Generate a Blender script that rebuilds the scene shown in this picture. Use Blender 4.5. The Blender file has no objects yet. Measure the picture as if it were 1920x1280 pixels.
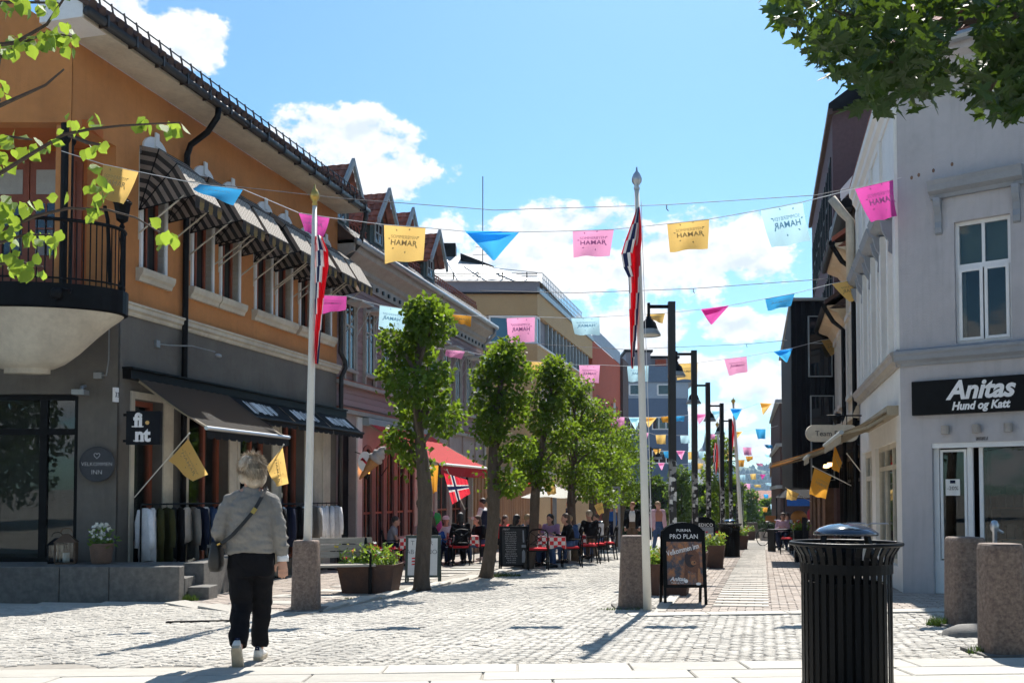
import bpy, bmesh, math, random
from mathutils import noise as mnoise
from mathutils import Vector, Matrix, Euler
random.seed(7)
R = math.radians
scene = bpy.context.scene
COL = scene.collection

# ------------------------------------------------------------------ camera
F = 1800.0; PIT = R(2.0); HC = 1.145
SH = (285 - F*math.tan(PIT))/1920.0
PP = 640 + SH*1920
cam_d = bpy.data.cameras.new('camera'); cam = bpy.data.objects.new('camera', cam_d); COL.objects.link(cam)
cam_d.sensor_width = 36; cam_d.lens = F/1920*36; cam_d.shift_y = SH
cam_d.clip_start = .05; cam_d.clip_end = 9000
cam.location = (0, 0, HC); cam.rotation_euler = (R(90)+PIT, 0, 0)
scene.camera = cam
scene.render.resolution_x = 1024; scene.render.resolution_y = 682
# ------------------------------------------------------------------ sun, sky, exposure
SUN_AZ, SUN_EL = R(13.6), R(52.0)      # azimuth to the right of +Y
sun_d = bpy.data.lights.new('sun', 'SUN'); sun = bpy.data.objects.new('sun', sun_d); COL.objects.link(sun)
sun_d.energy = 5.0; sun_d.angle = R(.53); sun_d.color = (1, .95, .87)
sv = Vector((math.sin(SUN_AZ)*math.cos(SUN_EL), math.cos(SUN_AZ)*math.cos(SUN_EL), math.sin(SUN_EL)))
sun.rotation_euler = sv.to_track_quat('Z', 'Y').to_euler()
sun.location = (0, 30, 60)
scene.view_settings.view_transform = 'Standard'; scene.view_settings.look = 'None'
scene.view_settings.exposure = .85; scene.view_settings.gamma = 1
try: scene.view_settings.use_curve_mapping = False
except Exception: pass
scene.cycles.use_denoising = True
scene.cycles.max_bounces = 6; scene.cycles.diffuse_bounces = 3; scene.cycles.glossy_bounces = 3; scene.cycles.transmission_bounces = 4; scene.cycles.transparent_max_bounces = 10
scene.cycles.use_adaptive_sampling = True; scene.cycles.adaptive_threshold = .03; scene.cycles.volume_max_steps = 64
scene.cycles.sample_clamp_indirect = 6

def ray(px, py):
    x = (px-960)/F; z = (PP-py)/F; c, s = math.cos(PIT), math.sin(PIT)
    return Vector((x, c-z*s, s+z*c))
def at(px, py, Y):
    d = ray(px, py); k = Y/d.y
    return Vector((d.x*k, Y, HC+d.z*k))
GA, GB, GC = -.028, .013, .03
def gz(X, Y):
    if Y < 66: return GA*Y + GB*min(X, 14) + GC
    return GA*66 + GB*min(X, 14) + GC - (Y-66)*.05
def gr(px, py):
    d = ray(px, py); k = (GC-HC)/(d.z-GA*d.y-GB*d.x)
    return Vector((d.x*k, d.y*k, HC+d.z*k))

def build_world():
    w = bpy.data.worlds.new('World'); scene.world = w; w.use_nodes = True
    nt = w.node_tree; N = nt.nodes; L = nt.links
    for n in list(N): N.remove(n)
    def nd(t, **k):
        n = N.new(t)
        for a, b in k.items(): setattr(n, a, b)
        return n
    def mth(op, a, b=None, c=None, clamp=False):
        n = nd('ShaderNodeMath', operation=op); n.use_clamp = clamp
        for i, v in enumerate((a, b, c)):
            if v is None: continue
            if isinstance(v, (int, float)): n.inputs[i].default_value = v
            else: L.new(v, n.inputs[i])
        return n.outputs[0]
    out = nd('ShaderNodeOutputWorld')
    sky = nd('ShaderNodeTexSky', sky_type='NISHITA'); sky.sun_disc = False
    sky.sun_elevation = SUN_EL; sky.sun_rotation = SUN_AZ
    sky.altitude = 130; sky.air_density = 1.0; sky.dust_density = .6; sky.ozone_density = 1.6
    tc = nd('ShaderNodeTexCoord'); sp = nd('ShaderNodeSeparateXYZ'); L.new(tc.outputs['Generated'], sp.inputs[0])
    x, y, z = sp.outputs
    az = mth('ARCTAN2', x, y); el = mth('ARCSINE', z)
    cb = nd('ShaderNodeCombineXYZ'); L.new(az, cb.inputs[0]); L.new(el, cb.inputs[1])
    def vmath(op, a, b, c=None):
        n = nd('ShaderNodeVectorMath', operation=op)
        for i, v in enumerate((a, b, c)):
            if v is None: continue
            if isinstance(v, tuple): n.inputs[i].default_value = v
            else: L.new(v, n.inputs[i])
        return n
    def noise(scale, detail, rough=.55, off=(0, 0, 0)):
        n = nd('ShaderNodeTexNoise'); n.noise_dimensions = '2D'; n.inputs['Scale'].default_value = scale; n.inputs['Detail'].default_value = detail
        n.inputs['Roughness'].default_value = rough
        L.new(vmath('MULTIPLY_ADD', cb.outputs[0], (1, 1.5, 1), off).outputs[0], n.inputs['Vector'])
        return n.outputs['Fac']
    n1 = noise(17, 6, .6); n1u = noise(17, 4, .6, (.004, .018, 0)); n3 = noise(5, 2, .5, (7.7, 5, 0))
    # cumulus banks: (pixel x, pixel y, half width, half height)
    clouds = [(325, 72, 100, 52), (215, 15, 85, 50), (645, 285, 145, 74), (730, 322, 120, 50), (565, 322, 110, 50), (1000, 462, 260, 74),
              (1270, 485, 215, 74), (1130, 510, 320, 46), (1385, 470, 95, 66), (1175, 620, 110, 66), (1405, 613, 85, 33), (1240, 695, 150, 42), (1425, 710, 100, 50),
              (1345, 775, 110, 24), (1410, 838, 130, 20)]
    best = None
    for px, py, a, b in clouds:
        d = ray(px, py).normalized(); a0 = math.atan2(d.x, d.y); e0 = math.asin(d.z); sa, sb = F/a*.93, F/b*.93
        q = vmath('MULTIPLY_ADD', cb.outputs[0], (sa, sb, 0), (-a0*sa, -e0*sb, 0)).outputs[0]
        r = vmath('DOT_PRODUCT', q, q).outputs['Value']
        best = r if best is None else mth('MINIMUM', best, r)
    best = mth('SUBTRACT', 1.0, best)
    # the same cumulus all round the sky, away from the banks above
    away = mth('MULTIPLY', mth('SUBTRACT', mth('ABSOLUTE', az), .62), 4.0, clamp=True)
    gen = mth('SUBTRACT', mth('MULTIPLY', mth('SUBTRACT', n3, .5), 5.0), mth('ABSOLUTE', mth('MULTIPLY', mth('SUBTRACT', el, .3), 1.5)))
    best = mth('MAXIMUM', best, mth('SUBTRACT', gen, mth('MULTIPLY', mth('SUBTRACT', 1.0, away), 4.0)))
    dens = mth('ADD', mth('MAXIMUM', best, -1.4), mth('MULTIPLY', mth('SUBTRACT', n1, .5), 3.4))
    mr = nd('ShaderNodeMapRange', interpolation_type='SMOOTHSTEP'); L.new(dens, mr.inputs[0])
    mr.inputs[1].default_value = .04; mr.inputs[2].default_value = .55
    # relief: crests bright, lower parts blue-grey
    sh = mth('ADD', mth('MULTIPLY', mth('SUBTRACT', n1, n1u), 3.2), .62, clamp=True)
    cc = nd('ShaderNodeMixRGB'); L.new(sh, cc.inputs[0])
    cc.inputs[1].default_value = (5.6, 6.3, 7.3, 1); cc.inputs[2].default_value = (8.3, 8.35, 8.35, 1)
    bl = nd('ShaderNodeMixRGB', blend_type='MULTIPLY'); bl.inputs[0].default_value = 1; L.new(sky.outputs[0], bl.inputs[1]); bl.inputs[2].default_value = SKYTINT
    mx = nd('ShaderNodeMixRGB'); L.new(mr.outputs[0], mx.inputs[0]); L.new(bl.outputs[0], mx.inputs[1]); L.new(cc.outputs[0], mx.inputs[2])
    bg = nd('ShaderNodeBackground'); bg.inputs[1].default_value = .08
    L.new(mx.outputs[0], bg.inputs[0]); L.new(bg.outputs[0], out.inputs[0])
SKYTINT = (.74, 1.08, 1.2, 1)
build_world()

# ------------------------------------------------------------------ materials
M = {}
def rgb(h):
    h = h.lstrip('#'); c = [int(h[i:i+2], 16)/255 for i in (0, 2, 4)]
    return tuple(v/12.92 if v <= .04045 else ((v+.055)/1.055)**2.4 for v in c)
def mat(name, col, rough=.7, var=.15, scale=5., bump=0., bscale=None, metal=0., spec=.5, col2=None, mixlo=.4, mixhi=.62, island=0., rand=0., stretch=None, trans=0., tcol=None, emit=0., coat=0., extra=None):
    m = bpy.data.materials.new(name); m.use_nodes = True; nt = m.node_tree; N = nt.nodes; L = nt.links
    p = N['Principled BSDF']; p.inputs['Roughness'].default_value = rough; p.inputs['Metallic'].default_value = metal
    p.inputs['Specular IOR Level'].default_value = spec
    if coat: p.inputs['Coat Weight'].default_value = coat
    c4 = (*col, 1); sock = None
    if var or col2 or bump:
        tc = N.new('ShaderNodeTexCoord'); vec = tc.outputs['Object']
        if stretch:
            mp = N.new('ShaderNodeMapping'); mp.inputs['Scale'].default_value = stretch; L.new(vec, mp.inputs[0]); vec = mp.outputs[0]
    def ns(sc, det=4, ro=.6):
        n = N.new('ShaderNodeTexNoise'); n.inputs['Scale'].default_value = sc; n.inputs['Detail'].default_value = det; n.inputs['Roughness'].default_value = ro
        L.new(vec, n.inputs['Vector']); return n.outputs['Fac']
    def mix(bt, fac, a, b):
        n = N.new('ShaderNodeMixRGB'); n.blend_type = bt
        for i, v in enumerate((fac, a, b)):
            if isinstance(v, (int, float)): n.inputs[i].default_value = v
            elif isinstance(v, tuple): n.inputs[i].default_value = v
            else: L.new(v, n.inputs[i])
        return n.outputs[0]
    def mrange(s, a, b, c, d):
        n = N.new('ShaderNodeMapRange'); L.new(s, n.inputs[0])
        for i, v in enumerate((a, b, c, d)): n.inputs[i+1].default_value = v
        return n.outputs[0]
    sock = c4
    if col2:
        sock = mix('MIX', mrange(ns(scale*.6, 6), mixlo, mixhi, 0, 1), sock, (*col2, 1))
    if var:
        a = mrange(ns(scale), .25, .75, 1-var, 1+var); b = mrange(ns(scale*7.3, 3), .25, .75, 1-var*.6, 1+var*.6)
        sock = mix('MULTIPLY', 1.0, sock, a); sock = mix('MULTIPLY', 1.0, sock, b)
    if island:
        g = N.new('ShaderNodeNewGeometry'); sock = mix('MULTIPLY', 1.0, sock, mrange(g.outputs['Random Per Island'], 0, 1, 1-island, 1+island))
    if rand:
        g = N.new('ShaderNodeObjectInfo'); sock = mix('MULTIPLY', 1.0, sock, mrange(g.outputs['Random'], 0, 1, 1-rand, 1+rand))
    if extra: sock = extra(N, L, sock, mix, ns, mrange)
    if isinstance(sock, tuple): p.inputs['Base Color'].default_value = sock
    else: L.new(sock, p.inputs['Base Color'])
    if bump:
        b = N.new('ShaderNodeBump'); b.inputs['Strength'].default_value = bump; b.inputs['Distance'].default_value = .02
        L.new(ns(bscale or scale*8, 5), b.inputs['Height']); L.new(b.outputs[0], p.inputs['Normal'])
    if emit:
        p.inputs['Emission Color'].default_value = c4; p.inputs['Emission Strength'].default_value = emit
    if trans:
        t = N.new('ShaderNodeBsdfTranslucent')
        if tcol: t.inputs[0].default_value = (*tcol, 1)
        elif not isinstance(sock, tuple): L.new(sock, t.inputs[0])
        else: t.inputs[0].default_value = sock
        ms = N.new('ShaderNodeMixShader'); ms.inputs[0].default_value = trans
        L.new(p.outputs[0], ms.inputs[1]); L.new(t.outputs[0], ms.inputs[2])
        L.new(ms.outputs[0], N['Material Output'].inputs[0])
    M[name] = m
    return m
def glass_mat(name, tint=(.75, .78, .78), refl=1.0):
    m = bpy.data.materials.new(name); m.use_nodes = True; N = m.node_tree.nodes; L = m.node_tree.links
    N.remove(N['Principled BSDF'])
    t = N.new('ShaderNodeBsdfTransparent'); t.inputs[0].default_value = (*tint, 1)
    g = N.new('ShaderNodeBsdfGlossy'); g.inputs['Roughness'].default_value = .01; g.inputs[0].default_value = (.9, .93, .95, 1)
    f = N.new('ShaderNodeFresnel'); f.inputs[0].default_value = 1.52
    mm = N.new('ShaderNodeMath'); mm.operation = 'MULTIPLY'; mm.inputs[1].default_value = .8*refl; mm.use_clamp = True; L.new(f.outputs[0], mm.inputs[0])
    ms = N.new('ShaderNodeMixShader'); L.new(mm.outputs[0], ms.inputs[0]); L.new(t.outputs[0], ms.inputs[1]); L.new(g.outputs[0], ms.inputs[2])
    L.new(ms.outputs[0], N['Material Output'].inputs[0]); M[name] = m
    return m

# ------------------------------------------------------------------ mesh helpers
MATW = {}
class MB:
    def __init__(s): s.v = []; s.f = []; s.m = []
    def add(s, vs, fs, mi=0):
        o = len(s.v); s.v += [tuple(v) for v in vs]; s.f += [tuple(i+o for i in f) for f in fs]; s.m += [mi]*len(fs); return s
    def box(s, x0, x1, y0, y1, z0, z1, mi=0):
        if x0 > x1: x0, x1 = x1, x0
        if y0 > y1: y0, y1 = y1, y0
        if z0 > z1: z0, z1 = z1, z0
        return s.add([(x0,y0,z0),(x1,y0,z0),(x1,y1,z0),(x0,y1,z0),(x0,y0,z1),(x1,y0,z1),(x1,y1,z1),(x0,y1,z1)],
                     [(0,3,2,1),(4,5,6,7),(0,1,5,4),(1,2,6,5),(2,3,7,6),(3,0,4,7)], mi)
    def quad(s, a, b, c, d, mi=0): return s.add([a,b,c,d], [(0,1,2,3)], mi)
    def hexa(s, b4, t4, mi=0):
        return s.add(list(b4)+list(t4), [(0,3,2,1),(4,5,6,7),(0,1,5,4),(1,2,6,5),(2,3,7,6),(3,0,4,7)], mi)
    def bar(s, p0, p1, w, h, mi=0, up=(0,0,1)):
        p0, p1 = Vector(p0), Vector(p1); d = (p1-p0).normalized(); u = Vector(up)
        if abs(d.dot(u)) > .99: u = Vector((1,0,0))
        a = d.cross(u).normalized()*w/2; b = a.cross(d).normalized()*h/2
        return s.hexa([p0-a-b, p0+a-b, p0+a+b, p0-a+b], [p1-a-b, p1+a-b, p1+a+b, p1-a+b], mi)
    def tube(s, path, rad, n=8, mi=0, cap=True, sq=1.0):
        P = [Vector(p) for p in path]; k = len(P)
        if not isinstance(rad, (list, tuple)): rad = [rad]*k
        rings = []; pu = None
        for i in range(k):
            d = (P[min(i+1, k-1)]-P[max(i-1, 0)])
            if d.length < 1e-9: d = Vector((0,0,1))
            d.normalize()
            if pu is None:
                u = Vector((1,0,0)) if abs(d.x) < .9 else Vector((0,1,0))
                u = (u-d*u.dot(d)).normalized()
            else:
                u = pu-d*pu.dot(d); u = u.normalized() if u.length > 1e-6 else d.orthogonal().normalized()
            pu = u; w = d.cross(u)
            rings.append([P[i]+(u*math.cos(2*math.pi*j/n)+w*math.sin(2*math.pi*j/n)*sq)*rad[i] for j in range(n)])
        vs = [v for r in rings for v in r]
        fs = [(i*n+j, i*n+(j+1)%n, (i+1)*n+(j+1)%n, (i+1)*n+j) for i in range(k-1) for j in range(n)]
        if cap: fs += [tuple(range(n-1, -1, -1)), tuple((k-1)*n+j for j in range(n))]
        return s.add(vs, fs, mi)
    def lathe(s, prof, n=20, c=(0,0,0), mi=0, a0=0., a1=2*math.pi, sx=1., sy=1.):
        full = abs(a1-a0-2*math.pi) < 1e-6; m = n if full else n+1; vs = []
        for r, z in prof:
            for j in range(m):
                a = a0+(a1-a0)*j/n; vs.append((c[0]+r*math.cos(a)*sx, c[1]+r*math.sin(a)*sy, c[2]+z))
        fs = []
        for i in range(len(prof)-1):
            for j in range(n):
                k = (j+1) % m
                fs.append((i*m+j, i*m+k, (i+1)*m+k, (i+1)*m+j))
        return s.add(vs, fs, mi)
    def ell(s, c, r, nu=12, nv=8, mi=0, rot=None):
        vs = []; 
        for i in range(nv+1):
            t = math.pi*i/nv
            for j in range(nu):
                a = 2*math.pi*j/nu; p = Vector((r[0]*math.sin(t)*math.cos(a), r[1]*math.sin(t)*math.sin(a), r[2]*math.cos(t)))
                if rot is not None: p = rot @ p
                vs.append(p+Vector(c))
        fs = [(i*nu+j, (i+1)*nu+j, (i+1)*nu+(j+1)%nu, i*nu+(j+1)%nu) for i in range(nv) for j in range(nu)]
        return s.add(vs, fs, mi)
    def loft(s, secs, mi=0, cap=True):
        n = len(secs[0]); vs = [p for r in secs for p in r]; k = len(secs)
        fs = [(i*n+j, i*n+(j+1)%n, (i+1)*n+(j+1)%n, (i+1)*n+j) for i in range(k-1) for j in range(n)]
        if cap: fs += [tuple(range(n-1, -1, -1)), tuple((k-1)*n+j for j in range(n))]
        return s.add(vs, fs, mi)
    def prism(s, poly, fn, c0, c1, mi=0):
        n = len(poly); vs = [fn(a, b, c0) for a, b in poly]+[fn(a, b, c1) for a, b in poly]
        fs = [tuple(range(n-1, -1, -1)), tuple(range(n, 2*n))]+[(j, (j+1)%n, n+(j+1)%n, n+j) for j in range(n)]
        return s.add(vs, fs, mi)
    def grid(s, fn, nu, nv, mi=0):
        vs = [fn(i/nu, j/nv) for j in range(nv+1) for i in range(nu+1)]
        fs = [(j*(nu+1)+i, j*(nu+1)+i+1, (j+1)*(nu+1)+i+1, (j+1)*(nu+1)+i) for j in range(nv) for i in range(nu)]
        return s.add(vs, fs, mi)
    def mesh(s, name, mats, smooth=False):
        me = bpy.data.meshes.new(name); me.from_pydata([tuple(v) for v in s.v], [], s.f)
        if not isinstance(mats, (list, tuple)): mats = [mats]
        for m in mats: me.materials.append(M[m] if isinstance(m, str) else m)
        if len(mats) > 1: me.polygons.foreach_set('material_index', s.m)
        if smooth: me.polygons.foreach_set('use_smooth', [True]*len(me.polygons))
        me.update(); return me
    def build(s, name, mats, parent=None, smooth=False, world=False, bevel=0, loc=None, rz=0, auto=None, fixn=False):
        if world and parent is not None:
            inv = MATW[parent.name].inverted(); s.v = [tuple(inv @ Vector(v)) for v in s.v]
        me = s.mesh(name, mats, smooth)
        if fixn:
            b = bmesh.new(); b.from_mesh(me); bmesh.ops.recalc_face_normals(b, faces=b.faces); b.to_mesh(me); b.free()
        o = bpy.data.objects.new(name, me); COL.objects.link(o)
        if parent is not None: o.parent = parent
        if loc is not None: o.location = loc
        if rz: o.rotation_euler = (0, 0, rz)
        if bevel:
            md = o.modifiers.new('bevel', 'BEVEL'); md.width = bevel; md.segments = 2; md.limit_method = 'ANGLE'; md.angle_limit = R(40)
        if parent is None: MATW[o.name] = Matrix.Translation(Vector(loc or (0,0,0))) @ Matrix.Rotation(rz, 4, 'Z')
        return o
def tag(o, label=None, cat=None, group=None, kind=None):
    if label: o['label'] = label
    if cat: o['category'] = cat
    if group: o['group'] = group
    if kind: o['kind'] = kind
    return o
def thing(name, label, cat, loc=(0,0,0), rz=0, group=None):
    o = bpy.data.objects.new(name, None); COL.objects.link(o); o.empty_display_size = .2
    o.location = loc; o.rotation_euler = (0, 0, rz); tag(o, label, cat, group)
    MATW[o.name] = Matrix.Translation(Vector(loc)) @ Matrix.Rotation(rz, 4, 'Z')
    return o
def dup(root, loc, rz, label=None, group=None, scale=None):
    r = root.copy(); COL.objects.link(r); r.location = loc; r.rotation_euler = (0, 0, rz)
    if scale: r.scale = (scale,)*3
    if label: r['label'] = label
    if group: r['group'] = group
    for ch in list(root.children):
        c = ch.copy(); COL.objects.link(c); c.parent = r
        for g in list(ch.children):
            d = g.copy(); COL.objects.link(d); d.parent = c
    return r
def inst(name, me, parent, loc=(0,0,0), rot=(0,0,0), sc=(1,1,1)):
    o = bpy.data.objects.new(name, me); COL.objects.link(o); o.parent = parent
    o.location = loc; o.rotation_euler = rot; o.scale = sc
    return o
WORK = bpy.data.scenes.new('work')      # scratch scene for evaluating modifiers and text, removed at the end
def from_eval(o):
    vl = WORK.view_layers[0]; vl.update(); dg = vl.depsgraph
    return bpy.data.meshes.new_from_object(o.evaluated_get(dg))
def text_mesh(s, size, matn, align='CENTER', shear=0, offset=0, extrude=.002, spacing=1., xs=1., line=1.):
    c = bpy.data.curves.new('lettering', 'FONT'); c.body = s; c.size = size; c.align_x = align; c.align_y = 'CENTER'
    c.shear = shear; c.offset = offset; c.extrude = extrude; c.space_character = spacing; c.resolution_u = 3; c.space_line = line
    o = bpy.data.objects.new('lettering', c); WORK.collection.objects.link(o); me = from_eval(o); bpy.data.objects.remove(o)
    bpy.data.curves.remove(c)
    me.materials.clear(); me.materials.append(M[matn])
    if xs != 1.:
        for v in me.vertices: v.co.x *= xs
    return me
def basis(origin, xdir, ydir):
    x = Vector(xdir).normalized(); y = Vector(ydir); y = (y-x*y.dot(x)).normalized(); z = x.cross(y)
    m = Matrix((x, y, z)).transposed().to_4x4(); m.translation = Vector(origin); return m
def put(o, m, parent=None):
    if parent is not None: o.parent = parent
    o.matrix_basis = m; return o
def text(name, s, size, matn, m, parent=None, **k):
    o = bpy.data.objects.new(name, text_mesh(s, size, matn, **k)); COL.objects.link(o); return put(o, m, parent)
def remesh(mb, vox, matn, smooth=3):
    me = mb.mesh('tmp', [matn]); o = bpy.data.objects.new('tmp', me); WORK.collection.objects.link(o)
    md = o.modifiers.new('r', 'REMESH'); md.mode = 'VOXEL'; md.voxel_size = vox; md.use_smooth_shade = True
    if smooth:
        sm = o.modifiers.new('s', 'SMOOTH'); sm.factor = .5; sm.iterations = smooth
    r = from_eval(o); bpy.data.objects.remove(o); bpy.data.meshes.remove(me)
    if not len(r.materials): r.materials.append(M[matn])
    return r
def mobj(name, me, parent=None, loc=None):
    o = bpy.data.objects.new(name, me); COL.objects.link(o)
    if parent is not None: o.parent = parent
    if loc is not None: o.location = loc
    return o

# facade frame: local x runs along the wall, local y goes into the building
class Fac:
    def __init__(s, x, y, ang): s.o = Vector((x, y, 0)); s.a = ang; s.m = Matrix.Translation(s.o) @ Matrix.Rotation(ang, 4, 'Z')
    def on(s, px, py, out=0.):           # pixel -> (along, height) on the plane 'out' metres in front of the wall
        inv = s.m.inverted(); c = inv @ Vector((0,0,HC)); d = inv.to_3x3() @ ray(px, py)
        k = (-out-c.y)/d.y; p = c+d*k; return p.x, p.z
    def w(s, x, y, z): return s.m @ Vector((x, y, z))
SD = Vector((.2526, .9676, 0)); SA = math.atan2(SD.y, SD.x)      # street direction
def wall(mb, s0, s1, z0, z1, ops, y=0., th=.25, mi=0, rmi=None):
    xs = sorted({s0, s1, *[max(s0, min(s1, v)) for o in ops for v in o[:2]]}); zs = sorted({z0, z1, *[max(z0, min(z1, v)) for o in ops for v in o[2:4]]})
    for i in range(len(xs)-1):
        for j in range(len(zs)-1):
            cx, cz = (xs[i]+xs[i+1])/2, (zs[j]+zs[j+1])/2
            if any(o[0] < cx < o[1] and o[2] < cz < o[3] for o in ops): continue
            mb.quad((xs[i],y,zs[j]), (xs[i+1],y,zs[j]), (xs[i+1],y,zs[j+1]), (xs[i],y,zs[j+1]), mi)
    for o in ops:
        a, b, c, d = o[:4]; r = mi if rmi is None or len(o) > 4 else rmi
        mb.quad((a,y,c), (a,y,d), (a,y+th,d), (a,y+th,c), r); mb.quad((b,y,d), (b,y,c), (b,y+th,c), (b,y+th,d), r)
        mb.quad((a,y,d), (b,y,d), (b,y+th,d), (a,y+th,d), r); mb.quad((b,y,c), (a,y,c), (a,y+th,c), (b,y+th,c), r)
def frame(mb, s0, s1, z0, z1, y, d, w, mi=0, sill=True):     # rectangular frame of four bars, d deep
    mb.box(s0, s0+w, y, y+d, z0, z1, mi); mb.box(s1-w, s1, y, y+d, z0, z1, mi)
    mb.box(s0+w, s1-w, y, y+d, z1-w, z1, mi)
    if sill: mb.box(s0+w, s1-w, y, y+d, z0, z0+w, mi)
# ------------------------------------------------------------------ material library
def _streak(N, L, s, mix, ns, mr):      # rain streaks and patchy repairs on rendered walls
    tc = N.new('ShaderNodeTexCoord'); mp = N.new('ShaderNodeMapping'); mp.inputs['Scale'].default_value = (5, 5, .35); L.new(tc.outputs['Object'], mp.inputs[0])
    n = N.new('ShaderNodeTexNoise'); n.inputs['Scale'].default_value = 2.2; n.inputs['Detail'].default_value = 6; n.inputs['Roughness'].default_value = .65; L.new(mp.outputs[0], n.inputs['Vector'])
    s = mix('MULTIPLY', 1., s, mr(n.outputs['Fac'], 0.5, .75, 1.01, .87)); return mix('MULTIPLY', 1., s, mr(ns(.7, 5, .7), .55, .62, 1.0, .93))
mat('grout', (.29, .265, .23), .95, .25, 3, .3)
mat('cobble', (.42, .395, .35), .8, .16, 9, .5, 60, rand=.13)
mat('cobble_mass', (.42, .395, .35), .8, .18, .8, .5, 60, island=.13, col2=(.36, .34, .305))
mat('slab', (.40, .38, .335), .8, .18, 1.6, .25, 90, rand=.1, col2=(.36, .34, .30))
mat('slab_light', (.44, .415, .37), .8, .16, 1.6, .25, 90, rand=.1, col2=(.36, .34, .30))
mat('brick_paver', (.36, .30, .255), .85, .12, 6, .3, 60, island=.14, col2=(.34, .295, .26))
mat('grass', (.07, .12, .02), .9, .3, 8, trans=.3)
mat('soil', (.05, .04, .03), .95, .3, 9, .5)
mat('granite', (.19, .14, .112), .75, .35, 45, .3, 150, col2=(.115, .08, .065), rand=.12)
mat('granite_grey', (.15, .142, .13), .8, .2, 14, .3, 120, col2=(.105, .10, .093), rand=.15)
mat('orange_render', (.51, .215, .07), .9, .1, 1.2, .25, 60, col2=(.43, .175, .058), mixlo=.42, mixhi=.75, extra=_streak)
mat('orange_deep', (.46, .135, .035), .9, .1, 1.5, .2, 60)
mat('grey_render', (.125, .112, .096), .92, .12, 1.5, .25, 60, col2=(.15, .137, .12), extra=_streak)
mat('cream_paint', (.58, .53, .43), .7, .12, 2, .15, col2=(.48, .43, .35), extra=_streak)
mat('white_paint', (.72, .71, .68), .6, .07, 2, .08)
mat('white_trim', (.74, .75, .76), .55, .05, 3)
mat('lilac_white', (.455, .44, .455), .88, .06, 1.3, .3, 70, col2=(.42, .405, .42), extra=_streak)
mat('trim_grey', (.25, .27, .30), .7, .1, 3, .15)
mat('red_wood', (.22, .06, .03), .6, .15, 4, .1)
mat('brown_red', (.27, .07, .035), .6, .12, 4, .1)
mat('siding', (.33, .22, .215), .8, .16, 2.5, .35, 30, stretch=(.4, 3, 6), col2=(.25, .17, .17), rand=.15)
mat('siding_trim', (.34, .31, .28), .75, .15, 3, .2)
mat('salmon', (.21, .125, .11), .8, .1, 3, .15)
mat('rust_line', (.38, .12, .07), .8, .15, 3)
mat('pinkwall', (.36, .29, .275), .85, .12, 2, .3)
mat('dark_green', (.05, .07, .06), .7, .15, 4)
mat('black_metal', (.006, .006, .007), .5, .2, 6, .05, spec=.14)
mat('black_gloss', (.004, .004, .005), .4, .3, 9, .1, 40, spec=.14)
mat('blue_gloss', (.01, .016, .035), .08, .15, 5, spec=.8, coat=1.0)
mat('dark_pipe', (.018, .017, .018), .45, .2, 5)
mat('zinc', (.33, .35, .37), .45, .15, 3, .1, metal=.6)
mat('grey_board', (.30, .335, .345), .6, .1, 3)
mat('tile_red', (.33, .12, .075), .8, .2, 6, .3, island=.25, col2=(.2, .09, .07))
mat('tile_dark', (.06, .035, .03), .75, .25, 6, .3, island=.25)
mat('slate', (.14, .165, .20), .6, .15, 6, .2, island=.3)
mat('metal_roof', (.36, .36, .36), .45, .12, 2, .1, metal=.35, col2=(.29, .29, .29))
mat('yellow_render', (.47, .32, .165), .9, .06, 1, .2, 60)
mat('red_render', (.40, .075, .035), .9, .08, 1, .2, 60)
mat('mauve_panel', (.23, .22, .25), .75, .06, 2)
mat('blue_render', (.105, .155, .24), .85, .08, 1, .15)
mat('pale_blue_render', (.30, .37, .46), .85, .06, 1)
mat('dark_brick', (.075, .045, .04), .9, .2, 8, .3)
mat('mauve_brick', (.115, .068, .075), .9, .15, 10, .4, 40)
mat('black_board', (.009, .010, .013), .6, .2, 3, .1, spec=.12)
mat('cream_render', (.55, .42, .27), .9, .12, 1.4, .25, 50, col2=(.62, .5, .36))
mat('old_boards', (.58, .55, .5), .8, .12, 3, .3, col2=(.42, .37, .32), mixlo=.55, mixhi=.75, stretch=(3, 3, .5), rand=.1)
mat('timber_orange', (.33, .155, .06), .65, .15, 4, .1, stretch=(5, 5, .5), rand=.15)
mat('timber_grey', (.33, .30, .26), .8, .2, 5, .3, stretch=(1, 8, 8))
mat('dark_glass', (.012, .015, .02), .04, 0, spec=.9)
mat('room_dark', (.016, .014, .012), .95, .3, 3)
mat('curtain', (.36, .35, .32), .9, .1, 5)
mat('blind_green', (.17, .21, .15), .7, .1, 5)
mat('corten', (.088, .042, .026), .85, .25, 5, .2, col2=(.06, .032, .024))
mat('aluminium', (.5, .51, .53), .35, .05, 4, metal=.8)
mat('gold', (.6, .38, .1), .3, .1, 4, metal=.9)
mat('pole_white', (.66, .64, .58), .5, .06, 1.5, .05)
mat('canvas_black', (.012, .012, .014), .85, .15, 3, .1, spec=.2)
mat('canvas_grey', (.035, .032, .03), .9, .1, 3, .1, trans=.5, tcol=(.26, .225, .185))
mat('canvas_red', (.62, .035, .04), .85, .08, 3, .1, trans=.5, tcol=(.85, .13, .15))
mat('canvas_red_dark', (.45, .02, .035), .85, .1, 3, trans=.4, tcol=(.5, .03, .05))
mat('canvas_tan', (.33, .28, .2), .9, .12, 3, .1)
mat('canvas_ochre', (.16, .085, .03), .9, .12, 3, .1); mat('canvas_orange', (.42, .19, .05), .9, .12, 3, .1, trans=.2)
mat('canvas_white', (.78, .77, .72), .85, .04, 3, trans=.3)
mat('print_white', (.8, .8, .8), .7, .04, 5)
mat('print_dark', (.03, .03, .04), .7, 0)
mat('print_gold', (.62, .4, .12), .6, 0)
mat('print_red', (.6, .02, .03), .7, 0)
mat('paper', (.72, .72, .7), .8, .05, 5)
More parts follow.
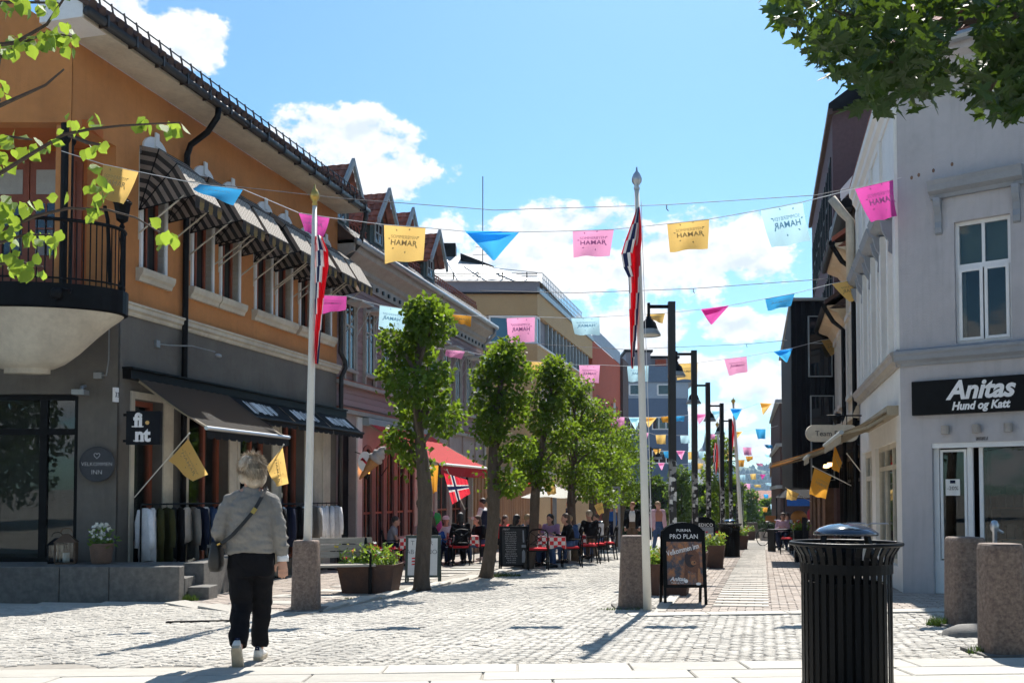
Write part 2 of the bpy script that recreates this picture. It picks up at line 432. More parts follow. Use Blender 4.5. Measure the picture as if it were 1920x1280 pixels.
mat('paper_pink', (.6, .06, .14), .7, .05, 5)
mat('chalkboard', (.02, .021, .023), .7, .4, 6)
mat('slateboard', (.045, .048, .055), .75, .3, 6, .1)
mat('terracotta', (.2, .12, .085), .85, .2, 6, .2)
mat('bark', (.085, .066, .05), .95, .35, 14, .9, 40, stretch=(1, 1, .3))
mat('twig', (.07, .05, .04), .9, .3, 20)
mat('leaf_lime', (.032, .07, .010), .55, .3, 2.2, trans=.38, tcol=(.27, .41, .025), island=.55, spec=.25)
mat('leaf_fresh', (.10, .19, .025), .5, .25, 30, .3, 90, trans=.42, tcol=(.38, .52, .05), rand=.4, spec=.35)
mat('leaf_maple', (.022, .05, .010), .5, .25, 2.5, trans=.2, tcol=(.13, .22, .015), island=.35, rand=.2, spec=.4)
mat('leaf_hedge', (.045, .09, .018), .6, .3, 1.5, trans=.33, tcol=(.18, .30, .03), island=.35)
mat('leaf_box', (.035, .075, .015), .7, .3, 12, .8, 30, island=.3)
mat('leaf_plant', (.09, .18, .03), .6, .3, 4, trans=.4, tcol=(.35, .5, .05), island=.3)
mat('petal_yellow', (.75, .55, .03), .7, .1, 5); mat('petal_red', (.6, .02, .05), .7, .1, 5); mat('petal_white', (.75, .75, .68), .7, .05, 5); mat('petal_pink', (.6, .12, .25), .7, .1, 5)
mat('forest', (.02, .04, .018), .95, .35, .02, island=.35, col2=(.045, .085, .03))
mat('hill', (.05, .085, .03), .95, .3, .006, col2=(.13, .18, .05))
for n, c, t in (('flag_yellow', (.72, .46, .14), (.92, .62, .20)), ('flag_orange', (.62, .27, .03), (.8, .38, .05)), ('flag_pink', (.74, .26, .50), (.95, .42, .68)), ('flag_magenta', (.48, .05, .28), (.72, .1, .42)),
                ('flag_sky', (.40, .70, .86), (.58, .88, .98)), ('flag_blue', (.04, .33, .72), (.07, .48, .92))):
    mat(n, c, .7, .05, 6, .15, 14, trans=.6, tcol=t, spec=.2)
mat('ink_yellow', (.42, .27, .10), .8, 0); mat('ink_pink', (.52, .13, .34), .8, 0); mat('ink_blue', (.22, .50, .70), .8, 0)
mat('nor_red', (.66, .025, .05), .75, .06, 6, trans=.5, tcol=(.85, .05, .08)); mat('nor_white', (.78, .78, .78), .75, .04, 6, trans=.4); mat('nor_blue', (.012, .02, .09), .75, .05, 6, trans=.3)
mat('string_white', (.7, .7, .7), .7, 0); mat('wire', (.1, .1, .11), .6, 0)
mat('purple', (.12, .08, .3), .7, .1, 4)
mat('skin', (.52, .29, .21), .6, .08, 8, spec=.35); mat('skin_red', (.56, .26, .19), .6, .08, 8)
mat('hair_grey', (.38, .30, .22), .55, .35, 20, .8, 60, stretch=(1, 1, .25), col2=(.56, .48, .38), island=.35); mat('hair_brown', (.08, .045, .03), .6, .3, 30, .5, stretch=(1, 1, .3)); mat('hair_black', (.015, .012, .011), .5, .3, 30, .4)
mat('hair_blond', (.36, .24, .12), .6, .25, 30, .5, stretch=(1, 1, .3)); mat('hair_red', (.3, .11, .04), .6, .25, 30, .5)
for n, c in (('cloth_grey', (.225, .212, .195)), ('cloth_black', (.008, .008, .010)), ('cloth_navy', (.015, .02, .045)), ('cloth_white', (.7, .7, .72)), ('cloth_denim', (.05, .09, .2)), ('cloth_blue', (.03, .12, .42)),
             ('cloth_pink', (.6, .4, .48)), ('cloth_lilac', (.42, .25, .42)), ('cloth_floral', (.42, .2, .15)), ('cloth_olive', (.055, .055, .02)), ('cloth_beige', (.52, .47, .42)), ('cloth_brown', (.12, .08, .055)), ('cloth_plaid', (.25, .25, .3)), ('cloth_red', (.5, .03, .04))):
    mat(n, c, .9, .14, 6, .5, 22, spec=.12)
mat('leather', (.014, .013, .013), .45, .2, 20, .15); mat('rubber_tan', (.42, .36, .27), .8, .15, 12); mat('shoe_white', (.62, .61, .58), .6, .06, 8)
def _check(N, L, s, mix, ns, mr):
    tc = N.new('ShaderNodeTexCoord'); ck = N.new('ShaderNodeTexChecker'); ck.inputs['Scale'].default_value = 11
    ck.inputs[1].default_value = (.62, .03, .04, 1); ck.inputs[2].default_value = (.75, .7, .68, 1); L.new(tc.outputs['Object'], ck.inputs[0]); return ck.outputs[0]
mat('gingham', (.5, .1, .1), .85, 0, 5, .1, extra=_check)
def _stick(N, L, s, mix, ns, mr):       # stickers pasted on lamp posts up to reach height
    tc = N.new('ShaderNodeTexCoord'); sp = N.new('ShaderNodeSeparateXYZ'); L.new(tc.outputs['Object'], sp.inputs[0])
    v = N.new('ShaderNodeTexVoronoi'); v.inputs['Scale'].default_value = 11; v.distance = 'CHEBYCHEV'; L.new(tc.outputs['Object'], v.inputs[0])
    bw = N.new('ShaderNodeSeparateColor'); L.new(v.outputs['Color'], bw.inputs[0])
    a = mr(bw.outputs[0], .42, .45, 0, 1); lo = mr(sp.outputs[2], .85, .95, 0, 1); hi = mr(sp.outputs[2], 2.25, 2.15, 0, 1)
    f = mix('MULTIPLY', 1., mix('MULTIPLY', 1., a, lo), hi); c = mix('MIX', mr(bw.outputs[1], .2, .8, 0, 1), (.6, .6, .58, 1), (.12, .12, .13, 1))
    return mix('MIX', f, s, c)
mat('post_stickers', (.012, .012, .014), .4, 0, 5, extra=_stick)
def _poster(N, L, s, mix, ns, mr):
    return mix('MIX', mr(ns(9, 6, .7), .42, .6, 0, 1), s, (.42, .17, .06, 1))
mat('poster_autumn', (.05, .06, .085), .3, .35, 14, extra=_poster)
mat('dog_brown', (.14, .06, .035), .6, .35, 40); mat('dog_dark', (.03, .02, .025), .6, .3, 30); mat('dog_tan', (.35, .16, .07), .6, .25, 30)
mat('ice_cream', (.40, .36, .34), .8, .08, 8); mat('wafer', (.42, .2, .07), .8, .15, 20)
mat('balloon_pink', (.7, .06, .35), .25, 0, trans=.35, tcol=(.85, .1, .45)); mat('balloon_green', (.05, .45, .1), .25, 0, trans=.35, tcol=(.1, .6, .15))
mat('lamp_glow', (1, .38, .06), .5, 0, emit=2.2); mat('bulb_warm', (1, .62, .25), .5, 0, emit=3)
glass_mat('glass'); glass_mat('glass_clear', (.9, .92, .92), .8)

# ------------------------------------------------------------------ ground
SR = Vector((SD.y, -SD.x, 0))
def uv(X, Y): return X*SR.x+Y*SR.y, X*SD.x+Y*SD.y
def xy(u, v): return u*SR.x+v*SD.x, u*SR.y+v*SD.y
UL, UR = -5.42, -1.24
GROT = (math.atan(GA), -math.atan(GB), 0)
mb = MB()
xs = [-700, -60, -20, -10, 0, 5, 14, 60, 900]; ys = [-80, 0, 10, 30, 66, 120, 400, 1600]
mb.add([(x, y, gz(x, y)-.0055 if y < 70 else gz(x, y)-.5) for y in ys for x in xs],
       [(j*len(xs)+i, j*len(xs)+i+1, (j+1)*len(xs)+i+1, (j+1)*len(xs)+i) for j in range(len(ys)-1) for i in range(len(xs)-1)])
ground = mb.build('ground', 'grout'); tag(ground, kind='structure')
street = thing('cobbled_street', None, None); tag(street, kind='structure')
def left_limit(X):
    if X > -2.6: return 99
    if X > -4.8: return 11.65+(-2.6-X)/2.2*1.95
    return 13.92
def in_cobble(X, Y):
    if Y < 7.52: return False
    u, v = uv(X, Y)
    if X > 1.2 and u > UR-.05: return Y < 11.0
    if u < UL+.06: return Y < left_limit(X)-.25 if X <= -2.6 else Y < 11.5
    return True
cob = MB(); c_hi = MB().hexa([(-.5,-.5,-.5),(.5,-.5,-.5),(.5,.5,-.5),(-.5,.5,-.5)], [(-.5,-.5,.28),(.5,-.5,.28),(.5,.5,.28),(-.5,.5,.28)])
CB = [(-.5,-.5,.0),(.5,-.5,.0),(.5,.5,.0),(-.5,.5,.0),(-.38,-.38,.5),(.38,-.38,.5),(.38,.38,.5),(-.38,.38,.5)]
CF = [(4,5,6,7),(0,1,5,4),(1,2,6,5),(2,3,7,6),(3,0,4,7)]
cb_mesh = []
for k in range(8):
    rr = random.Random(k); m_ = MB()
    m_.add([(x*(1+rr.uniform(-.1, .05)), y*(1+rr.uniform(-.1, .05)), z+(rr.uniform(-.1, .12) if z > 0 else 0)) for x, y, z in CB], CF); cb_mesh.append(m_.mesh('cobble', 'cobble'))
W = .99; nk = 10; row = .098; singles = []
allc = []
for i in range(-16, 16):
    for j in range(66, 420):
        for k in range(nk):
            t = (k+.5)/nk; w_ = 2*t-1; uu = (i+t)*W; vv = j*row+.30*(1-w_*w_)+(.5*row if i % 2 else 0)
            X, Y = xy(uu, vv)
            if not (-13 < X < 9) or Y > 38 or not in_cobble(X, Y): continue
            if abs(X) > Y*.58+.5: continue
            ang = math.atan(-.30*2*w_*2/W)+random.uniform(-.14, .14) + SA - math.pi/2
            X += random.uniform(-.009, .009); Y += random.uniform(-.009, .009)
            allc.append((Y, X, ang, W/nk*random.uniform(.88, 1.03), row*random.uniform(.86, 1.03)))
allc.sort()
for q, (Y, X, ang, a, b) in enumerate(allc):
    z = gz(X, Y)+random.uniform(-.004, .005)
    if q < 300:
        inst('cobble', random.choice(cb_mesh), street, (X, Y, z-.005), (GROT[0], GROT[1], ang), (a, b, .016))
    else:
        c, s_ = math.cos(ang), math.sin(ang); h = .02+random.uniform(-.004, .004)
        tl = (random.uniform(-.004, .004), random.uniform(-.004, .004))
        cob.add([(X+(x*a*c-y*b*s_), Y+(x*a*s_+y*b*c), z-.005+zz*.032*(h/.02)*.5+(tl[0]*x+tl[1]*y)+GA*(x*a*s_+y*b*c)) for x, y, zz in CB], CF)
o = cob.build('cobblestones', 'cobble_mass', street); tag(o, kind='stuff')

def slab_mesh(nm, m_): 
    b = MB(); b.add([(-.5,-.5,-1),(.5,-.5,-1),(.5,.5,-1),(-.5,.5,-1),(-.5,-.5,-.15),(.5,-.5,-.15),(.5,.5,-.15),(-.5,.5,-.15),(-.494,-.488,0),(.494,-.488,0),(.494,.488,0),(-.494,.488,0)],
                    [(0,1,5,4),(1,2,6,5),(2,3,7,6),(3,0,4,7),(4,5,9,8),(5,6,10,9),(6,7,11,10),(7,4,8,11),(8,9,10,11)]); return b.mesh(nm, m_)
sl = slab_mesh('slab', 'slab'); sll = slab_mesh('slab', 'slab_light')
plaza = thing('plaza_paving', None, None); tag(plaza, kind='structure')
yy = 7.48; rr = random.Random(3); first = True
for r_ in range(12):
    d = [.40, .36, .42, .5][r_ % 4]; x = -7.5+rr.uniform(0, .8)
    while x < 8:
        L_ = rr.choice([.85, 1.0, 1.25, 1.5]); cx = x+L_/2; cy = yy-d/2-.012*cx*.8
        inst('slab', sl if rr.random() < .6 else sll, plaza, (cx, cy, gz(cx, cy)+.012+rr.uniform(-.002, .002)), (GROT[0], GROT[1], -.0096), (L_-.012, d-.012, .06)); x += L_
    yy -= d
# edge course between slabs and cobbles
lp = thing('left_pavement', None, None); tag(lp, kind='structure'); rp = thing('right_pavement', None, None); tag(rp, kind='structure')
def strip(parent, p0, p1, width, me, step=1.0, gap=.012, h=.012, nm='slab'):
    p0, p1 = Vector((*p0, 0)), Vector((*p1, 0)); d = p1-p0; n = max(1, round(d.length/step)); e = d/n; a = math.atan2(d.y, d.x)
    for i in range(n):
        c = p0+e*(i+.5); inst(nm, me, parent, (c.x, c.y, gz(c.x, c.y)+h), (GROT[0], GROT[1], a), (e.length-gap, width, .06))
strip(lp, xy(UL-.16, 11.0), xy(UL-.16, 46), .30, sll, 1.1, h=.02, nm='kerb_stone')
strip(lp, (-2.75, 11.78), (-4.8, 13.72), .32, sll, .95, h=.016); strip(lp, (-4.95, 13.72), (-9.5, 13.75), .3, sll, 1., h=.014)
strip(rp, (1.35, 11.2), (7.8, 11.32), .36, sll, .9, h=.014); strip(rp, xy(UR+.02, 11.6), xy(UR+.02, 46), .14, sll, 1.1, h=.016, nm='kerb_stone')
def bricks(parent, u0, u1, v0, v1, test, a=.205, b=.105, name='brick_paving'):
    m_ = MB(); j = 0; v = v0
    while v < v1:
        u = u0-(j % 2)*a/2
        while u < u1:
            X, Y = xy(u+a/2, v+b/2)
            if test(X, Y, u+a/2, v):
                z = gz(X, Y)+random.uniform(.002, .008)
                q = [xy(u+.004, v+.004), xy(u+a-.004, v+.004), xy(u+a-.004, v+b-.004), xy(u+.004, v+b-.004)]
                q2 = [xy(u+.009, v+.009), xy(u+a-.009, v+.009), xy(u+a-.009, v+b-.009), xy(u+.009, v+b-.009)]
                m_.add([(x, y, gz(x, y)-.02) for x, y in q]+[(x, y, gz(x, y)+(z-gz(X, Y))) for x, y in q2], CF)
            u += a
        v += b; j += 1
    o = m_.build(name, 'brick_paver', parent); tag(o, kind='stuff')
hat = lambda u, v: -.63 < u < .07 and (v % .46) < .25 and v > 12.4
def rtest(X, Y, u, v): return Y > 11.42 and X < 9.5 and not hat(u, v) and abs(X) < Y*.6 and not .78 < u < 1.1
def ltest(X, Y, u, v): return Y > 11.6 and Y > left_limit(X)+.15-(.0 if X < -4.8 else .0) and X < 0 and u < UL-.33 and not (X < -4.6 and Y > 13.9) and not (-7.3 < u < -6.2 and (v % 1.1) < .5)
bricks(rp, UR+.1, 3.2, 10.5, 34, rtest); bricks(lp, -10.2, UL-.3, 11, 32, ltest)
n = int((44-12.4)/.46)
for i in range(n):
    v = (math.floor(12.4/.46)+1+i)*.46
    for h_ in range(1):
        X, Y = xy(-.28, v+.125); inst('slab', sll, rp, (X, Y, gz(X, Y)+.012), (GROT[0], GROT[1], SA-math.pi/2), (.69, .24, .06))
for i in range(17):
    v = (math.floor(12/1.1)+i)*1.1; X, Y = xy(-6.75, v+.25)
    if Y > 12.6: inst('slab', sll, lp, (X, Y, gz(X, Y)+.012), (GROT[0], GROT[1], SA-math.pi/2), (1.08, .49, .06))
gut = MB(); rr = random.Random(9); v = 11.7
while v < 34:
    for k in range(3):
        u = .8+k*.1; q = [xy(u+.006, v+.006), xy(u+.094, v+.006), xy(u+.094, v+.104), xy(u+.006, v+.104)]; q2 = [xy(u+.014, v+.014), xy(u+.086, v+.014), xy(u+.086, v+.096), xy(u+.014, v+.096)]
        z = rr.uniform(.0, .008)
        gut.add([(x, y, gz(x, y)-.02) for x, y in q]+[(x, y, gz(x, y)+z) for x, y in q2], CF)
    v += .11
tag(gut.build('gutter_setts', 'cobble_mass', rp), kind='stuff')
# plain pavement sheets further down the street, where the pieces blur
def sheet(nm, pts, m_, h, parent):
    b = MB(); b.add([(x, y, gz(x, y)+h) for x, y in pts], [tuple(range(len(pts)))]); b.build(nm, m_, parent)
mat('pave_far', (.33, .27, .23), .85, .12, 4, .3, 40); mat('cob_far', (.32, .31, .29), .85, .2, 14, .6, 50)
sheet('paving', [xy(UR, 33.8), xy(4, 33.8), xy(4, 66), xy(UR, 66)], 'pave_far', -.004, rp)
sheet('paving', [xy(-13, 31.8), xy(UL, 31.8), xy(UL, 66), xy(-13, 66)], 'pave_far', -.004, lp)
sheet('paving', [xy(UL, 38.5), xy(UR, 38.5), xy(UR, 66), xy(UL, 66)], 'cob_far', .004, street)
# slot drain in the cobbles on the left
d0, d1 = gr(312, 1167), gr(452, 1164)
b = MB(); b.bar(d0+Vector((0,0,.004)), d1+Vector((0,0,.004)), .07, .02)
for i in range(18):
    p = d0.lerp(d1, (i+.5)/18); b.box(p.x-.02, p.x+.02, p.y-.025, p.y+.025, p.z+.013, p.z+.019)
tag(b.build('drain_channel', 'black_metal'), 'dark slotted metal drain set in the cobbles left of the woman', 'drain')
# grass tufts in joints
def tuft(name, c, rx, ry, n, h, label):
    b = MB()
    for _ in range(n):
        a = random.uniform(0, 6.28); r_ = math.sqrt(random.random()); x, y = c[0]+rx*r_*math.cos(a), c[1]+ry*r_*math.sin(a); z = gz(x, y)
        t = random.uniform(0, 6.28); w = .006; hh = h*random.uniform(.4, 1); l = Vector((random.uniform(-.5, .5), random.uniform(-.5, .5), 1))*hh
        b.add([(x-w*math.cos(t), y-w*math.sin(t), z), (x+w*math.cos(t), y+w*math.sin(t), z), (x+l.x, y+l.y, z+l.z)], [(0,1,2)])
    tag(b.build(name, 'grass'), label, 'grass', kind='stuff')
g = gr(935, 1080); tuft('grass', g, .45, .3, 500, .09, 'grass tuft at the foot of the second lime tree')
g = gr(1762, 1172); tuft('grass', g, .13, .1, 260, .12, 'grass tuft in the shade beside the granite bollard')
g = gr(1842, 1225); tuft('grass', g, .12, .08, 120, .09, 'thin grass in the joint by the bollard foot')
g = gr(352, 1126); tuft('grass', g, .15, .06, 200, .12, 'weeds growing at the end of the granite wall')
for px, py in ((680, 1122), (760, 1106), (1165, 1142)):
    g = gr(px, py); tuft('grass', g, .3, .1, 160, .04, 'thin weeds in the kerb joint below pixel'.replace(' below pixel', [' by the bench', ' near the first lime trunk', ' beside the flagpole bollard'][(px > 700)+(px > 1000)]))
# ------------------------------------------------------------------ far wooded hill across the lake
def hill_h(x, y): 
    return -70+ (118+16*math.sin(x*.0062+1)+7*math.sin(x*.019)+4*math.sin(x*.05+2))*min(1, max(0, (y-1150)/520))**.8
hb = MB(); hb.grid(lambda a, b_: (-1800+4200*a, 1100+900*b_, hill_h(-1800+4200*a, 1100+900*b_)), 120, 24)
tag(hb.build('hill', 'hill', smooth=True), kind='structure')
fb = MB(); rr = random.Random(5)
for _ in range(5200):
    x = rr.uniform(150, 900) if rr.random() < .8 else rr.uniform(-900, 1800); y = rr.uniform(1180, 1720); 
    if math.sin(x*.03+y*.011)+math.sin(y*.02-x*.008) < -.75: continue
    h = rr.uniform(7, 15); w = h*rr.uniform(.28, .42); z = hill_h(x, y)
    fb.lathe([(w*.5, 0), (w, h*.3), (w*.75, h*.65), (0, h)], 6, (x, y, z-1))
tag(fb.build('forest', 'forest'), 'distant blue-green woodland covering the hill at the street end', 'forest', kind='stuff')
# ================================================================== buildings
def xf(mb, m): mb.v = [tuple(m @ Vector(v)) for v in mb.v]; return mb
def window(parent, s0, s1, z0, z1, y, fm='white_trim', w=.06, glass='dark_glass', bars=((), ()), d=.05, m=None, name='window', back=None):
    b = MB(); frame(b, s0, s1, z0, z1, y, d, w)
    for f in bars[0]: x = s0+(s1-s0)*f; b.box(x-w*.45, x+w*.45, y+.004, y+d-.004, z0+w, z1-w)
    for f in bars[1]: z = z0+(z1-z0)*f; b.box(s0+w, s1-w, y+.003, y+d-.003, z-w*.45, z+w*.45)
    if m is not None: xf(b, m)
    o = b.build(name, fm, parent, world=m is not None)
    g = MB(); g.box(s0+w*.5, s1-w*.5, y+d*.45, y+d*.6, z0+w*.5, z1-w*.5)
    if m is not None: xf(g, m); inv = MATW[parent.name].inverted(); g.v = [tuple(inv @ Vector(v)) for v in g.v]
    g.build('pane', glass, o)
    if back:
        c = MB(); c.box(s0, s1, y+.18, y+.2, z0, z1)
        if m is not None: xf(c, m); c.v = [tuple(inv @ Vector(v)) for v in c.v]
        c.build('curtain', back, o)
    return o
# ---------------- orange corner building
FL = Fac(-6.39, 15.5, SA)
ob = thing('orange_building', 'orange rendered corner building with grey shop floor and rounded balcony', 'building', (FL.o.x, FL.o.y, 0), SA)
wins = [.88, 2.37, 3.33, 4.64, 5.53, 6.6, 7.53]
UP, MOL = 8.05, 4.08
ops = [(c-.31, c+.31, 4.93, 6.85) for c in wins]+[(-1.15, -.12, 4.2, 6.77, 1)]
b = MB(); wall(b, -1.15, 8.25, MOL, UP, ops[:-1]+[ops[-1]], 0, .28, 0, 1)
b.box(-.12, 8.249, .28, 9, MOL, UP-.01)
b.quad((8.25,0,MOL),(8.25,.28,MOL),(8.25,.28,UP),(8.25,0,UP))
b.build('wall', ['orange_render', 'cream_paint'], ob)
shops = [(.42, 1.22, -.3, 2.72), (1.98, 3.35, -.3, 2.72), (3.75, 5.05, -.3, 2.72), (5.45, 6.55, -.3, 2.72)]
b = MB(); wall(b, 0, 8.25, -1.2, MOL, shops, 0, .35); b.box(0, 8.249, 2.5, 9, -1.2, MOL-.01); b.box(0, .05, .0, 2.5, -1.2, MOL-.01)
b.box(8.2, 8.249, .35, 2.5, -1.2, MOL-.01); b.box(.05, 8.2, .35, 2.5, 2.9, MOL-.01)
b.build('wall', 'grey_render', ob)
# ground floor front wall facing the square, upper front with gable over the corner loggia
inv = MATW[ob.name].inverted()
b = MB(); wall(b, -13, -6.39, -1.2, 3.9, [(-12.2, -7.02, .02, 2.755)], 15.5, .3); b.box(-13, -6.5, 15.8, 15.85, 2.8, 3.9); b.build('wall', 'grey_render', ob, world=True)
b = MB(); b.box(-13, -6.69, 14.38, 14.6, 6.77, 8.06); b.add([(-13,14.38,8.06),(-6.69,14.38,8.06),(-13,14.38,12.3),(-13,14.6,8.06),(-6.69,14.6,8.06),(-13,14.6,12.3)], [(0,1,2),(5,4,3),(1,4,5,2)])
b.build('wall', 'orange_render', ob, world=True)
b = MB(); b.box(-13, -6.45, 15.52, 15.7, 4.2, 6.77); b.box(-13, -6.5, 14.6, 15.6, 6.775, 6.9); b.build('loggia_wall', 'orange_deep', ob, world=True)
b = MB(); b.box(-13, -6.42, 14.3, 15.6, 3.88, 4.2); b.build('loggia_floor', 'grey_render', ob, world=True)
# room behind the shop windows
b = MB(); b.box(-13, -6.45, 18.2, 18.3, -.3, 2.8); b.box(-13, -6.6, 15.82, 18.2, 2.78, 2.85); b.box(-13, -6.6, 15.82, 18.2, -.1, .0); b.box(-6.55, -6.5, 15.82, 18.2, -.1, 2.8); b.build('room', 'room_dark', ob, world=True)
sh = MB()
for z in (.45, .85, 1.25, 1.65, 2.05): sh.box(-9.6, -7.3, 17.5, 18.1, z, z+.03)
for x in (-9.6, -8.9, -8.1, -7.32): sh.box(x, x+.03, 17.5, 18.1, 0, 2.2)
so = sh.build('shelf', 'brown_red', ob, world=True)
rr = random.Random(4); gm = [MB() for _ in range(4)]
for z in (.03, .48, .88, 1.28, 1.68):
    x = -9.5
    while x < -7.45:
        w = rr.uniform(.06, .16); h = rr.uniform(.1, .28); rr.choice(gm).box(x, x+w, 17.45, 17.65, z, z+h); x += w+rr.uniform(.01, .1)
for q, mm in zip(gm, ('terracotta', 'cloth_red', 'cloth_beige', 'cloth_brown')): q.build('goods', mm, ob, world=True)
# molding
b = MB(); pr = [(0,0),(.03,0),(.05,.03),(.05,.06),(.10,.09),(.10,.15),(.13,.17),(.13,.20),(0,.2)]
b.prism(pr, lambda a, c, t: (t, -a, MOL+c), -.05, 8.28); b.build('string_course', 'cream_paint', ob)
for c in wins:
    f = MB(); frame(f, c-.31, c+.31, 4.93, 6.85, .12, .06, .055); f.box(c-.02, c+.02, .125, .175, 4.98, 6.2); f.box(c-.26, c+.26, .124, .176, 6.18, 6.24)
    wo = f.build('window', 'brown_red', ob)
    g = MB(); g.box(c-.28, c+.28, .15, .16, 4.96, 6.82); g.build('pane', 'dark_glass', wo)
    t = MB()
    t.box(c-.375, c-.31, -.035, .12, 4.93, 6.86); t.box(c+.31, c+.375, -.035, .12, 4.93, 6.86)
    arc = [(-.4, 6.86), (-.4, 6.98)]+[(-.34*math.cos(R(a)), 7.0+.26*math.sin(R(a))) for a in range(0, 181, 20)]+[(.4, 6.98), (.4, 6.86)]
    t.prism(arc, lambda a, z, q: (c+a, q, z), -.04, .02); t.box(c-.05, c+.05, -.07, -.041, 7.1, 7.34)
    t.build('surround', 'white_trim', wo)
    s = MB(); s.prism([(0,4.7),(.07,4.7),(.09,4.76),(.13,4.8),(.15,4.86),(.15,4.91),(-.1,4.93)], lambda a, z, q: (q, -a, z), c-.46, c+.46); s.build('sill', 'cream_paint', wo)
# domed striped window awnings
def dutch(c):
    hw = .40; zp = 5.9; P = [(0, 7.0), (.38, 6.90), (.72, 6.62), (1.08, 6.06)]; b = MB()
    for i in range(3):
        (a0, c0), (a1, c1) = P[i], P[i+1]; rs = 2 if i == 2 else 5
        for k in range(5):
            f0, f1 = k/5, (k+1)/5; mi = 2 if i == 2 else (k+i) % 2
            b.quad((c-hw,-a0-(a1-a0)*f0,c0+(c1-c0)*f0), (c-hw,-a0-(a1-a0)*f1,c0+(c1-c0)*f1), (c+hw,-a0-(a1-a0)*f1,c0+(c1-c0)*f1), (c+hw,-a0-(a1-a0)*f0,c0+(c1-c0)*f0), mi)
        n = 14
        for sx in (c-hw, c+hw):          # side gussets, striped in bands between the hoops
            for q in range(n):
                r0, r1 = q/n, (q+1)/n; f = lambda a, z, r: (sx, -a*r, zp+(z-zp)*r)
                b.quad(f(a0,c0,r0), f(a0,c0,r1), f(a1,c1,r1), f(a1,c1,r0), q % 2)
    w = b.build('awning', ['awn_dark', 'awn_cream', 'awn_light'], ob)
    h = MB()
    for a0, c0 in P[1:]:
        h.tube([(c-hw-.005,-.01,zp), (c-hw-.005,-a0,c0+.005), (c+hw+.005,-a0,c0+.005), (c+hw+.005,-.01,zp)], .011, 5)
    h.build('hoop', 'black_metal', w)
    v = MB(); (o, z0) = P[3]
    for k in range(6):
        u0, u1 = c-hw+2*hw*k/6, c-hw+2*hw*(k+1)/6; um = (u0+u1)/2
        v.add([(u0,-o,z0),(u1,-o,z0),(u1,-o+.01,z0-.12),(um+.04,-o+.012,z0-.19),(um-.04,-o+.012,z0-.19),(u0,-o+.01,z0-.12)], [(0,1,2,3,4,5)], 1 if k % 2 else 0)
    v.build('valance', ['awn_dark', 'awn_glow'], w)
    fr = MB()
    for k in range(26): x = c-hw+2*hw*(k+.5)/26; fr.quad((x-.011,-o-.004,z0+.02), (x+.011,-o-.004,z0+.02), (x+.004,-o-.012,z0-.07), (x-.006,-o-.012,z0-.07))
    tag(fr.build('fringe', 'awn_dark', w), kind='stuff')
    for sx in (c-hw, c+hw):
        a = MB(); a.bar((sx,-.0,5.5), (sx,-o*.8,z0+.02), .02, .02); a.bar((sx,-.0,5.4), (sx,-.0,6.9), .018, .022); a.build('arm', 'cream_paint', w)
mat('awn_dark', (.028, .023, .02), .85, .15, 8, .1, trans=.1); mat('awn_cream', (.27, .225, .19), .85, .2, 8, .1, trans=.3, tcol=(.4, .31, .26)); mat('awn_glow', (.3, .22, .09), .85, .2, 8, trans=.4, tcol=(.5, .33, .1))
def _dots(N, L, s, mix, ns, mr):
    tc = N.new('ShaderNodeTexCoord'); ck = N.new('ShaderNodeTexChecker'); ck.inputs['Scale'].default_value = 22; ck.inputs[1].default_value = (.36, .32, .27, 1); ck.inputs[2].default_value = (.17, .15, .13, 1)
    L.new(tc.outputs['Object'], ck.inputs[0]); return ck.outputs[0]
mat('awn_light', (.3, .28, .25), .85, .1, 8, extra=_dots)
for c in wins: dutch(c)
# eaves, gutter, roof
b = MB(); b.box(-1.15, 8.3, -.62, -.002, UP, UP+.03); b.box(-1.72, 8.3, -.645, -.622, UP-.02, UP+.12)
b.build('soffit', 'cream_paint', ob)
b = MB(); b.prism([(-.62,UP),(.12,UP),(.12,UP+.55),(-.62,UP+.22)], lambda a, z, q: (q, a, z), -1.72, -1.155); b.build('eave_return', 'white_trim', ob, fixn=True)
b = MB(); b.lathe([(0,0),(.075,0),(.075,1)], 4, (0,0,0)); b = MB(); b.tube([(-1.75,-.72,UP+.06), (8.45,-.72,UP+.06)], .075, 10); gut_o = b.build('gutter', 'dark_pipe', ob, smooth=True)
for i in range(15):
    k = MB(); k.box(-1.4+i*.68, -1.37+i*.68, -.81, -.63, UP-.02, UP+.15); k.build('bracket', 'dark_pipe', gut_o)
b = MB(); b.hexa([(-1.75,-.74,UP+.13),(8.4,-.74,UP+.13),(8.4,5,UP+3.7),(-1.75,5,UP+3.7)], [(-1.75,-.74,UP+.2),(8.4,-.74,UP+.2),(8.4,5,UP+3.77),(-1.75,5,UP+3.77)])
roof = b.build('roof', 'tile_dark', ob)
b = MB()
for i in range(48):
    x = -1.7+i*.21; b.lathe([(.09,0),(.09,.25)], 5, (0,0,0)); b.v = b.v[:-10]; b.f = b.f[:-5]; b.m = b.m[:-5]
    b.tube([(x,-.78,UP+.17), (x,.4,UP+.93)], .075, 6)
tag(b.build('roof_tiles', 'tile_dark', roof), kind='stuff')
b = MB(); b.tube([(-1.7,-.55,UP+.52), (8.4,-.55,UP+.52)], .012, 5)
for i in range(34): x = -1.6+i*.3; b.bar((x,-.62,UP+.25), (x,-.55,UP+.55), .012, .03)
b.build('snow_guard', 'dark_pipe', roof)
b = MB(); b.tube([(1.72,-.72,UP), (1.72,-.70,UP-.16), (1.72,-.5,UP-.42), (1.72,-.16,UP-.62), (1.72,-.09,UP-.8), (1.72,-.09,3.3), (1.72,-.09,-.6)], .055, 8); b.build('downpipe', 'black_metal', ob, smooth=True)
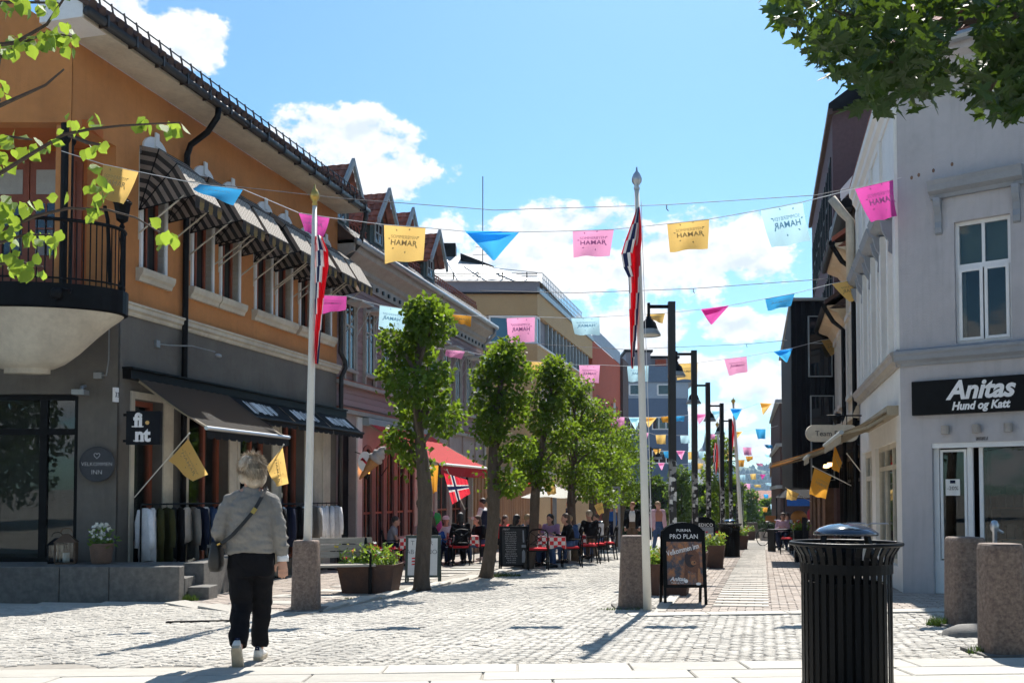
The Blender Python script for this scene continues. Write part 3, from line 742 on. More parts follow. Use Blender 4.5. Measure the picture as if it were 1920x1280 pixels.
b = MB(); b.tube([(8.32,-.72,UP), (8.32,-.72,UP-.1), (8.42,-.55,UP-.7), (8.38,-.1,UP-1.2), (8.3,-.08,UP-2.4), (8.3,-.08,4.6), (8.42,-.15,4.4), (8.45,-.15,4.25), (8.3,-.1,4.0), (8.3,-.08,-.6)], .06, 8); b.build('downpipe', 'dark_pipe', ob, smooth=True)
# loggia column, door, balcony
b = MB(); b.lathe([(.09,4.2),(.09,6.45),(.12,6.5),(.12,6.6),(.09,6.62),(.10,6.77),(0,6.77)], 16, (-6.78,14.47,0)); b.build('column', 'black_metal', ob, world=True, smooth=False)
d = MB(); d.box(-8.55, -7.85, 15.44, 15.5, 4.2, 6.55); d.box(-7.83, -7.1, 15.44, 15.5, 4.2, 6.55); d.box(-8.7, -7.0, 15.47, 15.515, 4.2, 6.72)
do = d.build('door', 'red_wood', ob, world=True)
for x0 in (-8.45, -7.73):
    for z0, z1, cc in ((6.0, 6.4, 'curtain'), (5.0, 5.85, 'dark_glass')):
        g = MB(); g.box(x0, x0+.5, 15.43, 15.439, z0, z1); g.v = [tuple(inv @ Vector(v)) for v in g.v]; g.build('pane', cc, do)
    g = MB()
    for a in (.17, .33): g.box(x0+a-.012, x0+a+.012, 15.415, 15.43, 5.0, 5.85)
    g.box(x0, x0+.5, 15.416, 15.429, 5.42, 5.445)
    for a in range(0, 181, 30): g.bar((x0+.25+.1*math.cos(R(a)),15.42,5.6+.1*math.sin(R(a))), (x0+.25+.1*math.cos(R(a+30)),15.42,5.6+.1*math.sin(R(a+30))), .02, .02)
    g.v = [tuple(inv @ Vector(v)) for v in g.v]; g.build('glazing_bar', 'red_wood', do)
BC = (-7.35, 14.5); RX, RY = 1.49, .78
b = MB(); b.lathe([(0,4.2),(1,4.2),(1,3.86),(.97,3.84),(.9,3.84)], 48, (BC[0],BC[1],0), sx=RX, sy=RY); bal = b.build('balcony', 'black_gloss', ob, world=True)
b = MB(); b.lathe([(.965,3.85),(.93,3.80),(.82,3.68),(.68,3.5),(.52,3.27),(.38,3.11),(.27,3.035),(.23,3.03),(.23,2.96),(0,2.96)], 48, (BC[0],BC[1],0), sx=RX, sy=RY); b.v = [tuple(inv @ Vector(v)) for v in b.v]; b.build('bowl', 'cream_paint', bal, smooth=True)
rl = MB(); pts = [(BC[0]+RX*.96*math.cos(R(a)), BC[1]+RY*.96*math.sin(R(a))) for a in range(-185, 21, 5)]
rl.tube([(x,y,5.14) for x, y in pts], .028, 6); rl.tube([(x,y,4.28) for x, y in pts], .015, 6); rl.v = [tuple(inv @ Vector(v)) for v in rl.v]; rl.build('rail', 'black_metal', bal)
for i in range(44):
    a = R(-185+i*4.75); x, y = BC[0]+RX*.96*math.cos(a), BC[1]+RY*.96*math.sin(a)
    q = MB(); q.tube([(x,y,4.2),(x,y,5.13)], .010, 5); q.v = [tuple(inv @ Vector(v)) for v in q.v]; q.build('baluster', 'black_metal', bal)
lx, ly = BC[0]+RX*.95, BC[1]-.02
q = MB(); q.lathe([(.05,4.2),(.04,4.3),(.025,4.4),(.03,4.6),(.02,4.8),(.035,5.0),(.02,5.15),(.045,5.2),(.02,5.25),(.09,5.3),(.13,5.55),(.15,5.57),(.05,5.66),(.02,5.72),(0,5.74)], 8, (lx,ly,0)); q.v = [tuple(inv @ Vector(v)) for v in q.v]; q.build('lantern', 'black_metal', bal)
q = MB(); q.tube([(lx-.15,ly-.05,4.3),(lx-.2,ly-.05,5.3),(lx-.25,ly-.05,5.5)], .03, 6); q.ell((lx-.65,ly-.7,4.04), (.1,.05,.09)); q.tube([(lx-.6,ly-.66,4.12),(lx-.45,ly-.7,4.08),(lx-.42,ly-.8,4.02)], .025, 6); q.v = [tuple(inv @ Vector(v)) for v in q.v]; q.build('bracket', 'black_metal', bal)
# big front window of the shop: black frame, panes
w = MB(); frame(w, -12.2, -7.02, .02, 2.755, 15.58, .1, .09); 
for x in (-7.62, -8.75, -10.0): w.box(x-.06, x+.06, 15.59, 15.67, .1, 2.67)
w.box(-12.1, -7.1, 15.592, 15.668, 2.1, 2.2); wo = w.build('window', 'black_metal', ob, world=True)
for x0, x1 in ((-12.1, -10.06), (-9.94, -8.81), (-8.69, -7.68), (-7.56, -7.11)):
    for z0, z1 in ((.11, 2.1), (2.2, 2.66)):
        g = MB(); g.box(x0, x1, 15.62, 15.63, z0, z1); g.v = [tuple(inv @ Vector(v)) for v in g.v]; g.build('pane', 'glass', wo)
# street shop windows: brown-red frames, cream pilasters
for i, (s0, s1, z0, z1) in enumerate(shops):
    o = window(ob, s0, s1, z0, z1, .2, 'brown_red', .085, 'glass', ((.62,) if s1-s0 > 1 else (), (.2,)), .09)
    t = MB(); t.box(s0-.10, s0-.002, -.03, .2, -.6, 2.84); t.box(s1+.002, s1+.28, -.03, .2, -.6, 2.84); t.box(s0, s1, -.03, .1, 2.722, 2.84); t.build('pilaster', 'cream_paint', o)
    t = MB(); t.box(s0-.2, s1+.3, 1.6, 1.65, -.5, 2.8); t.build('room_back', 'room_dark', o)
t = MB()
for s0 in (7.0, 7.45): t.box(s0, s0+.3, -.035, .05, -.6, 2.84)
t.box(6.95, 7.9, -.02, .03, -.6, 2.8); t.build('pilaster', 'cream_paint', ob)
# awnings over the shop windows
b = MB(); b.box(.12, 8.5, -.16, -.0, 3.02, 3.18); b.box(.1, 8.5, -.20, -.002, 3.18, 3.21); b.build('awning_case', 'black_metal', ob)
def awn(parent, s0, s1, zw, zf, o, m, vm, vh=.16, seg=12, sag=.03, arm=True, name='awning', barm='aluminium', m2=None, scallop=True):
    b = MB(); b.grid(lambda u, v: (s0+(s1-s0)*u, -.1-(o-.1)*v, zw+(zf-zw)*v-sag*math.sin(math.pi*v)-.012*math.sin(u*seg*math.pi)**2), seg*2, 6)
    if m2 is not None: xf(b, m2)
    a = b.build(name, m, parent, smooth=True, world=m2 is not None)
    def fin(q, nm, mm):
        if m2 is not None: xf(q, m2); iv = MATW[parent.name].inverted(); q.v = [tuple(iv @ Vector(v)) for v in q.v]
        return q.build(nm, mm, a)
    q = MB(); n = max(3, int((s1-s0)/.22)); 
    for k in range(n):
        u0, u1 = s0+(s1-s0)*k/n, s0+(s1-s0)*(k+1)/n; um = (u0+u1)/2; e = (u1-u0)*.3; dz = .03 if scallop else .0
        q.add([(u0,-o,zf-.02),(u1,-o,zf-.02),(u1,-o+.01*math.sin(k),zf-vh+dz),(um+e,-o,zf-vh),(um-e,-o,zf-vh),(u0,-o-.01*math.sin(k+2),zf-vh+dz)], [(0,1,2,3,4,5)])
    fin(q, 'valance', vm)
    q = MB(); q.tube([(s0-.02,-o,zf), (s1+.02,-o,zf)], .035, 8); fin(q, 'front_bar', barm)
    if arm:
        for x in (s0+.1, s1-.1):
            q = MB(); q.bar((x,-.12,zw-.08), (x+.05,-o*.55,zw-.10-(zw-zf)*.5), .05, .04); q.bar((x+.05,-o*.55,zw-.10-(zw-zf)*.5), (x,-o,zf-.02), .04, .035); fin(q, 'arm', 'canvas_tan')
    return a
a1 = awn(ob, .3, 3.05, 3.08, 2.2, 1.45, 'canvas_grey', 'canvas_black', .17)
for s0, s1 in ((3.15, 5.0), (5.05, 6.75), (6.8, 8.45)):
    a = awn(ob, s0, s1, 3.06, 2.62, .62, 'canvas_black', 'canvas_black', .13, 6, .01, False, barm='black_metal')
    q = MB(); rr = random.Random(int(s0*10))
    for k in range(11):
        x = s0+.35+k*.1; h0, h1 = .22+.1*rr.random(), .8-.15*rr.random()
        f = lambda v: (x, -.1-.52*v, 3.06-.44*v-.01*math.sin(math.pi*v)+.012)
        p, r_ = f(h0), f(h1); w = rr.choice([.02, .03, .05])
        for dz in (.0, -.024): q.quad((p[0]-w,p[1],p[2]+dz), (r_[0]-w,r_[1],r_[2]+dz), (r_[0]+w,r_[1],r_[2]+dz), (p[0]+w,p[1],p[2]+dz))
    q.build('lettering', 'print_white', a)
# small wall fittings
q = MB(); q.box(-.12, -.03, -.05, .0, 2.62, 2.85); q.build('number_plate', 'print_white', ob)
text('house_number', '33', .11, 'print_dark', basis((-.075,-.055,2.73), (1,0,0), (0,0,1)), ob)
q = MB(); q.box(-6.75, -6.62, 15.42, 15.5, 3.0, 3.1); q.tube([(-6.68,15.44,3.05),(-6.55,15.44,3.05),(-6.52,15.45,3.3),(-6.52,15.45,3.8)], .012, 5); q.box(-7.0, -6.8, 15.2, 15.4, 2.72, 2.8); q.tube([(-6.9,15.48,2.88),(-6.9,15.35,2.85),(-6.9,15.3,2.78)], .03, 6); q.build('wall_light', 'zinc', ob, world=True)
q = MB(); q.tube([(1.0,-.03,3.72),(1.3,-.06,3.74),(1.7,-.25,3.78),(2.2,-.4,3.74)], .012, 5); q.box(.95, 1.05, -.05, 0, 3.66, 3.78); q.ell((2.28,-.42,3.68), (.09,.05,.04)); q.build('wall_light', 'zinc', ob)
# terrace in front of the shop: granite blocks
tr = thing('terrace', 'grey granite terrace wall with steps in front of the shop', 'wall', (-4.83, 14, -.43))
def blk(x0, x1, y0, y1, z0, z1, m='granite_grey', nm='granite_block'):
    b = MB(); b.box(x0, x1, y0, y1, z0, z1); return b.build(nm, m, tr, world=True, bevel=.012)
xx = [-12.5, -10.4, -8.3, -7.55, -6.58, -5.86, -4.83]
for x0, x1 in zip(xx, xx[1:]): blk(x0+.005, x1-.005, 14.0, 14.22, -.75, .085)
blk(-12.5, -5.05, 14.225, 15.49, -.6, .05, 'granite_grey', 'terrace_floor')
blk(-5.04, -4.72, 14.75, 17.6, -.75, .085); blk(-4.82, -4.5, 14.32, 14.74, -.75, -.24, nm='step'); blk(-5.0, -4.83, 14.23, 14.7, -.75, -.1, nm='step')

# ---------------- wooden building
FWo = FL.w(8.25, 0, 0); FW = Fac(FWo.x, FWo.y, SA); WL = 12.75
wb = thing('wooden_building', 'weathered mauve timber-clad building with dormers and red cafe awning', 'building', (FWo.x, FWo.y, 0), SA)
wc = [.76+1.27*i for i in range(10)]; wo_ = [(c-.3, c+.3, 4.28, 5.97) for c in wc]
arch = [(1.62+.8*i, 2.2+.8*i, -1.5, 2.35) for i in range(5)]+[(6.0+1.5*i, 7.1+1.5*i, -1.5, 2.3) for i in range(4)]
b = MB(); wall(b, .02, WL, -2, 3.15, [(.12, 1.18, -1.5, 2.75)]+arch, 0, .3); b.build('wall', 'pinkwall', wb)
b = MB(); b.box(.02, WL, .3, 9, -2, 7.2); b.box(.021, WL-.001, .05, .3, 3.15, 7.2); b.build('wall', 'siding', wb)
b = MB(); b.box(.13, 1.17, .2, .26, -1.5, 2.74); po = b.build('entrance_panel', 'black_board', wb)
q = MB()
for z in (-.9, .1, 1.1, 2.0): q.box(.13, 1.17, .185, .199, z, z+.02)
q.build('seam', 'black_metal', po)
for s0, s1, z0, z1 in arch:
    c = (s0+s1)/2; r_ = (s1-s0)/2
    g = MB(); g.box(s0, s1, .04, .06, -1.5, z1); po = g.build('window', 'dark_glass', wb)
    if s1 < 6:
        q = MB(); zc = z1-r_-.02
        ring = [(math.cos(R(a)), math.sin(R(a))) for a in range(0, 181, 15)]
        for (x0, y0), (x1, y1) in zip(ring, ring[1:]):
            q.hexa([(c+x0*r_*.98,-.03,zc+y0*r_*.98),(c+x0*(r_+.1),-.03,zc+y0*(r_+.1)),(c+x1*(r_+.1),-.03,zc+y1*(r_+.1)),(c+x1*r_*.98,-.03,zc+y1*r_*.98)],
                   [(c+x0*r_*.98,.03,zc+y0*r_*.98),(c+x0*(r_+.1),.03,zc+y0*(r_+.1)),(c+x1*(r_+.1),.03,zc+y1*(r_+.1)),(c+x1*r_*.98,.03,zc+y1*r_*.98)])
        q.box(s0-.1, s0+.01, -.03, .03, -1.5, zc); q.box(s1-.01, s1+.1, -.028, .03, -1.5, zc); q.build('surround', 'salmon', po)
    q = MB(); q.box(c-.02, c+.02, .02, .039, -1.5, z1); q.box(s0, s1, .021, .038, .6, .66); q.build('glazing_bar', 'brown_red', po)
b = MB(); b.box(1.2, 1.5, -.04, .0, -1.6, 3.12); b.build('pilaster', 'white_paint', wb)
for s in (5.5, 7.3, 8.8, 10.3, 11.8): 
    b = MB(); b.box(s-.14, s+.14, -.05, -.001, -1.8, 3.12); b.build('pilaster', 'pinkwall', wb)
for z, m_ in ((3.15, 'siding_trim'), (3.25, 'rust_line'), (3.86, 'siding_trim'), (3.95, 'rust_line')):
    b = MB(); b.box(.0, WL, -.10 if 'trim' in m_ else -.07, .05, z, z+(.1 if 'trim' in m_ else .05)); b.build('ledge', m_, wb)
# siding boards, one object each, broken at the windows
unit = MB().box(0, 1, -.5, .5, 0, 1).mesh('board', 'siding')
def boards(z0, z1, h, gaps):
    z = z0
    while z < z1-.02:
        cuts = [.03]
        for a, c_, g0, g1 in gaps:
            if g0-h < z < g1: cuts += [a-.09, c_+.09]
        cuts.append(WL)
        for a, c_ in zip(cuts[::2], cuts[1::2]):
            if c_-a > .05: inst('board', unit, wb, (a, .035+random.uniform(-.004, .004), z), (R(-5), 0, 0), (c_-a, .03, h*.985))
        z += h
boards(3.36, 3.84, .16, []); boards(4.02, 6.5, .155, [(a, c_, z0-.3, z1+.08) for a, c_, z0, z1 in wo_])
for s0, s1, z0, z1 in wo_:
    o = window(wb, s0, s1, z0, z1, -.02, 'old_frame' if 'old_frame' in M else mat('old_frame', (.42, .43, .42), .7, .15, 4).name, .05, 'dark_glass', ((.5,), (.66,)), .06)
    t = MB(); t.box(s0-.09, s0-.002, -.05, .03, z0-.3, z1+.1); t.box(s1+.002, s1+.09, -.05, .03, z0-.3, z1+.1); t.box(s0-.12, s1+.12, -.09, .03, z1+.1, z1+.18); t.box(s0-.1, s1+.1, -.08, .03, z0-.07, z0-.003); t.build('surround', 'siding_trim', o)
    t = MB(); t.bar((s0-.03,-.05,z0+.9), (s0-.03,-.45,z1-.1), .02, .02); t.bar((s1+.03,-.05,z0+.9), (s1+.03,-.45,z1-.1), .02, .02); t.box(s0-.08, s1+.08, -.5, -.06, z1-.06, z1+.0); t.build('blind_arm', 'old_frame', o)
# cornice
b = MB(); b.prism([(0,6.5),(.04,6.5),(.04,6.78),(.12,6.84),(.12,6.95),(.28,7.05),(.42,7.12),(.45,7.3),(0,7.3)], lambda a, z, q: (q, -a, z), 0, WL); b.build('cornice', 'siding_trim', wb)
for i in range(30):
    b = MB(); b.box(.25+i*.42, .33+i*.42, -.09, -.04, 6.58, 6.68); b.build('bracket', 'dark_pipe', wb)
b = MB(); b.tube([(-.02,-.52,7.34), (WL+.1,-.52,7.34)], .08, 8); b.build('gutter', 'zinc', wb, smooth=True)
b = MB(); b.tube([(WL-.1,-.52,7.3),(WL-.05,-.45,7.05),(WL-.05,-.08,6.7),(WL-.05,-.08,-1)], .06, 8); b.build('downpipe', 'zinc', wb, smooth=True)
rf = MB(); rf.quad((0,-.5,7.4),(WL,-.5,7.4),(WL,.35,8.1),(0,.35,8.1)); rf.quad((0,.35,8.1),(WL,.35,8.1),(WL,4.2,10.3),(0,4.2,10.3)); rf.quad((0,4.2,10.3),(WL,4.2,10.3),(WL,9,7.2),(0,9,7.2)); rf.add([(WL,-.5,7.4),(WL,.35,8.1),(WL,4.2,10.3),(WL,9,7.2),(0,-.5,7.4),(0,.35,8.1),(0,4.2,10.3),(0,9,7.2)], [(0,3,2,1),(4,5,6,7)])
rf = rf.build('roof', 'tile_dark', wb)
q = MB()       # slates of the lower roof slope
for j in range(5):
    for i in range(58):
        x = i*.22+(j % 2)*.11; v0, v1 = j/5, (j+1.25)/5; f = lambda v: (-.5+.85*v, 7.42+.7*v)
        (y0, z0), (y1, z1), (ym, zm) = f(v0), f(min(1, v1)), f((v0+min(1, v1))/2)
        q.add([(x,y0-.012,z0+.012),(x+.105,ym-.01,zm+.01),(x,y1,z1),(x-.105,ym-.01,zm+.01)], [(0,1,2,3)])
tag(q.build('slates', 'slate', rf), kind='stuff')
q = MB(); q.tube([(0,.25,8.2),(WL,.25,8.2)], .02, 5); q.tube([(0,.28,8.32),(WL,.28,8.32)], .02, 5)
for i in range(60): x = .1+i*.212; q.tube([(x,.2,8.02),(x+.05,.3,8.35)], .02, 4)
q.build('snow_guard', 'brown_red', rf)
def tiles(parent, org, ux, uy, nx, ny, m='tile_red', name='tile'):   # pantiles as separate wavy pieces on a slope
    org, ux, uy = Vector(org), Vector(ux), Vector(uy); n = ux.cross(uy).normalized(); q = MB()
    for j in range(ny):
        for i in range(nx):
            for k in range(3):
                a0, a1 = (i+k/3)/nx, (i+(k+1)/3)/nx; h = [0, .045, .015, .0]; l0, l1 = h[k], h[k+1]
                v0, v1 = j/ny, (j+1)/ny
                q.quad(org+ux*a0+uy*v0+n*(l0+.03), org+ux*a1+uy*v0+n*(l1+.03), org+ux*a1+uy*v1+n*l1, org+ux*a0+uy*v1+n*l0)
            q.quad(org+ux*(i/nx)+uy*(j/ny)+n*.03, org+ux*((i+1)/nx)+uy*(j/ny)+n*.03, org+ux*((i+1)/nx)+uy*(j/ny)-n*.01, org+ux*(i/nx)+uy*(j/ny)-n*.01)
    o = q.build(name, m, parent); tag(o, kind='stuff'); return o
for s in (.47, 2.89, 4.75, 7.15):
    hw = .62; q = MB(); q.box(s-hw+.1, s+hw-.1, .15, 3.2, 7.85, 8.65)
    q.prism([(-hw+.1,8.65),(hw-.1,8.65),(0,9.35)], lambda a, z, t: (s+a, t, z), .15, 3.2)
    do = q.build('dormer', 'dark_green', wb)
    for sg in (-1, 1):
        tiles(do, (s+sg*.72, -.15, 8.47) if sg < 0 else (s+.72, 3.3, 8.47), (0,3.45,0) if sg < 0 else (0,-3.45,0), (-sg*.72,0,.98), 14, 5, name='roof_tiles')
        q = MB(); q.hexa([(s+sg*.76,-.24,8.36),(s+sg*.76,-.16,8.36),(s,-.16,9.4),(s,-.24,9.4)], [(s+sg*.76,-.24,8.54),(s+sg*.76,-.16,8.54),(s,-.16,9.58),(s,-.24,9.58)]); q.build('barge_board', 'grey_board', do, fixn=True)
    window(do, s-.26, s+.26, 8.02, 8.6, .1, 'old_frame', .04, 'dark_glass', ((.5,), (.5,)), .045)
    q = MB(); q.box(s-hw-.02, s-hw+.08, -.0, 1.6, 8.42, 8.49); q.build('eave_board', 'rust_line', do)
# red cafe awning and fittings
b = MB(); b.box(1.55, 6.15, -.2, 0, 2.93, 3.12); b.build('awning_case', 'grey_board', wb)
ra = awn(wb, 1.6, 6.1, 3.02, 1.9, 2.15, 'canvas_red', 'canvas_red_dark', .3, 10, .05, True, 'awning', 'print_white', None, False)
text('lettering', 'JON & MATTIS', .17, 'paper_pink', basis((4.9,-2.17,1.68), (1,0,0), (0,0,1)), ra)
q = MB(); q.tube([(1.35,0,2.05),(1.35,-.2,2.1),(1.35,-.22,2.0)], .015, 5); q.lathe([(.03,2.0),(.1,1.92),(.075,1.6),(.03,1.55),(0,1.5)], 6, (1.35,-.22,0)); wl = q.build('wall_lantern', 'black_metal', wb)
q = MB(); q.lathe([(.085,1.66),(.092,1.82)], 6, (1.35,-.22,0)); q.build('lamp_pane', 'lamp_glow', wl)
# ---------------- low timber annex between the houses
FN = FW.w(WL+.15, 0, 0); an = thing('timber_annex', 'low orange-brown timber pavilion behind the cafe tables', 'building', (FN.x, FN.y, 0), SA)
b = MB(); b.box(0, 9, .1, 6, -2, 2.0); b.box(-.2, 9.2, -.9, 6.2, 2.0, 2.15); b.build('wall', 'timber_grey', an)
for i in range(30):
    b = MB(); b.box(.05+i*.3, .27+i*.3, .03, .1, -1.9, 1.95); b.build('board', 'timber_orange', an)
b = MB(); b.box(-3.4, -.25, -.6, -.3, 1.75, 1.9); b.box(-3.3, -3.2, -.55, -.4, -1.6, 1.75); b.box(-.5, -.4, -.55, -.4, -1.6, 1.75); b.build('beam', 'timber_grey', an)
for i in range(6):
    b = MB(); b.box(-3.1+i*.42, -2.8+i*.42, -.45, -.38, -1.7, 1.74); b.build('board', 'timber_orange', an)
# ---------------- yellow and red modern block
YC = (1.19, 44.7); FY = Fac(YC[0], YC[1], SA)
yb = thing('yellow_office_block', 'yellow rendered office block with grey metal roof and red wing', 'building', (YC[0], YC[1], 0), SA)
ZT = 10.55
b = MB(); b.box(-9, YC[0], 44.7, 44.9, -3, 8.15); b.box(-9, YC[0], 44.7, 44.9, 9.5, ZT); b.box(-9, -1.2, 44.71, 44.9, 8.15, 9.5); b.build('wall', 'yellow_render', yb, world=True)
b = MB(); b.box(0, 15, 0, .2, -3, 8.15); b.box(0, 15, 0, .2, 9.5, ZT); b.box(.25, 14.98, .35, 12, -3, ZT-.05); b.build('wall', 'yellow_render', yb)
b = MB(); b.box(15, 27, 0, 12, -3, ZT+.1); b.build('wall', 'red_render', yb)
b = MB(); b.box(27, 30, -.2, 10, -3, ZT+.6); b.build('wall', 'dark_brick', yb)
window(yb, -1.1, YC[0]-.05, 8.16, 9.49, 44.75, 'white_trim', .09, 'sky_glass' if 'sky_glass' in M else mat('sky_glass', (.03, .10, .17), .05, 0, spec=.9).name, ((.42, ), ()), .1, Matrix.Identity(4))
b = MB(); b.box(-3.3, -1.15, 44.76, 44.85, 8.16, 9.49); b.build('panel', 'mauve_panel', yb, world=True)
b = MB(); b.box(.5, 14.9, .22, .3, 8.15, 9.5); so = b.build('window_strip', 'mauve_panel', yb)
for i in range(13):
    q = MB(); q.box(2.6+i*.92, 2.75+i*.92, .06, .22, 8.16, 9.49); q.build('fin', 'grey_board', so)
    q = MB(); q.box(2.78+i*.92, 3.5+i*.92, .2, .219, 8.25, 9.4); q.build('pane', 'dark_glass', so)
window(yb, .1, .8, 8.16, 9.49, .05, 'white_trim', .09, 'sky_glass', ((), ()), .1)
b = MB(); b.box(0, 15, -.08, 0, 8.08, 8.15); b.build('sill', 'white_trim', yb)
b = MB(); b.box(-9, YC[0]+.1, 44.6, 44.7, ZT, ZT+.5); b.build('fascia', 'mauve_panel', yb, world=True); b = MB(); b.box(-.1, 15, -.1, 0, ZT, ZT+.25); b.build('fascia', 'zinc', yb)
b = MB(); b.box(-9, YC[0]+.1, 44.57, 44.62, ZT-.08, ZT); b.build('gutter', 'black_metal', yb, world=True)
e0 = Vector((YC[0]+.1, 44.5, ZT+.5)); e1 = FY.w(14, 0, ZT+.4); r0 = Vector((-3.4, 49.5, 13.6)); r1 = FY.w(13, 7, 13.2)
b = MB(); b.quad((-12,44.5,ZT+.5), e0, r0, (-12,49.5,13.6)); b.quad(e0, e1, r1, r0); b.quad((-12,49.5,13.6), r0, r1, (-12,58,ZT+.5)); yr = b.build('roof', 'metal_roof', yb, world=True)
inv = MATW[yb.name].inverted()
for i in range(8):
    q = MB(); x = -9+i*1.3; p0 = Vector((x,44.5,ZT+.5)); p1 = p0.lerp(Vector((x-.3 if x < -3.4 else -3.4-(YC[0]-x)*.05, 49.5, 13.6)), .97 if x < -3 else max(.05, (YC[0]-x)/4.7)); q.bar(p0+Vector((0,0,.02)), p1+Vector((0,0,.02)), .05, .05); q.v = [tuple(inv @ Vector(v)) for v in q.v]; q.build('seam', 'zinc', yr)
q = MB(); q.bar((-9,44.9,ZT+.95), (YC[0],44.9,ZT+.95), .04, .04); q.bar((-9,44.9,ZT+.82), (YC[0],44.9,ZT+.82), .03, .03)
for i in range(9): q.bar((-8.5+i*1.15,44.75,ZT+.6), (-8.5+i*1.15,44.9,ZT+1.0), .05, .05)
q.v = [tuple(inv @ Vector(v)) for v in q.v]; q.build('snow_guard', 'black_metal', yr)
q = MB()
for i in range(26): q.bar((1+i*.4,-.05,ZT+.3), (1+i*.4,-.05,ZT+1.1), .03, .03)
for z in (.35, .6, .85, 1.1): q.bar((.8,-.05,ZT+z), (11.2,-.05,ZT+z), .03, .03)
q.bar((.8,-.05,ZT+1.1), (-.2,2.5,ZT+1.3), .03, .03); q.build('roof_railing', 'zinc', yb)
b = MB(); b.box(15.1, 26.8, -.03, .02, ZT+.15, ZT+1.0); b.build('glass_railing', 'pale_blue_render', yb)
for i in range(5):
    window(yb, 16.5+i*2, 17.5+i*2, 5.6, 7.4, -.02, 'dark_brick', .07, 'dark_glass', ((), ()), .08); window(yb, 16.5+i*2, 17.5+i*2, 2.4, 4.2, -.02, 'dark_brick', .07, 'dark_glass', ((), ()), .08)
for i in range(6): window(yb, 1+i*2.3, 2.6+i*2.3, 4.6, 6.2, -.02, 'white_trim', .07, 'dark_glass', ((.5,), ()), .08)
q = MB(); am = at(905, 490, 47); at_ = at(905, 331, 47); q.tube([(am.x,47,12.3), (am.x,47,at_.z)], .025, 5); q.tube([(am.x-.5,47,12.9),(am.x+.5,47,12.95)], .015, 4); q.tube([(am.x-.35,47,13.3),(am.x+.35,47,13.25)], .015, 4); q.build('antenna', 'wire', yb, world=True)
q = MB(); q.box(-3.7, -2.9, 48.9, 49.9, 13.2, 14.0); q.build('chimney', 'black_metal', yb, world=True)
q = MB(); q.hexa([(-2.6,48.0,12.9),(-.9,47.2,12.2),(-.9,47.8,12.2),(-2.6,48.6,12.9)], [(-2.6,48.0,13.25),(-.9,47.2,12.4),(-.9,47.8,12.4),(-2.6,48.6,13.25)]); q.build('vent', 'black_metal', yb, world=True)
# ---------------- blue-grey block across the end of the square
bb = thing('blue_apartment_block', 'blue-grey apartment block with pale top floor behind the hedge', 'building', (10, 85, -3))
b = MB(); b.box(4, 15.6, 85, 100, -6, 9.6); b.hexa([(15.6,85,-6),(16.9,99,-6),(15,100,-6),(15,85.1,-6)], [(15.6,85,9.6),(16.9,99,9.6),(15,100,9.6),(15,85.1,9.6)]); b.build('wall', 'blue_render', bb, world=True)
b = MB(); b.box(4, 15.65, 84.95, 99, 9.6, 11.0); b.build('wall', 'pale_blue_render', bb, world=True)
b = MB(); b.hexa([(4,84.8,11),(16.3,84.8,11),(17.2,99,11),(4,99,11)], [(4,86,12.6),(15.3,86,12.6),(15.8,98,12.6),(4,98,12.6)]); b.build('roof', 'slate', bb, world=True)
b = MB(); b.box(10.4, 12.6, 87, 92, 12.6, 14.0); b.box(12.6, 15, 87.5, 92, 12.6, 13.5); b.build('penthouse', 'mauve_panel', bb, world=True)
b = MB(); b.box(10.2, 12.8, 86.8, 92, 14.0, 14.2); b.box(12.6, 15.3, 87.2, 92, 13.5, 13.7); b.build('roof', 'black_metal', bb, world=True)
b = MB(); b.box(13.1, 14.1, 87.4, 87.5, 12.6, 13.4); b.build('door', 'red_render', bb, world=True)
for x in (6, 8.2, 10.4, 12.9, ):
    window(bb, x, x+1.3, 9.85, 10.85, 84.9, 'white_trim', .1, 'dark_glass', ((.0,), ()), .05, Matrix.Identity(4))
for z in (1.0, 3.8, 6.8):
    for x in (5.0, 7.6, 9.9, 12.4): window(bb, x, x+1.9, z, z+1.15, 84.94, 'white_trim', .1, 'dark_glass', ((.33, .66), ()), .05, Matrix.Identity(4))
q = MB()
for i in range(9): q.box(15.85+i*.11, 15.92+i*.11, 86.5+i*1.3, 86.6+i*1.3, 5, 8.6)
q.build('fin', 'grey_board', bb, world=True)
# ---------------- white corner shop on the right
FCa = math.atan2(-.62, .785); FC = Fac(5.64, 13.9, FCa); FA = Fac(5.64, 13.9, SA+math.pi); CW = 2.16
cs = thing('white_corner_shop', 'pale lilac-white corner building with grey trims and glass shop door', 'building', (5.64, 13.9, 0), FCa)
b = MB(); wall(b, 0, CW, -1, 7.3, [(.76, 1.48, 3.25, 4.97), (.42, 1.74, -.45, 1.86)], 0, .22); b.build('wall', 'lilac_white', cs)
sw = [(-1.55, -.85), (-2.95, -2.25), (-4.35, -3.65), (-5.6, -5.0)]; CL = 6.0
b = MB(); wall(b, -CL, 0, -1, 7.3, [(a, c, 3.45, 5.2) for a, c in sw]+[(-3.3, -.55, .05, 1.95), (-5.6, -3.9, -.6, 1.95)], 0, .22); xf(b, FA.m); b.build('wall', 'white_paint', cs, world=True)
iv = MATW[cs.name].inverted()
ce = FC.w(CW, 0, 0); FR = Fac(ce.x, ce.y, FCa+R(45))
b = MB(); b.box(0, 9, 0, .3, -1, 7.3); xf(b, FR.m); b.build('wall', 'lilac_white', cs, world=True)
b = MB(); b.quad((0,.22,7.29),(CW,.22,7.29),(8,4,7.29),(0,9,7.29)); b.build('ceiling', 'room_dark', cs)
# far gable wall of the shop, towards the cream house
b = MB(); b.box(-CL-.02, -CL+.2, .0, 8, -1, 7.3); xf(b, FA.m); b.build('wall', 'lilac_white', cs, world=True)
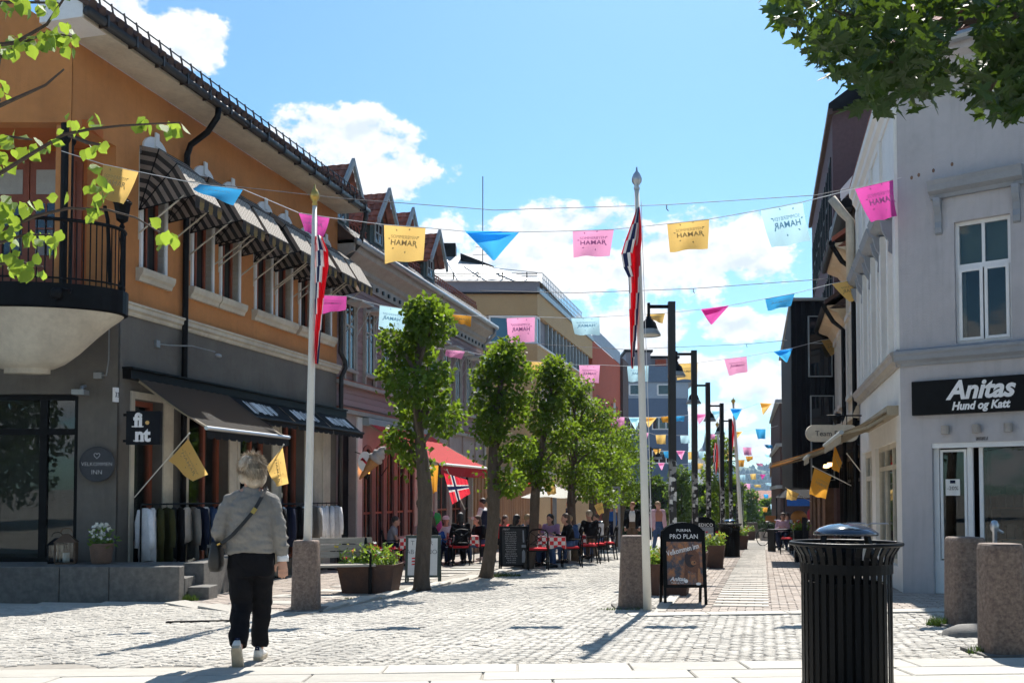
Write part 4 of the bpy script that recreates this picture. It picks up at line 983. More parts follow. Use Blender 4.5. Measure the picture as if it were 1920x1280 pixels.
# sill course round the corner
pr = [(0,2.98),(.03,2.98),(.05,3.02),(.11,3.06),(.12,3.12),(.14,3.15),(.14,3.19),(0,3.23)]
b = MB(); b.prism(pr, lambda a, z, q: (q, -a, z), -.05, CW+.1); b.build('string_course', 'trim_grey', cs, fixn=True)
b = MB(); b.prism(pr, lambda a, z, q: (q, -a, z), -CL, .06); xf(b, FA.m); b.build('string_course', 'siding_trim', cs, world=True, fixn=True)
# eaves cornice and roof
pe = [(0,6.95),(.05,6.95),(.08,7.05),(.2,7.12),(.22,7.22),(.34,7.28),(.36,7.4),(0,7.45)]
b = MB(); b.prism(pe, lambda a, z, q: (q, -a, z), -.1, CW+.1); b.build('cornice', 'lilac_white', cs, fixn=True)
b = MB(); b.prism([(a*.45, z) for a, z in pe], lambda a, z, q: (q, -a, z), -CL, .1); xf(b, FA.m); b.build('cornice', 'white_paint', cs, world=True, fixn=True)
b = MB(); b.tube([(-.2,-.42,7.42),(CW+.2,-.42,7.42)], .07, 8); b.build('gutter', 'zinc', cs)
rt = MB(); rt.quad((-.15,-.38,7.46),(CW+.2,-.38,7.46),(CW+2,4,10.4),(-.8,4,10.4)); rf = rt.build('roof', 'tile_red', cs)
tiles(rf, (-.2,-.4,7.5), (CW+.6,0,0), (0,4.2,2.82), 16, 13, name='roof_tiles')
rt = MB(); rt.quad((-CL,-.16,7.46),(.15,-.16,7.46),(.0,4,10.4),(-CL,4,10.4)); xf(rt, FA.m); rt.build('roof', 'tile_red', cs, world=True)
# upper window of the chamfer, bonnet with consoles
o = MB(); frame(o, .76, 1.48, 3.25, 4.97, .08, .07, .05); o.box(.81, 1.43, .085, .145, 4.3, 4.37); o.box(1.1, 1.14, .086, .144, 4.37, 4.92); wo = o.build('window', 'white_trim', cs)
for x0, x1, z0, z1, bk in ((.8, 1.1, 4.36, 4.93, 'blind_green'), (1.14, 1.44, 4.36, 4.93, 'blind_green')):
    g = MB(); g.box(x0, x1, .11, .115, z0, z1); g.build('pane', 'glass', wo); g = MB(); g.box(x0, x1, .19, .2, z0, z1); g.build('blind', bk, wo)
for x0, x1 in ((.8, 1.11), (1.13, 1.44)):
    s = MB(); frame(s, x0, x1, 3.29, 4.3, .055, .05, .04); so = s.build('sash', 'white_trim', wo); g = MB(); g.box(x0+.03, x1-.03, .075, .08, 3.32, 4.27); g.build('pane', 'glass', so)
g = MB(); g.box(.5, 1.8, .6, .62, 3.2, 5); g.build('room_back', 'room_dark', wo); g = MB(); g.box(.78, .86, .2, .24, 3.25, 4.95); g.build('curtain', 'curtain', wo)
b = MB(); b.prism([(0,5.33),(.06,5.33),(.08,5.38),(.17,5.42),(.19,5.5),(.22,5.56),(0,5.6)], lambda a, z, q: (q, -a, z), .46, 1.66); bo = b.build('window_bonnet', 'trim_grey', cs, fixn=True)
for x in (.52, 1.52):
    b = MB(); b.prism([(0,4.82),(.05,4.84),(.06,4.92),(.04,5.0),(.06,5.1),(.12,5.2),(.14,5.28),(.14,5.33),(0,5.33)], lambda a, z, q: (q, -a, z), x, x+.09); b.build('console', 'trim_grey', bo, fixn=True)
for x, z in ((.2, 5.72), (.3, 5.74), (.5, 5.76), (.75, 5.8)): b = MB(); b.ell((x,-.0,z), (.02,.006,.03), 6, 5); b.build('plaster_hole', 'terracotta', cs)
# shop door
o = MB(); frame(o, .42, 1.74, -.45, 1.86, .1, .08, .07, sill=False); o.box(.86, .93, .105, .175, -.45, 1.79); o.box(1.0, 1.05, .16, .22, -.45, 1.79); o.box(.49, .86, .11, .17, -.45, .2); o.box(.42, 1.74, .02, .1, 1.79, 1.98); do = o.build('door', 'white_trim', cs)
s = MB(); frame(s, .5, .85, .22, 1.77, .115, .04, .035); so = s.build('sidelight', 'white_trim', do); g = MB(); g.box(.52, .83, .13, .135, .25, 1.74); g.build('pane', 'glass', so)
g = MB(); g.box(1.05, 1.72, .19, .195, -.4, 1.78); g.build('pane', 'glass', do)
g = MB(); g.box(.57, .76, .112, .114, 1.12, 1.35); nt = g.build('notice', 'paper', do); text('lettering', '-20%', .075, 'print_dark', basis((.665,.109,1.22), (1,0,0), (0,0,1)), nt); g = MB(); g.box(.63, .7, .108, .111, 1.29, 1.335); g.build('mark', 'cloth_navy', nt)
g = MB(); g.box(1.0, 1.16, .0, .02, 1.88, 1.93); g.build('sensor', 'black_metal', do)
for x in (.62, 1.02, 1.42):
    g = MB(); g.lathe([(0,1.98),(.055,1.98),(.055,2.1),(0,2.1)], 12, (x,-.06,0)); g.build('downlight', 'siding_trim', do)
# shop room with shelves and lettering
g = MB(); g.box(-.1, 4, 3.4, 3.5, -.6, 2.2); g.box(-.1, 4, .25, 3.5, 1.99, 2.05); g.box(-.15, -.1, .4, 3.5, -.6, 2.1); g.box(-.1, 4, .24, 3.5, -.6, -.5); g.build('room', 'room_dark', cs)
g = MB()
for z in (-.1, .4, .9): g.box(.6, 1.5, 2.6, 3.3, z, z+.03); g.box(1.7, 2.6, 2.2, 3.0, z, z+.03)
for x in (.6, 1.5, 1.7, 2.6): g.box(x, x+.04, 2.6, 3.3, -.5, 1.2)
so = g.build('shelf', 'timber_orange', cs)
rr = random.Random(8); gm = [MB() for _ in range(3)]
for z in (-.07, .43, .93):
    for x in [.65+.12*k for k in range(7)]+[1.75+.12*k for k in range(7)]: rr.choice(gm).box(x, x+.1, 2.45, 2.7, z, z+rr.uniform(.15, .35))
for q, mm in zip(gm, ('cloth_beige', 'cloth_brown', 'terracotta')): q.build('goods', mm, cs)
text('lettering', 'Anitas', .42, 'trim_grey', basis((1.9,3.38,1.6), (1,0,0), (0,0,1)), cs, shear=.25, offset=.008)
g = MB(); g.lathe([(0,1.8),(.05,1.8),(.07,1.72),(0,1.72)], 10, (1.62,1.2,0)); g.build('ceiling_lamp', 'bulb_warm', cs)
# street side: windows, bonnets, pilaster strips, shop window
for a, c in sw:
    o = window(cs, a, c, 3.45, 5.2, .08, 'white_trim', .06, 'dark_glass', ((.5,), (.62,)), .06, FA.m)
    def loc(q): xf(q, FA.m); q.v = [tuple(iv @ Vector(v)) for v in q.v]; return q
    loc(MB().box(a-.16, a-.01, -.07, .02, 3.24, 5.3)).build('surround', 'white_paint', o); loc(MB().box(c+.01, c+.16, -.07, .02, 3.24, 5.3)).build('surround', 'white_paint', o)
    q = MB(); q.prism([(0,5.32),(.1,5.36),(.2,5.44),(.24,5.56),(0,5.6)], lambda u, z, t: (t, -u, z), a-.26, c+.26); loc(q).build('window_bonnet', 'trim_grey', o, fixn=True)
    for x in (a-.2, c+.1):
        q = MB(); q.prism([(0,4.8),(.06,4.85),(.05,5.0),(.13,5.15),(.17,5.32),(0,5.33)], lambda u, z, t: (t, -u, z), x, x+.1); loc(q).build('console', 'trim_grey', o, fixn=True)
for s in (-.12, -1.9, -3.3, -4.7, -5.9): 
    q = MB(); q.box(s-.1, s+.1, -.045, .0, 3.24, 6.94); xf(q, FA.m); q.build('pilaster_strip', 'white_paint', cs, world=True)
o = window(cs, -3.3, -.55, .05, 1.95, .06, 'cream_paint', .08, 'glass', ((.33, .66), (.8,)), .08, FA.m)
o = window(cs, -5.6, -3.9, -.6, 1.95, .06, 'cream_paint', .1, 'glass', ((.5,), (.8,)), .08, FA.m)
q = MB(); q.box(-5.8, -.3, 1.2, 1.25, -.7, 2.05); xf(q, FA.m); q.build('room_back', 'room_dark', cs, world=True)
awn(cs, -4.3, -.25, 2.40, 2.06, .8, 'canvas_tan', 'canvas_tan', .16, 8, .02, True, 'awning', 'grey_board', FA.m)
q = MB(); q.box(-4.35, -.2, -.16, 0, 2.3, 2.44)
for x in (-1.2, -2.2, -3.2): q.bar((x,-.1,2.3), (x,-.78,2.0), .05, .06)
xf(q, FA.m); q.build('awning_case', 'canvas_tan', cs, world=True)
q = MB(); q.tube([(-CL-.02,-.5,7.3),(-CL-.02,-.3,7.0),(-CL-.02,-.14,6.8),(-CL-.02,-.14,5.5)], .09, 8); xf(q, FA.m); q.build('downpipe', 'cream_paint', cs, world=True, smooth=True)
# ---------------- two cream wooden houses
def rhouse(name, label, s0, s1, eave, wm, rm, base=-1.4, dep=7, dormer=False):
    O = FA.w(s0, 0, 0); t = thing(name, label, 'building', (O.x, O.y, 0), SA+math.pi); Ln = s1-s0; fc = Fac(O.x, O.y, SA+math.pi)
    b = MB(); wall(b, 0, Ln, 2.7, eave, [(.5+1.25*i, 1.1+1.25*i, 3.5, 4.9) for i in range(int(Ln/1.25))], 0, .15); b.box(0, Ln, .2, dep, 2.7, eave); b.build('wall', wm, t)
    b = MB(); b.box(0, Ln, .15, dep, base, 2.7); b.build('wall', 'black_board', t)
    for i in range(int(Ln/.28)):
        b = MB(); b.box(.05+i*.28, .10+i*.28, -.03, .0, 3.3, eave-.3); 
        if not any(.4+1.25*k < .08+i*.28 < 1.2+1.25*k for k in range(6)): b.build('batten', 'old_boards', t)
    for i in range(int(Ln/1.25)):
        o = window(t, .5+1.25*i, 1.1+1.25*i, 3.5, 4.9, .03, 'old_boards', .05, 'dark_glass', ((.5,), (.6,)), .06); q = MB()
        q.box(.38+1.25*i, .49+1.25*i, -.06, .02, 3.35, 5.05); q.box(1.11+1.25*i, 1.22+1.25*i, -.06, .02, 3.35, 5.05); q.box(.34+1.25*i, 1.26+1.25*i, -.1, .02, 5.05, 5.17); q.box(.36+1.25*i, 1.24+1.25*i, -.09, .02, 3.26, 3.35); q.build('surround', 'old_boards', o)
    b = MB(); b.prism([(0,2.7),(.12,2.72),(.12,2.8),(.06,2.95),(0,3.0)], lambda a, z, q: (q, -a, z), 0, Ln); b.build('ledge', 'cream_render', t, fixn=True)
    b = MB(); b.prism([(0,eave-.3),(.08,eave-.28),(.2,eave-.1),(.42,eave),(.45,eave+.08),(0,eave+.1)], lambda a, z, q: (q, -a, z), 0, Ln); b.build('cornice', 'cream_render', t, fixn=True)
    b = MB(); b.tube([(0,-.5,eave+.08),(Ln,-.5,eave+.08)], .07, 8); b.tube([(Ln-.06,-.5,eave+.05),(Ln-.06,-.3,eave-.3),(Ln-.06,-.08,eave-.5),(Ln-.06,-.08,base)], .05, 8); b.build('gutter', 'black_metal', t)
    b = MB(); b.hexa([(-.05,-.5,eave+.1),(Ln+.05,-.5,eave+.1),(Ln+.05,3,eave+2.4),(-.05,3,eave+2.4)], [(-.05,-.5,eave+.2),(Ln+.05,-.5,eave+.2),(Ln+.05,3,eave+2.5),(-.05,3,eave+2.5)]); b.quad((-.05,3,eave+2.4),(Ln+.05,3,eave+2.4),(Ln+.05,dep,eave),(-.05,dep,eave)); b.quad((Ln,-.4,eave),(Ln,dep,eave),(Ln,3,eave+2.4),(Ln,3,eave+2.4)); rf = b.build('roof', rm, t)
    # shop fronts
    for i in range(int(Ln/1.2)):
        o = window(t, .1+1.2*i, 1.15+1.2*i, base+.9, 2.0, .06, 'black_metal', .08, 'dark_glass', ((.5,), (.78,)), .08, None, 'shop_window')
    q = MB(); q.box(0, Ln, -.05, .15, 2.15, 2.66); q.build('fascia', 'black_board', t)
    return t, fc, rf
ha, fa_, ra_ = rhouse('cream_house', 'cream timber house with dark red roof beside the white corner shop', -8.7, -6.1, 6.3, 'cream_render', 'brown_red')
hb_, fb_, rb_ = rhouse('cream_house', 'cream timber house with black gutter next to the black building', -12.4, -8.8, 5.5, 'old_boards', 'tile_dark')
# tiled dormer with pale barge board
dA = at(1563, 395, 24.5); q = MB(); q.box(-.9, .9, 0, 3, -.2, 1.2); 
dm = thing('tiled_gable', 'brown tiled gable end with pale barge board above the cream house', 'gable', (9.05, 25.4, 8.0), SA+math.pi)
q = MB(); q.box(-.6, 2.2, .05, 4, -2.4, .9); q.build('wall', 'cream_render', dm)
tiles(dm, (-.75,-.35,.35), (3.2,0,0), (0,1.6,1.75), 12, 8, 'tile_red', 'roof_tiles'); q = MB(); q.quad((-.75,-.35,.3),(2.45,-.35,.3),(2.45,1.25,2.05),(-.75,1.25,2.05)); q.build('roof', 'tile_dark', dm)
q = MB(); q.hexa([(-.95,-.45,.2),(-.75,-.45,.2),(-.75,1.25,2.1),(-.95,1.25,2.1)], [(-.95,-.45,.5),(-.75,-.45,.5),(-.75,1.25,2.4),(-.95,1.25,2.4)]); q.build('barge_board', 'white_trim', dm, fixn=True); q = MB(); q.hexa([(2.46,-.45,.2),(2.62,-.45,.2),(2.62,1.25,2.1),(2.46,1.25,2.1)], [(2.46,-.45,.5),(2.62,-.45,.5),(2.62,1.25,2.4),(2.46,1.25,2.4)]); q.build('barge_board', 'white_trim', dm, fixn=True)
q = MB(); q.box(-.9, 2.6, -.5, -.2, .05, .28); q.build('gutter', 'black_metal', dm)
# ---------------- tall brown building and black building
O = FA.w(-24, .0, 0); tb = thing('brown_tall_building', 'tall dark brown brick building rising behind the cream houses', 'building', (O.x, O.y, 0), SA+math.pi)
b = MB(); b.box(0, 11.3, 0, 9, -3, 11.7); b.build('wall', 'mauve_brick', tb)
b = MB(); b.prism([(-.1,11.7),(-.1,11.85),(4.2,14.8),(9,11.9),(9,11.7)], lambda y, z, q: (q, y, z), -.2, 11.5); b.build('roof', 'black_board', tb, fixn=True)
b = MB(); b.box(-.2, 11.5, -.12, 0, 11.55, 11.7); b.build('soffit', 'dark_brick', tb)
for z in (2.8, 5.6, 8.6):
    for i in range(8): window(tb, .5+i*1.35, 1.3+i*1.35, z, z+2.0, -.03, 'black_metal', .07, 'dark_glass', ((), (.5,)), .06)
bk = thing('black_building', 'black clad three-storey building with tall framed windows', 'building', (7.65, 26.2, -.6))
b = MB(); b.hexa([(8.9,26.25,-2),(9.6,26.25,-2),(12.4,37.9,-2),(11.9,37.9,-2)], [(8.9,26.25,1.3),(9.6,26.25,1.3),(12.4,37.9,1.3),(11.9,37.9,1.3)]); b.build('wall', 'dark_brick', bk, world=True)
for i in range(4):
    q = MB(); x_, y_ = 8.75+.75*i, 26.6+2.8*i; q.box(x_-.12, x_+.12, y_-.12, y_+.12, -2, 1.3); q.build('pillar', 'terracotta', bk, world=True)
b = MB(); b.hexa([(7.65,26.2,1.3),(9.6,26.2,1.3),(12.4,38,1.3),(10.7,38,1.3)], [(7.65,26.2,6.42),(9.6,26.2,6.42),(12.4,38,6.42),(10.7,38,6.42)]); b.build('wall', 'black_board', bk, world=True)
for i in range(15):
    q = MB(); q.box(7.66+i*.13, 7.775+i*.13, 26.17, 26.2, 1.3, 6.4); q.build('board', 'black_board', bk, world=True)
for x0, x1, z0, z1 in ((8.1, 8.75, 4.33, 6.0), (8.14, 8.78, 1.5, 3.82)): window(bk, x0, x1, z0, z1, 26.09, 'grey_board', .025, 'dark_glass', ((), (.55,)), .07, Matrix.Identity(4))
b = MB(); b.hexa([(7.6,26.1,6.42),(9.6,26.1,6.42),(12.4,38,6.42),(10.6,38,6.42)], [(7.6,26.1,6.5),(9.6,26.1,6.5),(12.4,38,6.5),(10.6,38,6.5)]); b.build('parapet', 'zinc', bk, world=True)
fb = thing('far_dark_building', 'dark brick building with stone ledges at the far right end of street', 'building', (12.9, 46, -1.3))
b = MB(); b.hexa([(12.85,46,-3),(18,45,-3),(21,60,-3),(16.2,60,-3)], [(12.85,46,5.6),(18,45,5.6),(21,60,5.6),(16.2,60,5.6)]); b.build('wall', 'dark_brick', fb, world=True)
for z in (1.4, 3.4, 5.5):
    b = MB(); b.hexa([(12.6,45.8,z),(18,44.8,z),(18,45.2,z),(16.1,60,z)], [(12.6,45.8,z+.15),(18,44.8,z+.15),(18,45.2,z+.15),(16.1,60,z+.15)]); b.build('ledge', 'grey_board', fb, world=True, fixn=True)
for z in (1.9, 3.9):
    for x in (13.2, 14.3): window(fb, x, x+.7, z, z+1.2, 45.55, 'grey_board', .08, 'dark_glass', ((.5,), ()), .1, Matrix.Identity(4))
# awning of the cream house, orange tan
awn(hb_, .2, 3.5, 2.42, 1.86, 1.75, 'canvas_orange', 'canvas_ochre', .30, 6, .03, True, 'awning', 'siding_trim', None, False); awn(ha, .1, 2.4, 2.45, 1.95, 1.0, 'canvas_tan', 'canvas_tan', .16, 6, .03, True, 'awning', 'grey_board')
for i, x in enumerate((1.2, 2.6)):
    q = MB(); q.lathe([(0,1.9),(.06,1.9),(.08,1.82),(0,1.8)], 8, (x,-.35,0)); q.build('bulb', 'bulb_warm', hb_)
# ---------------- pale building peeping between, lakeside roofs at the street end
for nm, lab, c, w, d, h, wm, rm in (('lakeside_house', 'grey house with pinkish tiled roof at the foot of the street', (31.5, 122), 10, 6, 4.4, 'mauve_panel', 'tile_red'), ('lakeside_house', 'low house with flat dark roof box left of the tiled roof', (27, 128), 5, 6, 5.0, 'dark_brick', 'black_board')):
    z = gz(*c); t = thing(nm, lab, 'building', (c[0], c[1], z), .1); b = MB(); b.box(-w/2, w/2, 0, d, 0, h); b.build('wall', wm, t)
    b = MB(); b.prism([(-.3,h),(d/2,h+1.6),(d+.3,h)], lambda y, zz, q: (q, y, zz), -w/2-.3, w/2+.3); b.build('roof', rm, t, fixn=True)
    for i in range(3): window(t, -w/2+.8+i*w*.3, -w/2+1.9+i*w*.3, h-2, h-.8, -.04, 'white_trim', .08, 'dark_glass', ((.5,), ()), .06)
q = MB(); c = at(1283, 560, 120)
tw = thing('church_tower', 'pale tower with dark cap far off between the lamp posts', 'tower', (at(1322, 850, 130).x, 130, -3)); q = MB(); zt = at(1322, 838, 130).z+3; q.box(-.9, .9, -.9, .9, 0, zt-1.5); q.build('wall', 'white_paint', tw); q = MB(); q.lathe([(1.8,zt-1.5),(1.2,zt-.8),(.4,zt),(.12,zt+.8),(0,zt+2)], 8); q.build('roof', 'slate', tw)
# ================================================================== vegetation
def leaf_kite(b, p, d, nrm, L_, w, mi=0):
    s = d.cross(nrm)
    if s.length < 1e-4: s = d.orthogonal()
    s.normalize(); m = p+d*L_*.45-nrm*L_*.07
    b.add([p, m+s*w*.5+nrm*L_*.1, p+d*L_, m-s*w*.5+nrm*L_*.1], [(0,1,2),(0,2,3)], mi)
def rvec(r): 
    v = Vector((r.gauss(0,1), r.gauss(0,1), r.gauss(0,1))); return v.normalized()
def crown_leaves(b, r, c, rad, n, L_, squash=.85):
    for _ in range(n):
        v = rvec(r); k = r.random()**.38; p = c+Vector((v.x*rad*k, v.y*rad*k, v.z*rad*k*squash))
        d = (v*.5+rvec(r)*.7+Vector((0,0,-.35))).normalized(); leaf_kite(b, p, d, rvec(r), L_*r.uniform(.7, 1.25), L_*.85)
def lime(base, h0, h1, rw, seed, label, lean=(0,0), nleaf=4600, tr=.13, Lf=.085, clumps=17):
    r = random.Random(seed); t = thing('lime_tree', label, 'tree', (base[0], base[1], gz(*base[:2])), 0, 'pollarded lime trees along the kerb'); H = h1
    def ax(z): k = z/H; return Vector((lean[0]*k+.05*math.sin(z*2+seed), lean[1]*k+.04*math.cos(z*1.7+seed), z))
    b = MB(); zs = [0, .06, .2, .6, 1.1, 1.6, 2.1, 2.7, 3.3, H*.9]; b.tube([ax(z) for z in zs], [tr*1.25, tr*1.1, tr, tr*.95, tr*.92, tr*.95, tr*.8, tr*.6, tr*.4, tr*.12], 10)
    for k in range(4): a = r.uniform(0, 6.28); z = r.uniform(.6, 2); p = ax(z); b.ell(p+Vector((math.cos(a),math.sin(a),0))*tr*.8, (.05,.05,.07), 6, 5)
    b.build('trunk', 'bark', t, smooth=True)
    lb = MB(); cl = []
    for k in range(clumps):
        f = (k+.5)/clumps; z = h0+(h1-h0)*f; wid = rw*(math.sin(math.pi*min(1, .16+f*.80))**.65); a = k*2.4+r.uniform(-.4, .4); rr_ = wid*r.uniform(.35, .95)
        c = ax(z)+Vector((math.cos(a)*rr_, math.sin(a)*rr_, r.uniform(-.15, .15))); cl.append((c, r.uniform(.24, .46)*rw/.7))
    if seed in (11, 12): sgn = 1 if seed == 11 else -1; cl = [(c, rd) for c, rd in cl if not (c.z < 2.75 and (c.x-ax(c.z).x)*sgn > .05)]
    for c, rd in cl:
        z = max(.9, c.z-.35-.5*r.random()); p = ax(min(z, H*.85)); q = p.lerp(c, .55)+Vector((0,0,.05)); lb.tube([p, q, c], [tr*.32, tr*.2, .012], 5)
    lb.build('limb', 'bark', t)
    cb = MB(); tot = sum(rd**2 for _, rd in cl)
    for c, rd in cl: crown_leaves(cb, r, c, rd, int(nleaf*.93*rd**2/tot), Lf)
    for _ in range(int(nleaf*.07)):
        z = r.uniform(h0, h1); a = r.uniform(0, 6.28); w = rw*math.sin(math.pi*min(1, .16+(z-h0)/(h1-h0)*.8))**.65*r.random(); crown_leaves(cb, r, ax(z)+Vector((math.cos(a)*w, math.sin(a)*w, 0)), .12, 1, Lf)
    cr = cb.build('crown', 'leaf_lime', t); return t
LT = [((-1.42, 15.7), 1.85, 4.75, .66, 11, 'nearest lime tree, leafy column beside the white board stand', (-.15, 0), 5600, .13, .088),
      ((-.48, 18.8), 1.75, 4.6, .62, 12, 'second lime tree, its leaning trunk rising beside the chalkboard', (.28, 0), 5600, .13, .088),
      ((.35, 22.3), 1.9, 4.85, .62, 13, 'third lime tree, trunk leaning right behind the chalkboard', (.62, 0), 5400, .12, .09),
      ((1.59, 25.6), 1.9, 4.7, .78, 14, 'fourth lime tree, standing among the cafe tables', (.1, 0), 4200, .12, .092),
      ((2.46, 29.3), 1.8, 4.5, .85, 15, 'fifth lime tree, behind the seated man in black', (.1, 0), 4000, .12, .095),
      ((3.44, 35), 1.9, 4.9, .95, 16, 'sixth lime tree, by the far litter bin', (0, 0), 3600, .13, .105),
      ((4.3, 38.3), 1.9, 4.7, 1.0, 17, 'last lime tree of the row, next to the right flagpole', (.1, 0), 3400, .12, .11)]
for bs, h0, h1, rw, sd, lab, ln, nl, tr, lf in LT: lime(bs, h0, h1, rw, sd, lab, ln, nl, tr, lf)
# trees and hedge at the end of the square
def bush_tree(name, px, ytop, ybot, Y, wpx, seed, label, n=3000, trunk=True, m='leaf_hedge', cat='tree', Lf=None):
    r = random.Random(seed); c0 = at(px, ybot, Y); c1 = at(px, ytop, Y); w = wpx/F*Y; x = c0.x; zg = min(gz(x, Y), c0.z-.3); t = thing(name, label, cat, (x, Y, zg))
    if trunk: b = MB(); b.tube([(0,0,0),(.05,0,(c0.z-zg)*.7),(0,0,c1.z-zg-w*.4)], [.16, .12, .03], 7); b.build('trunk', 'bark', t)
    b = MB(); H = c1.z-c0.z; nc = 16; Lf = Lf or max(.1, Y*.0032)
    for k in range(nc):
        f = (k+.5)/nc; a = k*2.4; rr_ = w*.33*math.sin(math.pi*(.1+.85*f))**.6; cc = Vector((math.cos(a)*rr_, math.sin(a)*rr_, c0.z-zg+H*f)); crown_leaves(b, r, cc, min(w*.24, H*.3), n//nc, Lf)
    b.build('crown', m, t)
bush_tree('square_tree', 1278, 882, 985, 58, 62, 31, 'small round tree seen between the first two lamp posts', 2600)
bush_tree('square_tree', 1350, 822, 985, 54, 66, 32, 'taller airy tree behind the far lamp posts', 3000, m='leaf_lime')
bush_tree('square_tree', 1232, 895, 985, 64, 40, 33, 'bushy tree by the two walking women', 1800)
bush_tree('square_tree', 1403, 922, 1000, 74, 50, 34, 'low green tree below the wooded hill', 2200)
bush_tree('square_tree', 1440, 938, 1000, 88, 36, 35, 'pale green tree in front of the tiled lakeside roof', 1600)
bush_tree('square_tree', 1496, 955, 1000, 70, 40, 36, 'dark shrub behind the market stall', 1000)
bush_tree('square_tree', 1376, 895, 990, 66, 34, 37, 'leafy tree left of the far flagpole', 1600)
h0, h1 = at(1150, 905, 62), at(1398, 975, 62)
b = MB(); r = random.Random(40)
for _ in range(5200):
    p = Vector((r.uniform(h0.x, h1.x), 62+r.choice([0, 0, r.uniform(0, 1.6)]), r.uniform(h1.z-1.2, h0.z)+.08*math.sin(_))); leaf_kite(b, p, rvec(r), rvec(r), r.uniform(.16, .26), .2)
hd = thing('hedge', 'long clipped hedge across the square beneath the blue building', 'hedge', (h0.x, 62, gz(h0.x, 62))); b.build('foliage', 'leaf_hedge', hd, world=True)
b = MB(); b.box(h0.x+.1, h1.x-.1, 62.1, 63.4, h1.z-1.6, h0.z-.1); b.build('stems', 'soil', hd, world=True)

# foreground branches on the left: a tree outside the frame, each leaf its own part
lt = thing('foreground_tree', 'fresh light green leafy branches reaching in at upper left', 'tree', (-4.6, 5.2, gz(-4.6, 5.2)))
ivl = MATW[lt.name].inverted(); YB = 5.0
b = MB(); b.tube([(-4.6,5.2,-.3),(-4.55,5.2,1.5),(-4.4,5.2,3),(-4.3,5.2,4.6)], [.14,.12,.1,.05], 9); b.build('trunk', 'bark', lt, world=True, smooth=True)
BR = [[(-900,520),(-300,420),(0,325),(60,288),(120,252),(170,242),(225,236),(290,232),(338,230)], [(-900,560),(-300,480),(0,432),(70,404),(130,390),(200,393),(255,408),(300,436)],
      [(-700,250),(-200,120),(0,108),(40,82),(90,60),(140,70)], [(-400,230),(0,198),(45,178),(85,160),(120,130)], [(-300,120),(30,80),(88,46),(125,-10)], [(-500,30),(-100,10),(30,4),(110,6)], [(-400,330),(-60,270),(10,255),(60,262)],
      [(-600,520),(-100,470),(0,455),(45,440),(95,440)], [(-500,420),(-50,395),(20,385),(70,380)], [(130,253),(165,268),(190,272)], [(-500,560),(-60,505),(30,490),(80,500)], [(0,100),(-10,160),(0,190)]]
for i, pth in enumerate(BR):
    b = MB(); n = len(pth); yo = (i % 3-1)*.15
    P = [at(x, y, YB+yo+(.0 if k else .1)) for k, (x, y) in enumerate(pth)]; b.tube(P, [.011*(1-k/n)+.0025 for k in range(n)], 5); b.build('branch', 'twig', lt, world=True)
lm = []
for k in range(5):
    q = MB(); r = random.Random(k); c = r.uniform(.12, .3)
    pr = [(0,0),(.16,.2),(.34,.3),(.42,.5),(.36,.72),(.16,.9),(0,1.08)]
    vs = [(x, y-.0, -c*y*y*.5+abs(x)*.18) for x, y in pr]+[(-x, y, -c*y*y*.5+abs(x)*.18) for x, y in pr[1:-1]]+[(0,.3,-.02),(0,.65,-c*.2)]
    q.add(vs, [(0,1,2,12),(12,2,3,13),(3,4,13),(4,5,13),(5,6,13),(0,12,7),(12,8,7),(12,13,9,8),(9,13,10),(10,13,11),(11,13,6)]); lm.append(q.mesh('leaf', 'leaf_fresh', True))
CL_ = [(145,225,12,26,16),(70,270,9,24,14),(276,226,7,18,8),(322,232,9,20,10),(182,270,7,16,8),(175,360,13,26,26),(170,400,6,20,8),(310,438,8,18,12),(20,270,13,26,24),(60,445,13,42,20),(25,490,15,36,18),(20,420,16,26,26),(100,445,5,14,10),(55,500,6,20,8),(130,72,15,20,16),(85,62,13,24,12),(40,75,13,28,14),(5,85,7,12,20),(90,5,12,32,12),(25,8,12,28,12),(3,170,5,8,14),(5,300,6,12,12),(45,380,12,26,12),(10,380,10,16,20)]
r = random.Random(21)
for cx, cy, n, sx, sy in CL_:
    for _ in range(n):
        p = at(cx+r.gauss(0, sx*.6), cy+r.gauss(0, sy*.6), YB+r.uniform(-.18, .18)); L_ = r.uniform(.045, .085)
        o = inst('leaf', r.choice(lm), lt, ivl @ p, (R(-90+r.gauss(0, 32)), R(r.gauss(0, 38)), R(r.gauss(0, 45)+(180 if r.random() < .4 else 0))), (L_*.98, L_, L_))
# foreground maple on the right: crown from outside the frame
mp = thing('maple_tree', 'dark green maple crown hanging in from the upper right', 'tree', (7.2, 6.0, gz(7.2, 6.0)))
ivm = MATW[mp.name].inverted()
b = MB(); b.tube([(7.2,6,-.3),(7.15,6.1,2),(6.9,6.5,4),(6.2,7,5.6)], [.24,.2,.16,.1], 9); b.build('trunk', 'bark', mp, world=True, smooth=True)
pts = [(0,-.05),(.12,.08),(.42,-.02),(.34,.16),(.62,.24),(.46,.34),(.58,.56),(.32,.5),(.24,.62),(.16,.58),(.12,.82),(0,1.05)]
star = pts+[(-x, y) for x, y in reversed(pts[1:-1])]
mq = []
for k in range(4):
    q = MB(); r = random.Random(k+50); c = r.uniform(.1, .35); z = lambda x, y: -c*y*y*.4+abs(x)*r.uniform(-.1, .25)
    q.add([(0,.35,.02)]+[(x, y, z(x, y)) for x, y in star], [(0, i+1, (i+1) % len(star)+1) for i in range(len(star))]); mq.append(q)
mm = [q.mesh('leaf', 'leaf_maple') for q in mq]
